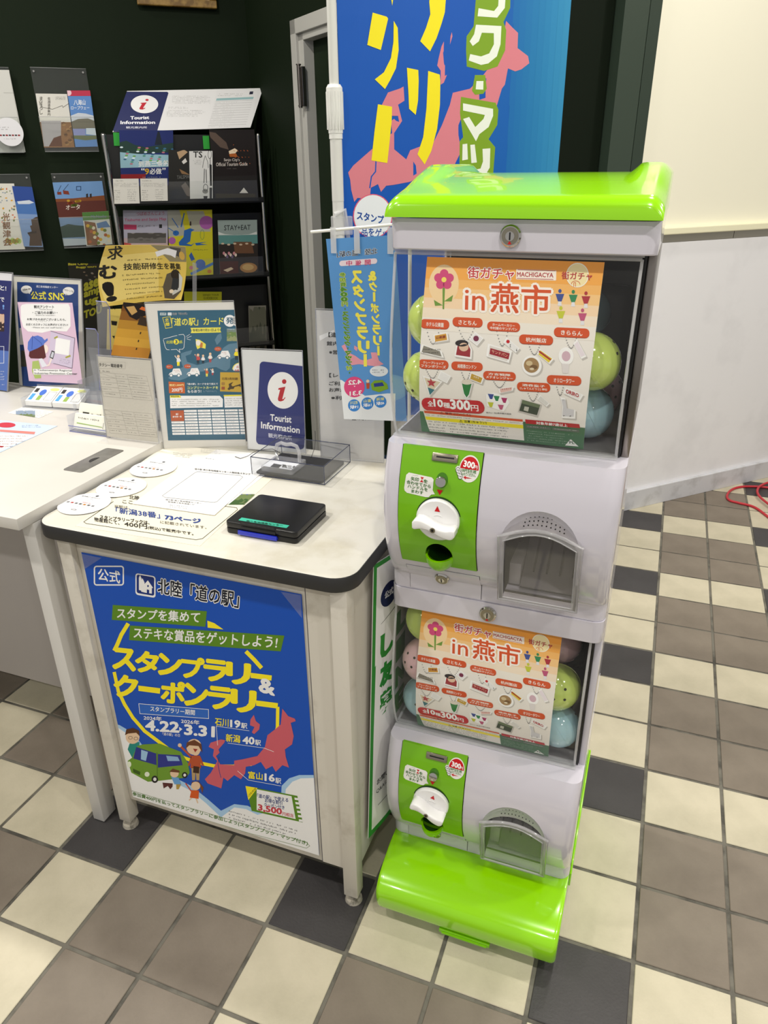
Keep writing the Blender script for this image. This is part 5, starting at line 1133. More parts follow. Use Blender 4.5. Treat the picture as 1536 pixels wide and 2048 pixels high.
def mcol(t, xa, ya, xb, yb, w_, c, out=None):
    n = len(t)
    for i, ch in enumerate(t):
        x = xa+(xb-xa)*i/n; y = ya+(yb-ya)*i/n; st = (yb-ya)/n
        if ch in 'ー|': s.poly([(x+w_*.35, y+2), (x+w_*.68, y+2), (x+w_*.68+2, y+st*.9), (x+w_*.35+2, y+st*.9)], c, 3); continue
        if ch == ' ': continue
        if ch in '()・': s.ell(x+w_/2, y+st/2, w_*.12, st*.2, c, 3, 8); continue
        mt(ch, x, y+st*.92, x+w_, y+st*.92, st*.82, c, 3, .07, out)
mcol('スタンプラリー', 530, 425, 610, 1262, 85, '#f2e65a'); mcol('&クーポンラリー', 672, 430, 730, 1165, 62, '#f2e65a')
mcol('参加費400円(スタンプブック・マップ付)', 425, 445, 488, 1325, 48, '#4f8a30', ('#d8e070', .10))
s.poly([(440, 1075), (470, 1060), (500, 1130), (560, 1160), (600, 1190), (640, 1200), (700, 1180), (690, 1130), (740, 1130), (760, 1200), (800, 1230), (740, 1250), (660, 1240), (590, 1230), (520, 1240), (510, 1180), (460, 1110)], '#e29aa8', 2); s.poly([(550, 1070), (580, 1090), (570, 1120), (548, 1100)], '#e29aa8', 2)
s.ell(550, 1425, 88, 88, '#dc4a80', 3); mt('4.22', 500, 1405, 608, 1398, 36, WH, 4, .04); mt('3.31', 512, 1500, 612, 1490, 36, WH, 4, .04); s.poly([(545, 1415), (560, 1415), (552, 1425)], WH, 4)
for cx, cy, a, b_ in ((548, 1582, '石川', '19駅'), (662, 1565, '富山', '16駅'), (772, 1550, '新潟', '40駅')): s.ell(cx, cy, 52, 52, '#3d86d2', 3); mt(a, cx-32, cy-8, cx+32, cy-12, 26, '#e8e48a', 4, .02); mt(b_, cx-34, cy+30, cx+34, cy+26, 28, '#ffffff', 4, .03)
s.ell(760, 1290, 78, 46, '#e6ecf2', 3); s.micro(700, 1270, 820, 1310, 2, '#5c6c7c', 4, cw=18)
s.poly([(690, 1400), (720, 1370), (790, 1365), (830, 1400), (840, 1440), (760, 1470), (700, 1450)], '#7fa82a', 3); s.poly([(715, 1395), (790, 1385), (805, 1415), (720, 1425)], '#2b3c8c', 3.3)
s.ell(665, 1375, 14, 14, '#e9c9a8', 3.4, 12); s.poly([(650, 1392), (682, 1392), (678, 1440), (655, 1440)], '#b8502c', 3.2)
sh = s.done('banner_sheet', mb, LB, .0003)
for px_ in (668, 715, 782):
    b = BM(); q = aty(px_-6, 458, YB); obox(b, q + Vector((0, -.004, -.048)), (.013, 0, 0), (0, 0, .052), (0, -.0006, 0)); obj('loop_tab', b, clear('matt tab', '#e9edf0', .4, .3, .45), mb)

# ---- green framed recruiting board wedged between table and machine
rb = empty('recruiting_board', (.81, .30, .17), 'tall white notice board with green border squeezed between table and capsule machine', 'sign')
PA = [(.7905, .172), (.797, .195), (.8055, .225), (.8135, .262), (.8165, .31), (.8175, .38), (.8178, .50)]
LN = [0]
for a, c in zip(PA[:-1], PA[1:]): LN.append(LN[-1] + math.hypot(c[0]-a[0], c[1]-a[1]))
def along(d):
    for i in range(len(LN)-1):
        if d <= LN[i+1] or i == len(LN)-2:
            t = (d-LN[i])/(LN[i+1]-LN[i]); return Vector((PA[i][0]+(PA[i+1][0]-PA[i][0])*t, PA[i][1]+(PA[i+1][1]-PA[i][1])*t, 0))
WT = LN[-1]; ZB, ZT = .165, .866
def bmap(u, v): p = along(u*WT); return Vector((p.x + .004*v*(1-u), p.y + .055*v*(1-u), ZB+(ZT-ZB)*v))
def bn(u, v): d = (along(min(1, u+.02)*WT) - along(max(0, u-.02)*WT)).normalized(); return Vector((d.y, -d.x, 0))
s = Sheet(bmap, bn, WT, ZT-ZB, px2uv=lambda x, y: (x/WT, y)); GB = '#2f8a34'
s.uvrect(0, 0, 1, 1, GB, 0); s.uvrect(.035, .022, .965, .985, '#ecebea', 1)
def bt(t, d0, d1, v0, v1, c, b_=.04):
    V, F = glyphs(t, b_); xs = [p[0] for p in V]; ax, bx = min(xs), max(xs); ys = [p[1] for p in V]; ay, by = min(ys), max(ys); mi = s.mi(c)
    vs = [s.bm.verts.new(((d0+(x-ax)/(bx-ax)*(d1-d0))/WT, v0+(y-ay)/(by-ay)*(v1-v0), 0)) for x, y in V]
    for fc in F:
        f = s.bm.faces.new([vs[q] for q in fc]); f.material_index = mi; f[s.lay] = 3
s._poly([((.062+.034*math.cos(a))/WT, .875+.04*math.sin(a)) for a in [k*math.pi/14 for k in range(28)]], '#1c2550', 2); bt('公式', .043, .08, .865, .89, '#e8e8f0')
s._poly([(.030/WT, .79), (.034/WT, .79), (.10/WT, .815), (.098/WT, .818)], '#444444', 2)
for k, (a, c) in enumerate((('し', 'い'), ('友', 'い'), ('募', '友'))): bt(a, .030, .088, .665-.105*k, .75-.105*k, GB, .07)
for k, c in enumerate('LINE'): bt(c, .10, .16, .70-.10*k, .78-.10*k, GB, .07)
s._poly([(.035/WT, .10), (.2/WT, .10), (.2/WT, .104), (.035/WT, .104)], '#888888', 2); bt('お問い合わせ', .028, .13, .19, .215, '#333333', .02); bt('Q&Aはこちら', .026, .12, .155, .175, '#555555', .01)
s.done('board_sheet', rb, '#f0efee', .002, n=(14, 1))

# ================================================================== white desk at the left
DZ = .920
desk = empty('desk', (-.50, .45, 0), 'long white laminate desk running left from the cream counter table', 'desk')
b = BM(); box(b, -1.75, .0555, .070, .910, DZ-.027, DZ, .0012); obj('desktop', b, DESKW, desk, 30)
b = BM(); box(b, .020, .0545, .108, .155, .004, DZ-.028, .0015); obj('leg', b, DESKL, desk, 30)
b = BM(); box(b, .024, .050, .80, .86, .004, DZ-.028, .0015); obj('leg', b, DESKL, desk, 30)
b = BM(); box(b, -1.74, .040, .402, .420, .125, DZ-.028, .001); obj('modesty_panel', b, mat('desk back panel', '#b9b4b2', .5), desk, 30)
for lx in (-1.70,):
    b = BM(); box(b, lx, lx+.035, .108, .155, .004, DZ-.028, .0015); obj('leg', b, DESKL, desk, 30)
for cx, cy in ((.037, .131), (.037, .83)):
    b = BM(); cyl(b, (cx, cy, 0), (cx, cy, .006), .012, n=14); obj('foot', b, BLACK, desk)
# cable hatch
g = [atz(*q, DZ) for q in ((125, 940), (165, 944), (250, 902), (215, 896))]
b = BM(); prism(b, [(x, y, DZ-.0005) for x, y in rr(-.052, .005, .322, .483, .007, 4)], (0, 0, .0018), bev=.0005); hatch = obj('cable_hatch', b, mat('grey hatch', '#787672', .35, noise=('#6a6864', 20, .4, .6)), desk, 30, 'grey cable hatch cover')
b = BM(); prism(b, [(-.020 + .012*math.cos(a), .400 + .017*math.sin(a), DZ+.0012) for a in [math.pi*(k/10-.5)*-1+math.pi for k in range(11)]], (0, 0, .0008)); obj('finger_hole', b, BLACK, hatch)

CD = (0, 540, 5.6909)
def desk_flat(*a, **k): return flat(*a, **k)
def d_red(s):
    c = (0, 840, 4.654)
    s.uvrect(0, 0, 1, 1, '#c9daf0', 0)
    s.poly([(-900, -10), (350, 30), (-100, 330), (-900, 330)], '#f2f2f2', 1) if False else None
    s.poly([(0, 90), (330, 112), (320, 135), (0, 110)], '#d9857c', 2.5); s.ell(60, 48, 85, 24, '#c8404a', 2.5)
    s.poly([(-300, 112), (225, 140), (330, 148), (0, 285), (-300, 300)], '#f0efee', 1.2); s.micro(0, 140, 260, 260, 5, '#8a6a6a', 3, cw=9); s.poly([(-20, 240), (40, 246), (20, 258), (-30, 252)], '#b03038', 3); s.micro(205, 45, 380, 75, 2, '#6a7ab0', 3, cw=10)
o = flat('leaflet', ((-240, 975), (0, 905), (-130, 800)), DZ+.0008, 'unused', 'paper', (0, 840, 4.654), '#c9daf0', None) if False else None
a_ = atz(0, 905, DZ+.0008); b_ = atz(115, 852, DZ+.0008); dirv = (b_-a_).normalized(); per = Vector((-dirv.y, dirv.x, 0))
if per.x > 0: per = -per
O_ = b_ + per*.0 - dirv*.34
s = plane_sheet(O_ + per*.0, dirv*.34, per*.24, (0, 840, 4.654), Vector((0, 0, 1)))
d_red(s); o = s.done('leaflet', None, '#c9daf0', .0004); tag(o, 'pale blue and red information sheet lying at the left edge of the white desk', 'paper')
flat('business_card', ((15, 826), (78, 836), (45, 814)), DZ+.0008, 'small printed card lying in front of the card tray on the desk', 'card', CD, '#ecebe8', lambda s: (photo(s, 180, 1600, 400, 1680, ['#dcdccc', '#8a9ab0', '#6a7a4a'], 2, 8), s.micro(410, 1610, 560, 1670, 4, '#7a8a5a', 3, cw=12)))

# card tray with stacked cards
tr = empty('card_tray', (-.43, .76, DZ+.001), 'low clear tray of fanned survey cards in front of the social media sign', 'tray')
ta, tb_, tc_ = atz(45, 815, DZ+.001), atz(150, 822, DZ+.001), atz(40, 785, DZ+.001)
tex = tb_-ta; tey = Vector((-tex.y, tex.x, 0)).normalized()*.085
b = BM(); obox(b, ta, tex, tey, (0, 0, .003)); obox(b, ta, tex*.02, tey, (0, 0, .03)); obox(b, tb_-tex*.02, tex*.02, tey, (0, 0, .045)); obox(b, ta+tey, tex, tey.normalized()*.002, (0, 0, .05)); obj('tray', b, clear('tray plastic', '#dfe4ee', 1, .03, .12), tr)
for k in range(2):
    off = tex*(.52*k) + tex*.03
    b = BM(); obox(b, ta + off + tey*.12 + Vector((0, 0, .004)), tex*.5, tey*.8 + Vector((0, 0, .028)), (0, 0, .014)); st_ = obj('card_stack', b, ink('#eeeeec')); tag(st_, ['stack of survey cards at the left of the clear tray', 'stack of survey cards at the right of the clear tray'][k], 'cards', 'stacked survey cards')
    upv = (tey*.8 + Vector((0, 0, .028))); s = plane_sheet(ta + off + tey*.12 + Vector((0, 0, .0185)), tex*.5, upv, (0, 540, 5.6909))
    s.px = lambda x, y: (x, y)
    s.poly([(.06, .1), (.2, .1), (.2, .5), (.06, .5)], '#4a9ad8', 2); s.poly([(.06, .6), (.2, .6), (.2, .85), (.06, .85)], '#222222', 2); s.ell(.42, .6, .12, .2, '#3c6ac8', 2, 14); s.poly([(.35, .1), (.5, .1), (.5, .4), (.35, .4)], '#8aa84a', 2); s.ell(.78, .82, .18, .1, '#dfe27a', 2, 16); s.frame_rect(.64, .12, .94, .66, .02, '#9a9a9a', 2)
    s.done('top_card', st_, '#efeeea', .0002)

# social media sign holder
def d_sns(s):
    NV = '#1d3f7c'
    s.poly([(195, 135), (890, 165), (900, 1300), (260, 1330), (200, 500)], NV, 1); s.text('燕三条地場産センター', 415, 200, 660, 212, 26, '#d8dce8', 3, .02); s.ell(302, 222, 62, 46, '#ecebe6', 2); s.poly([(315, 255), (345, 250), (340, 275)], '#ecebe6', 2); s.text('follow me', 260, 238, 348, 222, 24, '#222222', 3, .03)
    s.ell(780, 240, 64, 46, '#ecebe6', 2); s.poly([(750, 270), (775, 275), (745, 290)], '#ecebe6', 2); s.text('フォローしてね', 728, 232, 836, 258, 22, '#222222', 3, .02)
    s.text('公式', 355, 335, 525, 340, 92, '#ece03a', 3, .03); s.text('SNS', 555, 338, 730, 345, 80, '#ece03a', 3, .03); s.poly([(225, 660), (290, 660), (290, 850), (225, 850)], '#c9c6c0', 2); photo(s, 240, 915, 310, 1100, ['#6a5a4a', '#3a3a2a'], 2, 4)
stand('sign_holder', (40, 772), (171, 790), DZ+.001, (27, 551), 12, 'acrylic holder with dark blue social media sign near the left of the desk', CD, d_sns, '#d9d7cc', foot=.05, footdir=1, shear=True)
def d_left(s):
    s.uvrect(0, 0, 1, .94, '#2a2f6c', 1); s.uvrect(0, 0, 1, .35, '#5a78c0', 1.2); s.text('と!', 5, 228, 72, 235, 52, WH, 3, .03); s.text('で', 5, 360, 50, 362, 48, WH, 3, .03); s.text('!', 34, 445, 48, 446, 48, '#7aa8e8', 3, .04); photo(s, -120, 500, 50, 700, ['#8a4a3a', '#d9b8a0', '#3a2a2a'], 2, 9)
    s.frame_rect(-20, 870, 45, 1060, 6, '#dfe4ee', 2); s.micro(-10, 1140, 55, 1320, 6, '#dfe4ee', 3, cw=16)
stand('sign_holder', (-110, 766), (15, 784), DZ+.001, (-106, 538), 12, 'acrylic holder with violet blue sign cut off at the left edge of the photo', CD, d_left, '#e2e2e6', foot=.05, footdir=1, shear=True)
# pink survey leaflet standing in the tray behind the cards
def d_pink(s):
    s.uvrect(0, 0, 1, 1, '#d9bcd2', 0); s.poly([(235, 420), (250, 395), (300, 385), (780, 385), (800, 430), (805, 640), (760, 700), (580, 690), (480, 715), (320, 700), (265, 650), (240, 560)], '#eeeeee', 1)
    K = '#3a3a3a'; s.text('観光アンケート', 388, 435, 615, 438, 34, K, 3, .03); s.text('Tourism Survey', 450, 455, 598, 458, 12, K, 3, .01); s.text('・ご協力のお願い・', 372, 500, 655, 502, 32, K, 3, .03); s.text('~Request for cooperation~', 400, 522, 635, 524, 12, K, 3, .01)
    s.text('お気づきの点がございましたら、', 310, 572, 752, 578, 26, K, 3, .02); s.micro(420, 582, 600, 594, 1, K, 3, cw=9); s.text('お近くのスタッフにお声がけください!', 298, 632, 775, 638, 26, K, 3, .02); s.text('~Please ask our staff here!~', 362, 660, 722, 664, 13, K, 3, .01)
    s.poly([(315, 900), (320, 820), (360, 760), (430, 745), (480, 765), (510, 800), (540, 775), (545, 800), (500, 840), (500, 850), (430, 890), (335, 930)], '#5a76c8', 2); s.line([(370, 750), (365, 900)], 4, '#2c3c8a', 2.5); s.line([(370, 750), (470, 830), (480, 860)], 4, '#2c3c8a', 2.5)
    s.poly([(335, 930), (430, 890), (500, 850), (525, 990), (500, 1010), (350, 1005), (330, 980)], '#5a2c2e', 2.2); s.ell(518, 900, 32, 50, '#eedfd6', 2.1, 18)
    s.poly([(370, 1040), (440, 1030), (460, 1110), (470, 1230), (400, 1235), (365, 1150)], '#a9bd6c', 2.4); s.poly([(440, 1010), (480, 1005), (540, 1090), (480, 1110)], '#dfe0ea', 2.3); s.line([(530, 1090), (560, 1080), (590, 1000)], 16, '#eedfd6', 2.2); s.poly([(590, 915), (628, 930), (605, 1015), (565, 995)], '#3a3a3a', 2.8); s.poly([(594, 930), (618, 940), (602, 1000), (575, 990)], '#c9ccd6', 3)
    s.poly([(578, 695), (852, 775), (822, 1118), (545, 1050), (568, 840)], '#cfc2d9', 2); s.line([(578, 695), (852, 775), (822, 1118), (610, 1062)], 5, '#5a5068', 2.6); s.poly([(640, 768), (802, 800), (785, 975), (622, 945)], '#f0f0f0', 2.8); s.poly([(615, 770), (655, 748), (662, 768), (622, 785)], '#a8a44a', 3); s.poly([(742, 990), (800, 965), (808, 985), (752, 1005)], '#a8a44a', 3); s.micro(680, 1000, 800, 1060, 3, '#7a7088', 3, sk=.2, cw=12)
    s.poly([(378, 1125), (820, 1130), (825, 1195), (385, 1190)], '#eeeeee', 3); s.text('in Tsubamesanjo Regional', 388, 1152, 818, 1160, 24, K, 3.5, .02); s.text('Industries Promotion Center', 395, 1185, 880, 1192, 22, K, 3.5, .02)
a_ = atz(60, 765, DZ+.01); b_ = atz(160, 775, DZ+.01); e = (b_-a_).normalized(); nb = Vector((-e.y, e.x, 0))
A = hitp(58, 762, ta+tey*1.1, Vector((-nb.x, -nb.y, 0)).normalized()); Tl = hitp(35, 604, A, (-nb + Vector((0, 0, .15))).normalized()); Br = hitp(165, 768, A, (-nb + Vector((0, 0, .15))).normalized())
s = plane_sheet(A, Br-A, Tl-A, CD); d_pink(s); o = s.done('survey_leaflet', None, '#d9bcd2', .0004); tag(o, 'pink tourist survey leaflet with blue cap drawing standing behind the card tray', 'leaflet')

# taxi number holder
def d_taxi(s):
    K = '#5a5850'; s.text('タクシー電話番号', 500, 592, 800, 612, 44, K, 3, .02); s.frame_rect(470, 540, 838, 622, 1.5, '#9a978c', 2)
    s.micro(485, 632, 665, 662, 1, K, 3, sk=.1, cw=12)
    for (bx, by, w_, h_, rows) in ((480, 665, 630, 310, 5), (565, 1145, 610, 300, 5)):
        for k in range(rows+1):
            x0 = bx + 15*k; y0 = by + h_*k/rows; s.line([(x0, y0), (x0+w_, y0+w_*.09)], 1.8, '#8a877c', 2)
            if k < rows:
                if k: s.micro(x0+20, y0+18, x0+170, y0+36, 1, K, 3, sk=.09, cw=15)
                s.micro(x0+240, y0+45, x0+360, y0+62, 1, K, 3, sk=.09, cw=15); s.micro(x0+400, y0+58, x0+600, y0+76, 1, K, 3, sk=.09, cw=13)
        s.line([(bx, by), (bx+225, by+80)], 1.5, '#8a877c', 2)
        for c_ in (0, 225, 378, w_): s.line([(bx+c_, by+c_*.09), (bx+c_+75, by+c_*.09+h_)], 1.5, '#8a877c', 2)
stand('sign_holder', (214, 875), (318, 887), DZ+.001, (185, 710), 5, 'tall acrylic stand with a plain beige taxi telephone table at the desk corner', (120, 640, 6.4), d_taxi, '#cbc7bb', foot=.045, footdir=-1)

# business card holder
bc = empty('card_holder', (-.15, .55, DZ+.001), 'clear two step business card holder on the desk beside the taxi sign', 'card holder')
ba, bb = atz(139, 862, DZ+.001), atz(220, 874, DZ+.001); bx_ = bb-ba; by_ = Vector((-bx_.y, bx_.x, 0)).normalized()
HC = clear('holder clear plastic', '#dde2f2', 1.0, .03, .10)
b = BM(); obox(b, ba, bx_, by_*.05, (0, 0, .006), .001); obox(b, ba, bx_, by_*.003, (0, 0, .016), .0008); obox(b, ba, bx_*.03, by_*.05, (0, 0, .045)); obox(b, bb-bx_*.03, bx_*.03, by_*.05, (0, 0, .045)); obox(b, ba+by_*.048, bx_, by_*.003, (0, 0, .055)); obj('holder', b, HC, bc)
b = BM(); tube(b, [ba, bb, bb+by_*.05, ba+by_*.05], .0012, 6, closed=True); tube(b, [ba+Vector((0, 0, .016)), bb+Vector((0, 0, .016))], .0012, 6); obj('edges', b, mat('lavender edge', '#7a80b8', .2, coat=.5), bc, 60)
for k, (d0, z0, zh, lb) in enumerate(((.008, .007, .042, 'pale business cards in the front step of the clear holder'), (.028, .022, .05, 'pale business cards in the rear step of the clear holder'))):
    O = ba + bx_*.06 + by_*d0 + Vector((0, 0, z0)); upv = Vector((by_.x*.45, by_.y*.45, 1)).normalized()*zh
    b = BM(); obox(b, O, bx_*.88, upv, by_*.006); q = obj('business_cards', b, ink('#eceadc')); tag(q, lb, 'cards', 'business card stacks')
    s = plane_sheet(O - by_*.0006, bx_*.88, upv, None); s.px = lambda x, y: (x, y)
    if k: s.poly([(.12, .35), (.3, .35), (.3, .55), (.12, .55)], '#4a4a44', 2); s.micro(.35, .35, .9, .6, 1, '#33332e', 2, cw=.08); s.micro(.1, .1, .7, .25, 1, '#7a7a70', 2, cw=.04)
    else: s.micro(.1, .62, .85, .85, 1, '#33332e', 2, cw=.05); s.poly([(.08, .35), (.8, .3), (.8, .34), (.08, .42)], '#9aba6a', 2); s.frame_rect(.82, .2, .97, .6, .01, '#8a8a84', 2)
    s.done('top_card', q, '#efeee2', .0002)

# stepped leaflet rack with gold leaflet
lr = empty('leaflet_rack', (-.05, .62, DZ+.001), 'clear stepped leaflet rack behind the taxi sign on the desk', 'leaflet rack')
YR = .63; RZ = DZ+.001
RK = clear('rack clear plastic', '#b9bec9', 1.0, .04, .12)
def rpt(x, y, Y): return aty(x, y, Y)
b = BM()
for pxs, Y in (([(172, 657), (190, 658), (196, 668), (200, 790), (172, 790)], .66), ([(192, 602), (212, 604), (219, 615), (222, 720), (200, 720), (195, 660)], .70), ([(385, 525), (392, 527), (392, 610), (385, 610)], .705)):
    P = [rpt(x, y, Y) for x, y in pxs]; prism(b, P, (0, .003, 0))
base0 = rpt(172, 800, .66)
box(b, base0.x, .045, .64, .715, RZ, RZ+.004); box(b, base0.x, .045, .705, .7075, RZ, RZ+.20); box(b, base0.x, .045, .66, .6622, RZ, RZ+.10); box(b, base0.x, base0.x+.003, .64, .715, RZ, RZ+.12); box(b, .042, .045, .64, .715, RZ, RZ+.15)
obj('rack', b, RK, lr)
b = BM(); tube(b, [rpt(x, y, .6595) for x, y in ((172, 657), (190, 658), (196, 668), (200, 780))], .0013, 6); tube(b, [rpt(x, y, .6995) for x, y in ((192, 602), (212, 604), (219, 615), (222, 715))], .0013, 6); obj('edges', b, mat('lavender edge', '#7a80b8', .2, coat=.5), lr, 60)
# gold leaflet: lower part orange, upper part curling
YG = .69; g0 = aty(222, 710, YG); g1 = aty(296, 718, YG); gt = aty(240, 607, YG)
s = plane_sheet(g0, g1-g0, gt-g0 + Vector((.012, 0, .004)), (120, 480, 6.4), Vector((0, -1, 0))); s.px = lambda x, y: (x, y)
for k, c in enumerate(('#7a4a18', '#8a5a20', '#b8872c', '#cf9c34', '#d9a63c', '#c98a2c')): s.uvrect(0, 0, 1, 1-.16*k if k else 1, c, .1*k)
s.poly([(.0, .95), (.25, .75), (.45, .7), (.6, .78), (1, .9), (1, 1), (0, 1)], '#1c1210', 2); s.poly([(.1, .92), (.3, .78), (.42, .85), (.3, .95)], '#c9a060', 3); s.poly([(.45, .9), (.95, .82), (.97, .88), (.5, .95)], '#d86a2c', 3); s.poly([(.5, .62), (.75, .6), (.7, .75), (.52, .78)], '#3a2a1c', 2.5); s.poly([(.75, .6), (1, .55), (1, .82), (.8, .78)], '#8a5a30', 2.4)
for v in (.45, .3, .15): s.poly([(.62, v), (.65, v), (.65, v+.04), (.62, v+.04)], '#33281a', 3)
o = s.done('leaflet', None, '#c9963a', .0006); tag(o, 'orange gold leaflet standing below the curled craft recruiting sheet', 'leaflet')
# curled upper sheet (yellow) from crop (190,150,4.151)
q = [aty(x, y, .74) for x, y in ((205, 614), (362, 600), (380, 492), (221, 490))]
def gmap(u, v):
    b0 = q[0].lerp(q[1], u); t0 = q[3].lerp(q[2], u); p = b0.lerp(t0, v)
    return p + Vector((-.030*math.sin(math.pi*v)*(1-u)**2, .035*math.sin(math.pi*u) - .05*v*v + .03*v, .0))
def gn(u, v): 
    du = gmap(min(1, u+.01), v) - gmap(max(0, u-.01), v); dv = gmap(u, min(1, v+.01)) - gmap(u, max(0, v-.01)); n = du.cross(dv).normalized(); return n if n.y < 0 else -n
s = Sheet(gmap, gn, .2, .2, px2uv=homog([(128, 1415), (795, 1435), (715, 1868), (62, 1868)], [(0, 1), (1, 1), (1, 0), (0, 0)]))
s.uvrect(0, 0, 1, 1, '#d9bd5a', 0); s.poly([(100, 1500), (500, 1480), (480, 1800), (90, 1850)], '#e6d07a', .5)
s.poly([(430, 1410), (800, 1430), (770, 1560), (600, 1560), (520, 1480)], '#8a8060', 1); s.poly([(490, 1520), (480, 1480), (600, 1450), (690, 1470), (660, 1530), (620, 1510), (560, 1500)], '#e6e6ea', 2); s.poly([(620, 1440), (740, 1450), (700, 1520), (640, 1500)], '#3c3a3c', 1.8); s.ell(735, 1510, 30, 35, '#c9a24a', 2.2, 16)
s.text('求', 150, 1525, 245, 1520, 100, '#15110a', 3, .05); s.text('む', 105, 1668, 205, 1662, 100, '#15110a', 3, .05); s.text('!', 118, 1832, 158, 1828, 130, '#15110a', 3, .06)
s.text('技能研修生を募集', 250, 1612, 702, 1625, 52, '#15110a', 3, .02); s.micro(275, 1525, 520, 1548, 1, '#4a4020', 3, cw=24)
for k in range(6): s.micro(235, 1640+36*k, 520, 1664+36*k, 1, '#4a4020', 3, cw=13, dens=.95)
s.poly([(560, 1660), (620, 1640), (690, 1650), (700, 1700), (705, 1800), (640, 1860), (540, 1850), (520, 1760)], '#5a5246', 1.5); s.ell(645, 1665, 46, 42, '#2a221c', 2.4, 18); s.poly([(680, 1650), (718, 1690), (705, 1790), (620, 1830), (610, 1800), (680, 1770)], '#c9cac6', 2.5); s.poly([(615, 1690), (680, 1700), (670, 1790), (600, 1780)], '#2c3036', 2.6); s.ell(605, 1798, 22, 16, '#e9d9c0', 2.8, 12)
o = s.done('recruiting_leaflet', None, '#d9bd5a', .0005, n=(26, 26)); tag(o, 'curling yellow craft apprentice recruiting sheet with brush lettering', 'leaflet')
s = plane_sheet(aty(213, 700, .735), aty(240, 700, .735)-aty(213, 700, .735), aty(213, 618, .735)-aty(213, 700, .735)+Vector((.003, 0, 0)), (190, 150, 4.151), Vector((0, -1, 0)))
s.uvrect(0, 0, 1, 1, '#dcc568', 0); s.text('研', 115, 1945, 175, 1945, 70, '#15110a', 3, .05); s.px = lambda x, y: (x, y); s.poly([(.3, .72), (.75, .7), (.7, .6), (.35, .62)], '#15110a', 3); s.poly([(.4, .35), (.6, .35), (.55, .28)], '#15110a', 3)
o = s.done('leaflet', None, '#dcc568', .0004); tag(o, 'narrow yellow lower strip of the brush lettered sheet left of the gold leaflet', 'leaflet')

# ================================================================== tall banner on a pole
PB = Vector((.452, .889, 0)); BA = Vector((.461, .895, 0)); BB = Vector((.940, 1.257, 0)); be = (BB-BA).normalized(); bn_ = Vector((be.y, -be.x, 0))
tb = empty('tall_banner', (.452, .889, 0), 'tall blue vertical banner with yellow lettering on a white pole behind the table', 'banner')
PW = mat('white pole plastic', '#d9d9d4', .3, coat=.3)
b = BM(); cyl(b, PB + z*.06, PB + z*1.52, .0145, n=24); obj('lower_pole', b, PW, tb, 40)
b = BM(); cyl(b, PB + z*1.50, PB + z*2.75, .0115, n=24); obj('upper_pole', b, PW, tb, 40)
b = BM()
for (za, zb2, ra, rb2) in ((1.640, 1.652, .0165, .0165), (1.652, 1.70, .0175, .020), (1.70, 1.748, .020, .0195), (1.748, 1.755, .0195, .015)): cyl(b, PB+z*za, PB+z*zb2, ra, rb2, 24)
for k in range(18):
    a = k*math.pi/9; box(b, PB.x+.0195*math.cos(a)-.001, PB.x+.0195*math.cos(a)+.001, PB.y+.0195*math.sin(a)-.001, PB.y+.0195*math.sin(a)+.001, 1.66, 1.74)
obj('pole_clamp', b, mat('clamp white', '#e4e4e0', .35), tb, 40, 'ribbed white pole clamp')
b = BM(); cyl(b, PB + z*1.50, PB + z*1.64, .0150, n=24); obj('sleeve', b, PW, tb, 40)
b = BM(); box(b, PB.x-.2, PB.x+.2, PB.y-.14, PB.y+.26, 0, .05, .02, 3); cyl(b, PB + z*.05, PB+z*.09, .03, n=20); obj('water_base', b, mat('white base tank', '#cfcfca', .5), tb, 40)
b = BM(); tube(b, [PB + z*2.70, PB + z*2.70 + be*.60], .006, 10); obj('cross_bar', b, PW, tb, 60)
for zz in (1.42, 1.95, 2.45):
    b = BM(); obox(b, PB + z*zz - be*.017 + bn_*.016, be*.05, z*.045, -bn_*.034, .003); obj('loop_tab', b, clear('tab cloth', '#eef1f4', .4, .4, .35), tb)
b = BM(); tube(b, [PB + bn_*.015 + z*1.47 - be*.014, PB + bn_*.0155 + z*1.48 + be*.012, PB + bn_*.006 + z*1.43 + be*.020, PB + bn_*.004 + z*1.36 + be*.028], .006, 8); obj('tape_wrap', b, clear('tape', '#f4f6f8', .5, .3, .4), tb, 60)
# banner cloth: flat print on a gently waving sheet; artwork from crop (560,0,2.4774)
ZB0, ZB1 = .92, 2.69; BW = .594
def cloth(u, v):
    return BA + be*(BW*u) + z*(ZB0+(ZB1-ZB0)*v) + bn_*(.006*math.sin(u*7+v*2) + .010*math.sin(u*2.6)*math.sin(v*5))
def cn(u, v):
    du = cloth(u+.01, v)-cloth(u-.01, v); dv = cloth(u, v+.01)-cloth(u, v-.01); return du.cross(dv).normalized()
def cpx(x, y):
    P = hitp(560+x/2.4774, y/2.4774, BA, bn_) - BA; return (P.dot(be)/BW, (P.z-ZB0)/(ZB1-ZB0))
s = Sheet(cloth, cn, BW, ZB1-ZB0, px2uv=cpx)
s.uvrect(0, 0, 1, 1, '#0f55b4', 0)
for k in range(14): s.uvrect(.60+.0285*k, 0, 1, 1, ['#1058b4', '#115cb3', '#1260b2', '#1464b2', '#1668b1', '#186cb0', '#1a70b0', '#1d74b0', '#2078b1', '#237bb2', '#267fb4', '#2a83b6', '#2d86b7', '#3089b8'][k], .02*(k+1))
PKB = '#d8808c'
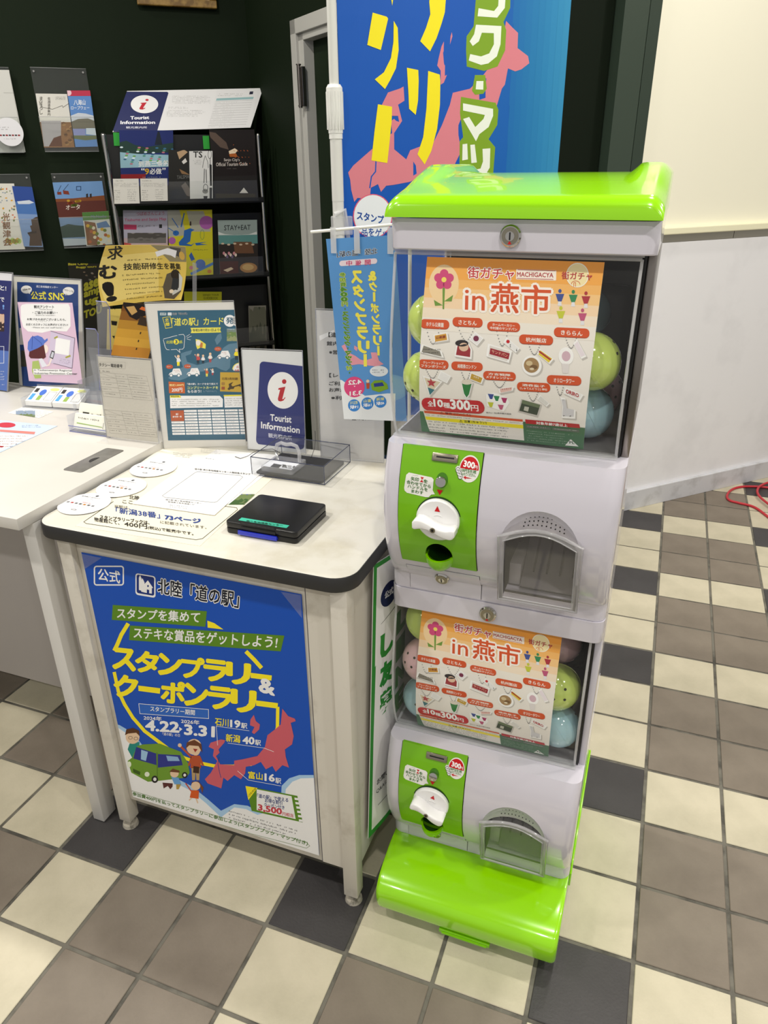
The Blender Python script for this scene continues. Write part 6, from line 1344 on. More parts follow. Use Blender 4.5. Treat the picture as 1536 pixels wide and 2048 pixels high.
s.poly([(1118, 105), (1150, 140), (1175, 165), (1172, 240), (1222, 280), (1228, 315), (1190, 345), (1160, 355), (1125, 340), (1110, 420), (1095, 440), (1060, 560), (1040, 640), (960, 700), (900, 740), (870, 800), (840, 860), (740, 845), (640, 900), (560, 915), (520, 920), (495, 950), (480, 912), (445, 930), (440, 985), (380, 980), (365, 1000), (350, 940), (345, 890), (335, 855), (360, 820), (450, 740), (550, 660), (545, 600), (560, 590), (570, 600), (585, 605), (580, 575), (550, 575), (500, 520), (530, 460), (590, 440), (608, 430), (612, 500), (580, 520), (600, 600), (560, 660), (560, 740), (620, 790), (640, 745), (760, 700), (800, 620), (840, 520), (855, 460), (940, 440), (1000, 380), (1060, 300), (1100, 200)], PKB, 1)
s.poly([(850, 140), (855, 180), (830, 260), (828, 300), (840, 310), (835, 350), (810, 410), (795, 420), (795, 350), (778, 325), (785, 290), (800, 230), (825, 180)], PKB, 1)
s.line([(470, 800), (468, 850), (448, 875), (440, 930)], 6, '#0f55b4', 1.5); s.poly([(655, 800), (668, 820), (672, 860), (655, 870)], '#0f55b4', 1.5)
YB2 = '#f2e220'
for P in ([(545, -20), (560, -20), (553, 30)], [(455, 65), (525, 85), (532, 95), (495, 250), (428, 225)], [(560, 105), (580, 140), (584, 250), (570, 340), (540, 400), (515, 443), (465, 395), (510, 360), (545, 290), (558, 210)], [(745, -60), (828, -60), (818, 60), (800, 120), (775, 190), (742, 255), (693, 205), (722, 140), (745, 70), (740, 10)],
          [(625, 337), (682, 348), (684, 400), (680, 500), (668, 570), (635, 540), (632, 460)], [(732, 352), (790, 370), (793, 400), (790, 520), (775, 640), (745, 750), (712, 815), (676, 765), (705, 680), (722, 540)], [(480, 518), (550, 530), (548, 600), (526, 808), (448, 795), (462, 660)],
          [(480, -400), (720, -380), (715, -300), (470, -320)], [(640, -200), (830, -190), (828, -110), (640, -120)]): s.poly(P, YB2, 3)
GL = '#7ea326'
s.poly([(975, -40), (1140, -60), (1138, 40), (1105, 110), (1118, 150), (1112, 250), (1075, 330), (1010, 352), (925, 330), (922, 250), (925, 180), (960, 130)], GL, 2)
s.poly([(965, 372), (1015, 372), (1022, 440), (1005, 465), (965, 470), (950, 450)], GL, 2)
s.poly([(895, 480), (1065, 510), (1078, 545), (1072, 620), (1030, 690), (1062, 730), (1055, 820), (1050, 880), (1040, 960), (900, 960), (885, 900), (888, 700), (905, 680), (890, 560)], GL, 2)
for P in ([(985, 40), (1060, 55), (1080, 30), (1085, -40), (1118, -40), (1112, 40), (1075, 88), (980, 80)],
          [(972, 122), (1095, 130), (1090, 220), (1072, 280), (1030, 315), (995, 322), (935, 300), (942, 268), (995, 280), (1035, 265), (1058, 220), (1058, 165), (1000, 162), (985, 205), (955, 228), (940, 205), (962, 170)],
          [(972, 402), (1006, 402), (1005, 445), (968, 443)], [(905, 512), (1052, 540), (1052, 575), (1030, 630), (985, 665), (968, 700), (905, 590), (935, 580), (965, 630), (1005, 590), (1012, 570), (905, 548)],
          [(902, 715), (925, 712), (928, 790), (900, 795)], [(940, 718), (962, 716), (972, 805), (945, 808)], [(1000, 738), (1038, 735), (1035, 830), (1015, 865), (960, 868), (895, 850), (895, 830), (960, 842), (990, 835), (1002, 800)],
          [(900, 880), (1030, 890), (1020, 930), (960, 960), (900, 940)]): s.poly(P, '#ecf2e6', 3)
s.ell(455, 1070, 92, 105, '#e9eef2', 2.5, 30); s.ring(455, 1070, 94, 107, 5, '#e0607c', 2.6)
s.text('スタンプ', 378, 1085, 508, 1108, 40, '#1d4c9c', 3.4, .04); s.text('品をゲット', 400, 1168, 560, 1180, 44, '#1d4c9c', 3.4, .04)
s.done('banner_cloth', tb, '#0f55b4', .0006, n=(12, 20))

# ================================================================== rear wall leaflet holders (on plane through cor, direction e1)
def WP(x, y, off=.0): return hitp(x, y, cor - m1*off, m1)
def wq(pts, off, crop=None):
    """rectangle from px corners TL, TR, BL on the plane `off` in front of the rear wall; upright or sheared as seen"""
    TL, TR, BL = [WP(*p, off) for p in pts[:3]]; return plane_sheet(BL, TR-TL, TL-BL, crop, -m1)
HCL = clear('wall holder acrylic', '#eef2ee', .6, .05, .02)
def wallholder(px, label, s0, s1, z0, z1):
    h = empty('leaflet_holder', cor + e1*((s0+s1)/2) - m1*.03 + z*z0, label, 'leaflet holder')
    b = BM(); O = cor + e1*s0 - m1*.004 + z*z0; obox(b, O, e1*(s1-s0), -m1*.003, z*(z1-z0)); obox(b, O, e1*(s1-s0), -m1*.040, z*.003)
    obox(b, O - m1*.038, e1*(s1-s0), -m1*.003, z*(z1-z0)*.42)
    for q in (s0, s1-.003): obox(b, cor + e1*q - m1*.004 + z*z0, e1*.003, -m1*.036, z*(z1-z0)*.42)
    obj('acrylic', b, HCL, h)
    b = BM()
    b.free()
    for q in (s0+.012, s1-.014): b = BM(); cyl(b, cor + e1*q - m1*.0065 + z*(z1-.014), cor + e1*q - m1*.010 + z*(z1-.014), .004, n=12); obj('screw', b, CHROME, h, 40)
    b = BM(); f0 = cor + e1*s0 - m1*.041 + z*(z0+(z1-z0)*.42); tube(b, [f0, f0+e1*(s1-s0)], .0012, 5); f0 = cor + e1*s0 - m1*.0075 + z*z1; tube(b, [f0, f0+e1*(s1-s0)], .0010, 5); f0 = cor + e1*s0 - m1*.041 + z*z0; tube(b, [f0, f0+e1*(s1-s0)], .0014, 5)
    obj('edges', b, clear('holder edge', '#9ea3a6', 1.0, .05, .3), h); return h
wallholder(None, 'upper clear leaflet holder on the green wall left of the brochure rack', -.933, -.711, 1.648, 1.968)
wallholder(None, 'upper clear leaflet holder cut by the left edge of the photo', -1.24, -1.016, 1.645, 1.965)
wallholder(None, 'lower clear leaflet holder on the green wall left of the brochure rack', -.928, -.706, 1.250, 1.560)
wallholder(None, 'lower clear leaflet holder cut by the left edge of the photo', -1.24, -1.016, 1.245, 1.560)
LC = (0, 100, 4.096)
def wl(name, pts, off, label, draw, base='#d9d8d2', crop=LC, cat='leaflet', th=.004):
    s = wq(pts, off, crop); draw(s) if draw else None; o = s.done(name, None, base, th); tag(o, label, cat); return o
def d1(s):
    s.uvrect(0, 0, 1, .48, '#8a6238', 0); s.poly([(335, 580), (500, 580), (500, 700), (450, 720), (400, 790), (360, 790)], '#a9a6a8', 1); s.poly([(400, 790), (440, 720), (500, 700), (510, 790)], '#5c3418', 1.5)
    for k in range(14): s.ell(520+(k*37 % 85), 600+(k*53 % 180), 16, 12, ['#6e4a26', '#a07a48', '#7c5a34'][k % 3], 1.6, 9)
    s.line([(320, 420), (350, 470), (430, 485), (510, 455), (515, 470), (560, 440)], 3, '#5c5a52', 2); s.vtext('まぼろし', 325, 380, 530, 24, '#5a5850', 3, .01); s.vtext('佐潟温泉案内', 390, 385, 540, 22, '#5a5850', 3, .01); s.micro(455, 380, 535, 410, 3, '#3a3a3a', 3, cw=14)
wl('leaflet', ((291, 357), (545, 360), (355, 800)) and [(71+0, 187), (134, 188), (88, 295)], .016, 'cream and brown leaflet at the left of the upper wall holder', d1, '#d6d4cc')
def d2(s):
    s.uvrect(0, 0, 1, 1, '#5b87c4', 0); s.poly([(575, 540), (640, 515), (700, 520), (790, 545), (800, 640), (590, 650)], '#c6cdd6', 1); s.poly([(580, 590), (640, 565), (720, 560), (800, 590), (800, 640), (585, 650)], '#6e6a58', 1.4); s.poly([(590, 645), (700, 645), (700, 700), (600, 700)], '#8a92c4', 1.6); s.poly([(705, 640), (800, 640), (800, 700), (705, 690)], '#c9d6e2', 1.6); s.poly([(600, 700), (800, 700), (800, 730), (700, 740), (600, 725)], '#66704a', 1.7)
    s.text('八海山', 605, 452, 700, 450, 44, '#e6ecf4', 3, .02); s.text('ロープウェー', 582, 488, 732, 486, 28, '#e6ecf4', 3, .02); s.uvrect(0, .905, 1, 1, '#b8324e', 2); s.ell(562, 352, 24, 24, '#e9c2cc', 3, 14)
wl('leaflet', [(134, 181), (180, 181), (151, 294)], .022, 'blue mountain ropeway leaflet at the right of the upper wall holder', d2, '#5b87c4')
def d3(s):
    s.uvrect(0, 0, 1, 1, '#c9c9c4', 0); s.uvrect(0, 0, 1, .25, '#a8aaa6', .5); s.line([(30, 350), (110, 352)], 2, '#8a8a84', 2); s.line([(75, 180), (200, 830)], 2, '#9a9a94', 2)
wl('leaflet', [(-42, 139), (18, 140), (-6, 305)], .018, 'white brochure with round sticker in the upper holder at the left edge', d3, '#c9c9c4')
c_ = WP(19, 264, .048)
b = BM(); prism(b, [c_ + e1*(.054*math.cos(t*math.pi/20)) + z*(.054*math.sin(t*math.pi/20)) for t in range(40)], -m1*.0006); rs = obj('round_card', b, ink('#dcdce0')); tag(rs, 'round white information card leaning in the upper holder at the left edge', 'card')
s = plane_sheet(c_ - e1*.054 - z*.054 - m1*.0008, e1*.108, z*.108, None, -m1); s.px = lambda x, y: (x, y)
s.micro(.12, .55, .5, .7, 2, '#6a6a6e', 2, cw=.05)
for j in range(7): s.poly([(.12+.11*j, .36), (.2+.11*j, .36), (.2+.11*j, .41), (.12+.11*j, .41)], ['#8a2a2a', '#3a3a3a'][j % 2], 2)
s.micro(.25, .22, .75, .3, 1, '#8a8a8e', 2, cw=.04)
b = BM(); vs__ = []
me_ = s.bm; V = []; F = []; MI = []
for f in me_.faces:
    vv = list(f.verts); a = sum(vv[i].co.x*vv[(i+1) % len(vv)].co.y - vv[(i+1) % len(vv)].co.x*vv[i].co.y for i in range(len(vv))); vv = vv if a > 0 else vv[::-1]
    F.append([len(V)+i for i in range(len(vv))]); MI.append(f.material_index); V += [tuple(s.f(v.co.x, v.co.y) - m1*.0002 - rs.location) for v in vv]
me = bpy.data.meshes.new('printed_artwork'); me.from_pydata(V, [], F)
for p_, k_ in zip(me.polygons, MI): p_.material_index = k_
for k_ in s.mats: me.materials.append(k_)
q = bpy.data.objects.new('printed_artwork', me); COL.objects.link(q); q.parent = rs; b.free()
def d4(s):
    s.uvrect(0, 0, 1, 1, '#d9d6cc', 0)
    rnd = random.Random(4)
    for k in range(40): s.ell(-20+150*rnd.random(), 1110+300*rnd.random(), 4+6*rnd.random(), 4+6*rnd.random(), ['#c8643a', '#d9a23a', '#8a9aa8', '#6a7a4a'][k % 4], 1, 8)
    s.vtext('会津観光', 15, 1600, 1300, 70, '#7a5230', 3, .05) if False else None
    for k, ch in enumerate('光観津会'): s.text(ch, 20+2*k, 1400+68*k, 80+4*k, 1398+68*k, 60, '#7a5230', 3, .05)
    for k in range(8): s.ell(60+14*k, 1560+6*(k % 3), 18, 22, ['#c9a24a', '#a8c46a'][k % 2], 1.2, 10)
wl('leaflet', [(-40, 367), (28, 367), (-15, 500)], .016, 'orange lettered sightseeing brochure in the lower holder at the left edge', d4)
def d5(s):
    s.uvrect(0, 0, 1, 1, '#4a74b4', 0); s.uvrect(0, 0, 1, .55, '#7c98c4', .4); s.uvrect(0, .75, 1, 1, '#2c4a94', .4); s.poly([(140, 1240), (240, 1230), (280, 1250), (240, 1262), (150, 1262)], '#cdd6e2', 1)
    s.poly([(240, 1605), (245, 1530), (225, 1500), (260, 1485), (245, 1440), (262, 1435), (255, 1390), (290, 1370), (330, 1360), (345, 1605)], '#4a3828', 1.5); s.poly([(225, 1495), (300, 1480), (300, 1500), (228, 1508)], '#2f2418', 2)
wl('leaflet', [(24, 372), (64, 374), (48, 493)], .024, 'blue brochure with a pagoda photo beside the orange lettered one', d5, '#4a74b4')
def d6(s):
    s.uvrect(0, 0, 1, 1, '#6d94c4', 0); s.uvrect(0, 0, 1, .72, '#5a2c24', .4); s.poly([(450, 1220), (600, 1215), (860, 1190), (870, 1230), (460, 1245)], '#7a4424', 1)
    s.line([(470, 1170), (500, 1110)], 4, '#23304a', 2); s.line([(520, 1150), (560, 1100)], 4, '#23304a', 2); s.poly([(468, 1165), (500, 1160), (505, 1185), (470, 1185)], '#7a3424', 2); s.poly([(515, 1150), (560, 1155), (570, 1185), (520, 1180)], '#7a3424', 2); s.frame_rect(627, 1118, 662, 1148, 6, '#23406a', 2); s.poly([(705, 1180), (720, 1175), (722, 1210), (706, 1210)], '#2a2424', 2); s.poly([(735, 1180), (750, 1175), (752, 1210), (736, 1210)], '#2a2424', 2)
    for k in range(16): s.ell(560+(k*31 % 100), 1235+(k*17 % 50), 14, 10, ['#b8902a', '#8a3a24', '#5a6a24'][k % 3], 1.4, 8)
    s.text('オータ', 540, 1310, 655, 1305, 40, '#d9cfc4', 3, .02); s.poly([(475, 1375), (690, 1372), (715, 1610), (510, 1612)], '#6a86a8', 2); s.poly([(490, 1450), (560, 1425), (620, 1435), (695, 1440), (705, 1530), (500, 1540)], '#2e4238', 2.3); s.poly([(500, 1545), (710, 1545), (715, 1612), (510, 1612)], '#aab4bc', 2.4)
wl('leaflet', [(105, 365), (204, 362), (128, 492)], .016, 'red and blue cable car leaflet in the lower wall holder', d6, '#6d94c4')
def d7(s):
    s.uvrect(0, 0, 1, 1, '#c9ccc4', 0); s.uvrect(0, .76, 1, 1, '#4e7a3a', .4)
    for k in range(12): s.ell(680+(k*41 % 190), 1235+(k*23 % 70), 16, 12, ['#6a9a4a', '#3c6a2c', '#8ab06a'][k % 3], .8, 8)
    s.text('Mt.Naeba', 745, 1378, 870, 1375, 26, '#6c7888', 3, .01); s.poly([(690, 1400), (780, 1415), (800, 1500), (800, 1600), (715, 1600)], '#7a5230', 1); s.poly([(790, 1420), (870, 1400), (905, 1450), (800, 1460)], '#5a7aa4', 1.2)
    for k in range(18): s.ell(720+(k*29 % 180), 1440+(k*47 % 160), 15, 14, ['#c9a22a', '#a85a2a', '#d9d0b4', '#6a7a2a'][k % 4], 1.5, 9)
wl('leaflet', [(164, 425), (217, 422), (173, 492)], .024, 'white and green mountain leaflet in front of the cable car one', d7)
def d8(s):
    s.uvrect(0, 0, 1, 1, '#1e1d16', 0); s.px = s.px
    s.text('Base Camp', 560, 1770, 720, 1765, 26, '#a8a02a', 3, .04); s.text('Buggy tours', 625, 1792, 790, 1785, 20, '#a8a02a', 3, .03)
    for t, x0, y0, x1, y1, h in (('ase', 690, 1975, 805, 1930, 60), ('amp', 690, 2045, 825, 1995, 56), ('ug', 700, 2110, 800, 2080, 56), ('TOU', 690, 2200, 830, 2150, 60)): s.text(t, x0, y0, x1, y1, h, '#8e8a24', 3, .06)
    for k in range(10): s.ell(690+(k*23 % 120), 1820+(k*31 % 80), 10, 6, ['#6a5a4a', '#3a3a34', '#8a8478'][k % 3], 1, 8)
wl('leaflet', [(135, 526), (216, 528), (158, 700)], .016, 'black leaflet with slanted olive lettering low on the wall behind the desk', d8, '#1e1d16')

# ================================================================== free standing brochure rack
RO = .25
rack = empty('brochure_rack', cor + e1*-.36 - m1*.18, 'black steel brochure rack with chrome side rails against the green wall', 'rack')
def RP(s_, off, zz): return cor + e1*s_ - m1*off + z*zz
for s_ in (-.685, -.032):
    b = BM(); cyl(b, RP(s_, RO-.0, .012), RP(s_, RO, 1.705), .0095, n=18); bmesh.ops.create_uvsphere(b, u_segments=14, v_segments=8, radius=.0095, matrix=Matrix.Translation(RP(s_, RO, 1.705))); obj('rail', b, CHROME, rack, 40, 'chrome side rail')
    b = BM(); cyl(b, RP(s_, RO+.12, .012), RP(s_, .06, .012), .011, n=12); obj('foot_bar', b, CHROME, rack, 40)
SHB = mat('black rack steel', '#0e0f0f', .4)
for zz in (1.440, 1.115, .79, .47, .15):
    b = BM(); obox(b, RP(-.68, RO+.035, zz-.008), e1*.645, m1*.10, z*.006); obox(b, RP(-.68, RO+.035, zz-.008), e1*.645, m1*.004, z*.022)
    obox(b, RP(-.68, RO-.055, zz), e1*.645, m1*.003, Vector((0, 0, .27)))
    obj('shelf', b, SHB, rack)
    b = BM(); obox(b, RP(-.66, RO+.037, zz), e1*.60, m1*.003, z*.085); obj('front_lip', b, HCL, rack)
RC = (190, 150, 4.151)
def rl(pts, off, label, draw, base, th=.004, name='brochure', cat='brochure'):
    o = wl(name, pts, off, label, draw, base, RC, cat, th); return o
def p_(x, y): return (190 + x/4.151, 150 + y/4.151)
def e_night(s):
    s.uvrect(0, 0, 1, 1, '#1d2a66', 0); s.uvrect(0, 0, 1, .22, '#15100f', 1); s.poly([(200, 560), (260, 545), (330, 580), (420, 600), (660, 560), (672, 640), (205, 660)], '#1f3a34', .6); s.poly([(205, 640), (350, 655), (670, 665), (675, 760), (212, 772)], '#8fb6c4', .8)
    for k in range(40): s.ell(220+(k*53 % 430), 600+(k*37 % 140), 14, 7, ['#d6e6ec', '#4c8c78', '#6aa04a', '#3a6a8c', '#b4707c'][k % 5], .9, 8)
    s.poly([(495, 580), (520, 470), (535, 470), (560, 580)], '#16202c', .9); s.text('到燕三条的', 362, 765, 612, 755, 50, '#e0e0de', 3, .04); s.text('“', 385, 790, 410, 790, 20, '#e0e0de', 3, .03); s.text('9', 415, 825, 448, 825, 48, '#c9a02a', 3, .03); s.text('必做', 455, 825, 552, 822, 50, '#e0e0de', 3, .04); s.text('”', 560, 788, 585, 788, 20, '#e0e0de', 3, .03); s.micro(395, 840, 585, 858, 1, '#a9a9a6', 3, cw=14); s.poly([(210, 825), (420, 822), (420, 860), (212, 860)], '#8a1c20', 1.5)
rl([p_(200, 458), p_(648, 460), p_(222, 1050)], RO-.03, 'dark blue night river brochure at the upper left of the rack', e_night, '#1d2a66')
def e_mag(s):
    s.uvrect(0, 0, 1, 1, '#242320', 0); s.poly([(680, 640), (740, 620), (770, 640), (700, 700)], '#b89a78', 1); s.poly([(720, 720), (750, 690), (765, 720), (735, 740)], '#d9d6d0', 2); s.text('TALSMAN', 680, 865, 800, 855, 30, '#6a6a68', 2, .02); s.poly([(715, 920), (750, 890), (800, 960), (790, 1010), (760, 1000)], '#6a625c', 1); s.poly([(700, 780), (740, 800), (790, 830), (720, 820)], '#8a6a48', 1)
rl([p_(610, 620), p_(800, 625), p_(612, 1045)], RO-.02, 'black craftsman magazine partly hidden behind the tool leaflet on the rack', e_mag, '#242320')
def e_ts(s):
    K = '#2a2a2a'; s.text('TS', 815, 685, 890, 685, 50, K, 3, .02); s.micro(815, 700, 890, 745, 3, '#9a9a98', 2, cw=11)
    s.line([(915, 670), (900, 720), (893, 770)], 3, K, 2); s.line([(915, 670), (935, 720), (940, 770)], 3, K, 2); s.ring(952, 660, 14, 34, 3, K, 2); s.line([(955, 690), (957, 740)], 4, K, 2)
    s.line([(908, 780), (904, 895)], 5, K, 2); s.line([(922, 785), (926, 895)], 5, K, 2); s.poly([(950, 740), (968, 745), (970, 920), (955, 920)], K, 2); s.ring(918, 935, 18, 28, 4, K, 2); s.ell(915, 965, 24, 20, '#8a8a86', 2, 16); s.poly([(900, 1005), (935, 1005), (928, 1042), (905, 1042)], '#3a3a38', 2); s.poly([(950, 935), (972, 935), (970, 1042), (952, 1042)], '#3a3a38', 2)
rl([p_(782, 632), p_(975, 630), p_(790, 1045)], RO-.008, 'white leaflet with drawings of kitchen tools on the rack', e_ts, '#dcdcda', .002)
def e_sanjo(s):
    s.uvrect(0, 0, 1, 1, '#1c1614', 0); s.poly([(940, 470), (1000, 480), (1090, 560), (1110, 620), (1040, 600), (960, 520)], '#5a4a40', 1); s.poly([(1110, 632), (1160, 608), (1185, 625), (1165, 650), (1115, 655)], '#e6d2b4', 2); s.poly([(1112, 655), (1170, 650), (1185, 680), (1120, 680)], '#a85a24', 1.8)
    for k in range(26): s.ell(1150+(k*37 % 140), 580+(k*53 % 160), 3, 3, '#c8642c', 2, 6)
    s.text('Sanjo City’s', 1070, 722, 1200, 722, 30, '#d6ccc4', 3, .01); s.text('Official Tourism Guide', 1005, 758, 1265, 752, 30, '#d6ccc4', 3, .01); s.micro(1095, 772, 1180, 784, 1, '#8a827c', 3, cw=12); s.uvrect(0, 0, 1, .34, '#24211f', 1); s.poly([(1200, 980), (1235, 935), (1272, 980)], '#dcd9d2', 3); s.poly([(1000, 985), (1330, 985), (1330, 1030), (1002, 1032)], '#3a3422', 2)
rl([p_(930, 455), p_(1310, 452), p_(1002, 1035)] and [p_(948, 455), p_(1322, 452), p_(995, 1035)], RO-.02, 'dark city tourism guide with glowing metal photo at the upper right of the rack', e_sanjo, '#1c1614')
def e_card(t):
    def f(s): s.micro(t+10, 872, t+110, 886, 1, '#4a4a48', 3, cw=9); s.micro(t+8, 895, t+200, 930, 4, '#8a8a88', 3, cw=8); s.micro(t+10, 950, t+60, 1040, 5, '#8a8a88', 3, cw=8); s.micro(t+120, 945, t+190, 1050, 6, '#9a9a98', 3, cw=8)
    return f
rl([p_(148, 862), p_(362, 860), p_(160, 1070)], RO+.044, 'white phone number card at the far left of the upper rack shelf', e_card(150), '#d6d4cc', .0008, 'notice_card', 'card')
rl([p_(375, 860), p_(600, 858), p_(382, 1048)], RO+.044, 'white information card second from the left on the upper rack shelf', e_card(380), '#d6d4cc', .0008, 'notice_card', 'card')
def e_pink(s):
    s.uvrect(0, 0, 1, 1, '#b8a2a4', 0); s.uvrect(0, .6, 1, 1, '#a6a4b4', .4); s.text('つばめさんじょう', 345, 1168, 575, 1160, 30, '#a05a6a', 3, .02); s.text('Tsubame and Sanjo Map', 245, 1222, 590, 1212, 30, '#b85a7a', 3, .02); s.poly([(238, 1240), (345, 1244), (345, 1284), (240, 1282)], '#a83458', 2); s.micro(355, 1240, 520, 1265, 1, '#5a4c50', 3, cw=16); s.poly([(532, 1240), (556, 1240), (556, 1270), (532, 1270)], '#222222', 3)
    photo(s, 270, 1310, 590, 1395, ['#9a9694', '#4c4844', '#6c6864'], 2, 11); s.poly([(240, 1390), (300, 1400), (300, 1440), (240, 1440)], '#b8504a', 2.5)
rl([p_(232, 1122), p_(602, 1124), p_(250, 1690)], RO-.03, 'pale pink map brochure at the left of the second rack shelf', e_pink, '#b8a2a4')
def e_yel(s):
    s.uvrect(0, 0, 1, 1, '#c6be26', 0); s.poly([(600, 1120), (700, 1120), (760, 1330), (610, 1345)], '#a6a69a', .5); s.poly([(760, 1130), (900, 1130), (960, 1300), (800, 1300)], '#a9a896', .4)
    BL2 = '#2a62a8'; s.line([(740, 1150), (715, 1260)], 10, BL2, 2); s.line([(640, 1190), (690, 1265)], 7, BL2, 2); s.line([(610, 1270), (670, 1310)], 6, BL2, 2); s.ell(672, 1312, 26, 22, BL2, 2, 14)
    s.poly([(735, 1345), (740, 1290), (790, 1272), (825, 1285), (800, 1300), (790, 1380), (760, 1400), (800, 1410), (830, 1390), (800, 1420), (700, 1415), (695, 1390)], BL2, 2); s.poly([(830, 1395), (930, 1385), (870, 1400), (935, 1408), (840, 1415)], BL2, 2); s.ell(925, 1225, 58, 56, '#a25aa0', 2, 20); s.ell(640, 1375, 30, 30, '#a25aa0', 2, 16); s.poly([(785, 1250), (800, 1250), (798, 1215), (788, 1215)], '#3a2c24', 2.4)
    s.ring(890, 1325, 16, 40, 3, '#4a8a4a', 2); s.ell(875, 1570, 42, 40, '#4a6ab0', 2, 18); s.line([(800, 1650), (980, 1565)], 22, '#4a7ab8', 1.8); s.ell(800, 1600, 18, 16, '#c87a8a', 2, 12); s.ell(950, 1630, 18, 16, '#c8823a', 2, 12); s.poly([(780, 1500), (800, 1470), (830, 1530), (800, 1545)], '#3a5ca0', 2); s.micro(815, 1440, 940, 1462, 1, '#6a6a34', 2, cw=18)
rl([p_(602, 1122), p_(972, 1118), p_(625, 1675)], RO-.03, 'yellow, blue and purple illustrated brochure on the second rack shelf', e_yel, '#c6be26')
def e_stay(s):
    s.uvrect(0, 0, 1, 1, '#8e9c98', 0); s.poly([(1018, 1300), (1080, 1322), (1180, 1330), (1280, 1322), (1342, 1300), (1345, 1325), (1020, 1330)], '#cdd2ce', 1); s.uvrect(0, .56, 1, .74, '#5a8c88', .8); s.uvrect(0, 0, 1, .58, '#2e2824', 1); s.poly([(1150, 1385), (1300, 1385), (1320, 1480), (1160, 1480)], '#6a4a34', 1.4)
    s.text('STAY+EAT', 1072, 1290, 1290, 1285, 42, '#33383a', 3, .01)
    for k in range(8): s.ell(1070+14*k, 1480+(k % 3)*14, 10, 14, ['#c88a90', '#d9c9bc', '#6a5a78'][k % 3], 1.8, 10)
    s.uvrect(0, 0, .48, .27, '#4a2418', 1.6); s.poly([(1065, 1620), (1130, 1595), (1150, 1610), (1100, 1635)], '#d9c2a4', 2); s.ell(1275, 1600, 72, 42, '#a87a44', 2, 20); s.ell(1270, 1595, 48, 26, '#c9a468', 2.3, 16)
    for k in range(6): s.ell(1060+50*k, 1400+(k % 2)*8, 14, 8, '#c9b49a', 1.5, 8)
rl([p_(1018, 1205), p_(1345, 1202), p_(1040, 1672)], RO-.02, 'grey green stay and eat food brochure at the right of the second shelf', e_stay, '#8e9c98', .006)
def e_y2(s): s.text('SANJO TOUR', 895, 1838, 1028, 1838, 20, '#6a6a10', 3, .02); s.text('GUIDEBOOK', 900, 1862, 1020, 1862, 20, '#6a6a10', 3, .02)
rl([p_(740, 1798), p_(1052, 1800), p_(745, 2160)], RO-.03, 'yellow tour guidebook on the third rack shelf behind the card sign', e_y2, '#b4b41e')
rl([(497, 612), (532, 611), (500, 735)], RO+.0, 'grey brown photo brochure at the right of the third rack shelf', lambda s: photo(s, 1280, 1925, 1420, 2420, ['#7a766c', '#5a5a4c', '#3c4034', '#6a6454'], 2, 13), '#7a766c')
# green tabs hanging from the header sign and the sign itself
TLs, TRs, BLs, BRs = WP(254, 182, .06), WP(521, 177, .11), WP(225, 264, .15), WP(506, 254, .19)
s = plane_sheet(BLs, (TRs-TLs + BRs-BLs)/2, TLs-BLs, RC, None)
NV = '#1c2456'
s.poly([(258, 138), (600, 140), (610, 150), (515, 470), (155, 472), (150, 460), (248, 150)], NV, 1); s.poly([(411+114*math.cos(t), 243+75*math.sin(t)) for t in [k*math.pi/18 for k in range(36)]], '#e2e2e2', 2)
s.ell(432, 208, 14, 9, '#b82030', 3, 14); s.poly([(380, 232), (430, 228), (402, 270), (400, 278), (418, 272), (415, 280), (395, 288), (372, 286), (368, 278), (390, 240), (378, 238)], '#b82030', 3)
s.text('Tourist', 295, 370, 448, 366, 26, '#e9e9ee', 3, .04); s.text('Information', 213, 408, 498, 406, 26, '#e9e9ee', 3, .04); s.text('観光案内所', 258, 445, 432, 445, 18, '#c9cbd8', 3, .02)
s.poly([(1010, 128), (1372, 105), (1295, 430), (935, 445)], '#dcdcdc', 1); s.micro(640, 170, 950, 240, 6, '#a4a4a2', 2, cw=11); s.micro(610, 262, 800, 282, 2, '#9a9a98', 2, cw=11); s.micro(595, 290, 920, 348, 5, '#a4a4a2', 2, cw=13)
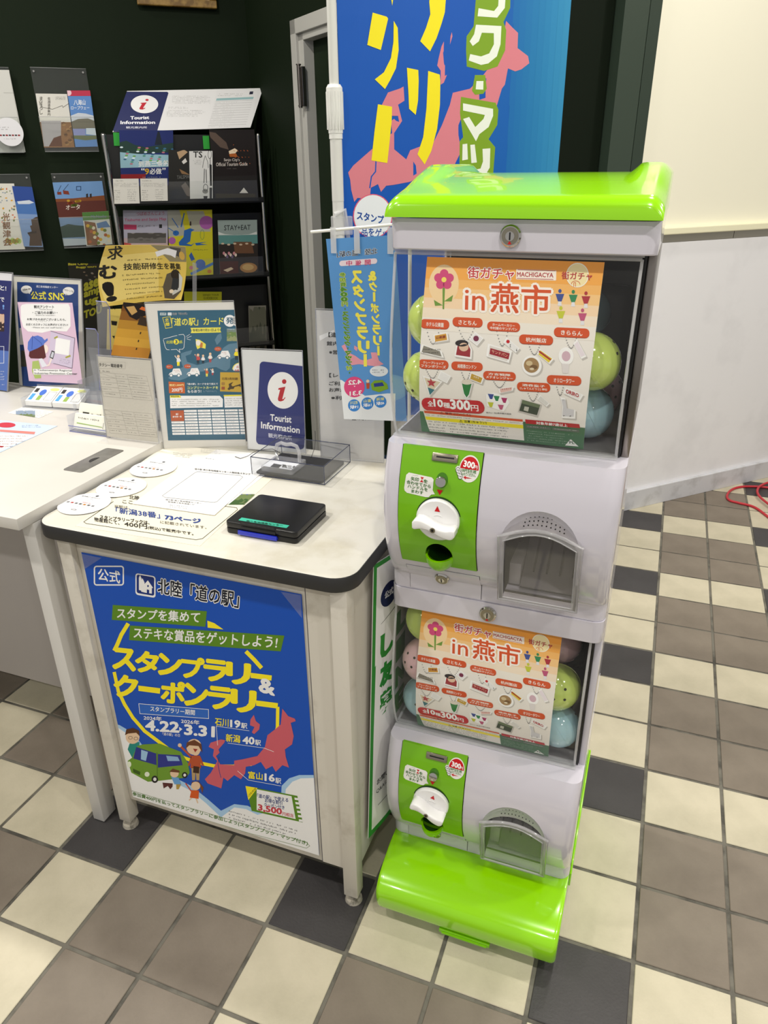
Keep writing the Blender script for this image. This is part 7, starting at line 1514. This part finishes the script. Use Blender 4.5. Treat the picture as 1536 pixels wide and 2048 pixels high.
s.poly([(1010, 195), (1318, 182), (1312, 200), (1004, 214)], '#8fb4b6', 2); s.micro(1020, 150, 1250, 180, 2, '#9a9a98', 2, cw=11)
for k in range(11): s.line([(1000-6*k, 222+20*k), (1310-5.5*k, 208+20*k)], 1.6, '#9a9a9a', 2); s.micro(1000-6*k, 226+20*k, 1180-6*k, 238+20*k, 1, '#b0b0ae', 2, sk=-.04, cw=10)
s.poly([(1285, 138), (1315, 136), (1310, 160), (1280, 162)], '#23263a', 2)
sg = s.done('header_sign', None, '#dedede', .002); tag(sg, 'tourist information header sign leaning on top of the brochure rack', 'sign')
for k, (px_, py_) in enumerate(((150, 478), (893, 505))):
    a, c, d = WP(*p_(px_, py_), .20), WP(*p_(px_+52, py_), .20), WP(*p_(px_+8, py_+110), .20)
    b = BM(); obox(b, d, c-a, a-d, -m1*.002); o = obj('green_tab', b, ink('#2f9a38'), rack)

# ================================================================== red cable on the floor at the right
def cpts(L): return [atz(x, y, .0065) for x, y in L]
def spline(P, n=8):
    o = []
    for i in range(len(P)-1):
        p0, p1, p2, p3 = P[max(i-1, 0)], P[i], P[i+1], P[min(i+2, len(P)-1)]
        for k in range(n):
            t = k/n; o.append(.5*(2*p1 + (p2-p0)*t + (2*p0-5*p1+4*p2-p3)*t*t + (-p0+3*p1-3*p2+p3)*t**3))
    return o + [P[-1]]
RCB = mat('red cable rubber', '#c8303c', .4)
b = BM(); tube(b, spline(cpts([(1600, 1075), (1545, 1040), (1510, 1015), (1478, 1006), (1460, 1001), (1454, 993), (1460, 982), (1475, 975), (1500, 973), (1540, 976), (1600, 990)])), .0062, 10)
o = obj('cable', b, RCB, None, 60); tag(o, 'red cable loop lying nearest on the tiles in front of the white partition', 'cable', 'red cables on the floor')
b = BM(); tube(b, spline([p + Vector((0, 0, .0128)) for p in cpts([(1620, 1060), (1560, 1028), (1535, 1012), (1517, 996), (1514, 984), (1522, 975), (1545, 968), (1620, 960)])]), .0062, 10)
o = obj('cable', b, RCB, None, 60); tag(o, 'second red cable bend entering at the right edge of the photo', 'cable', 'red cables on the floor')
print('SCENE BUILT', len(bpy.data.objects))
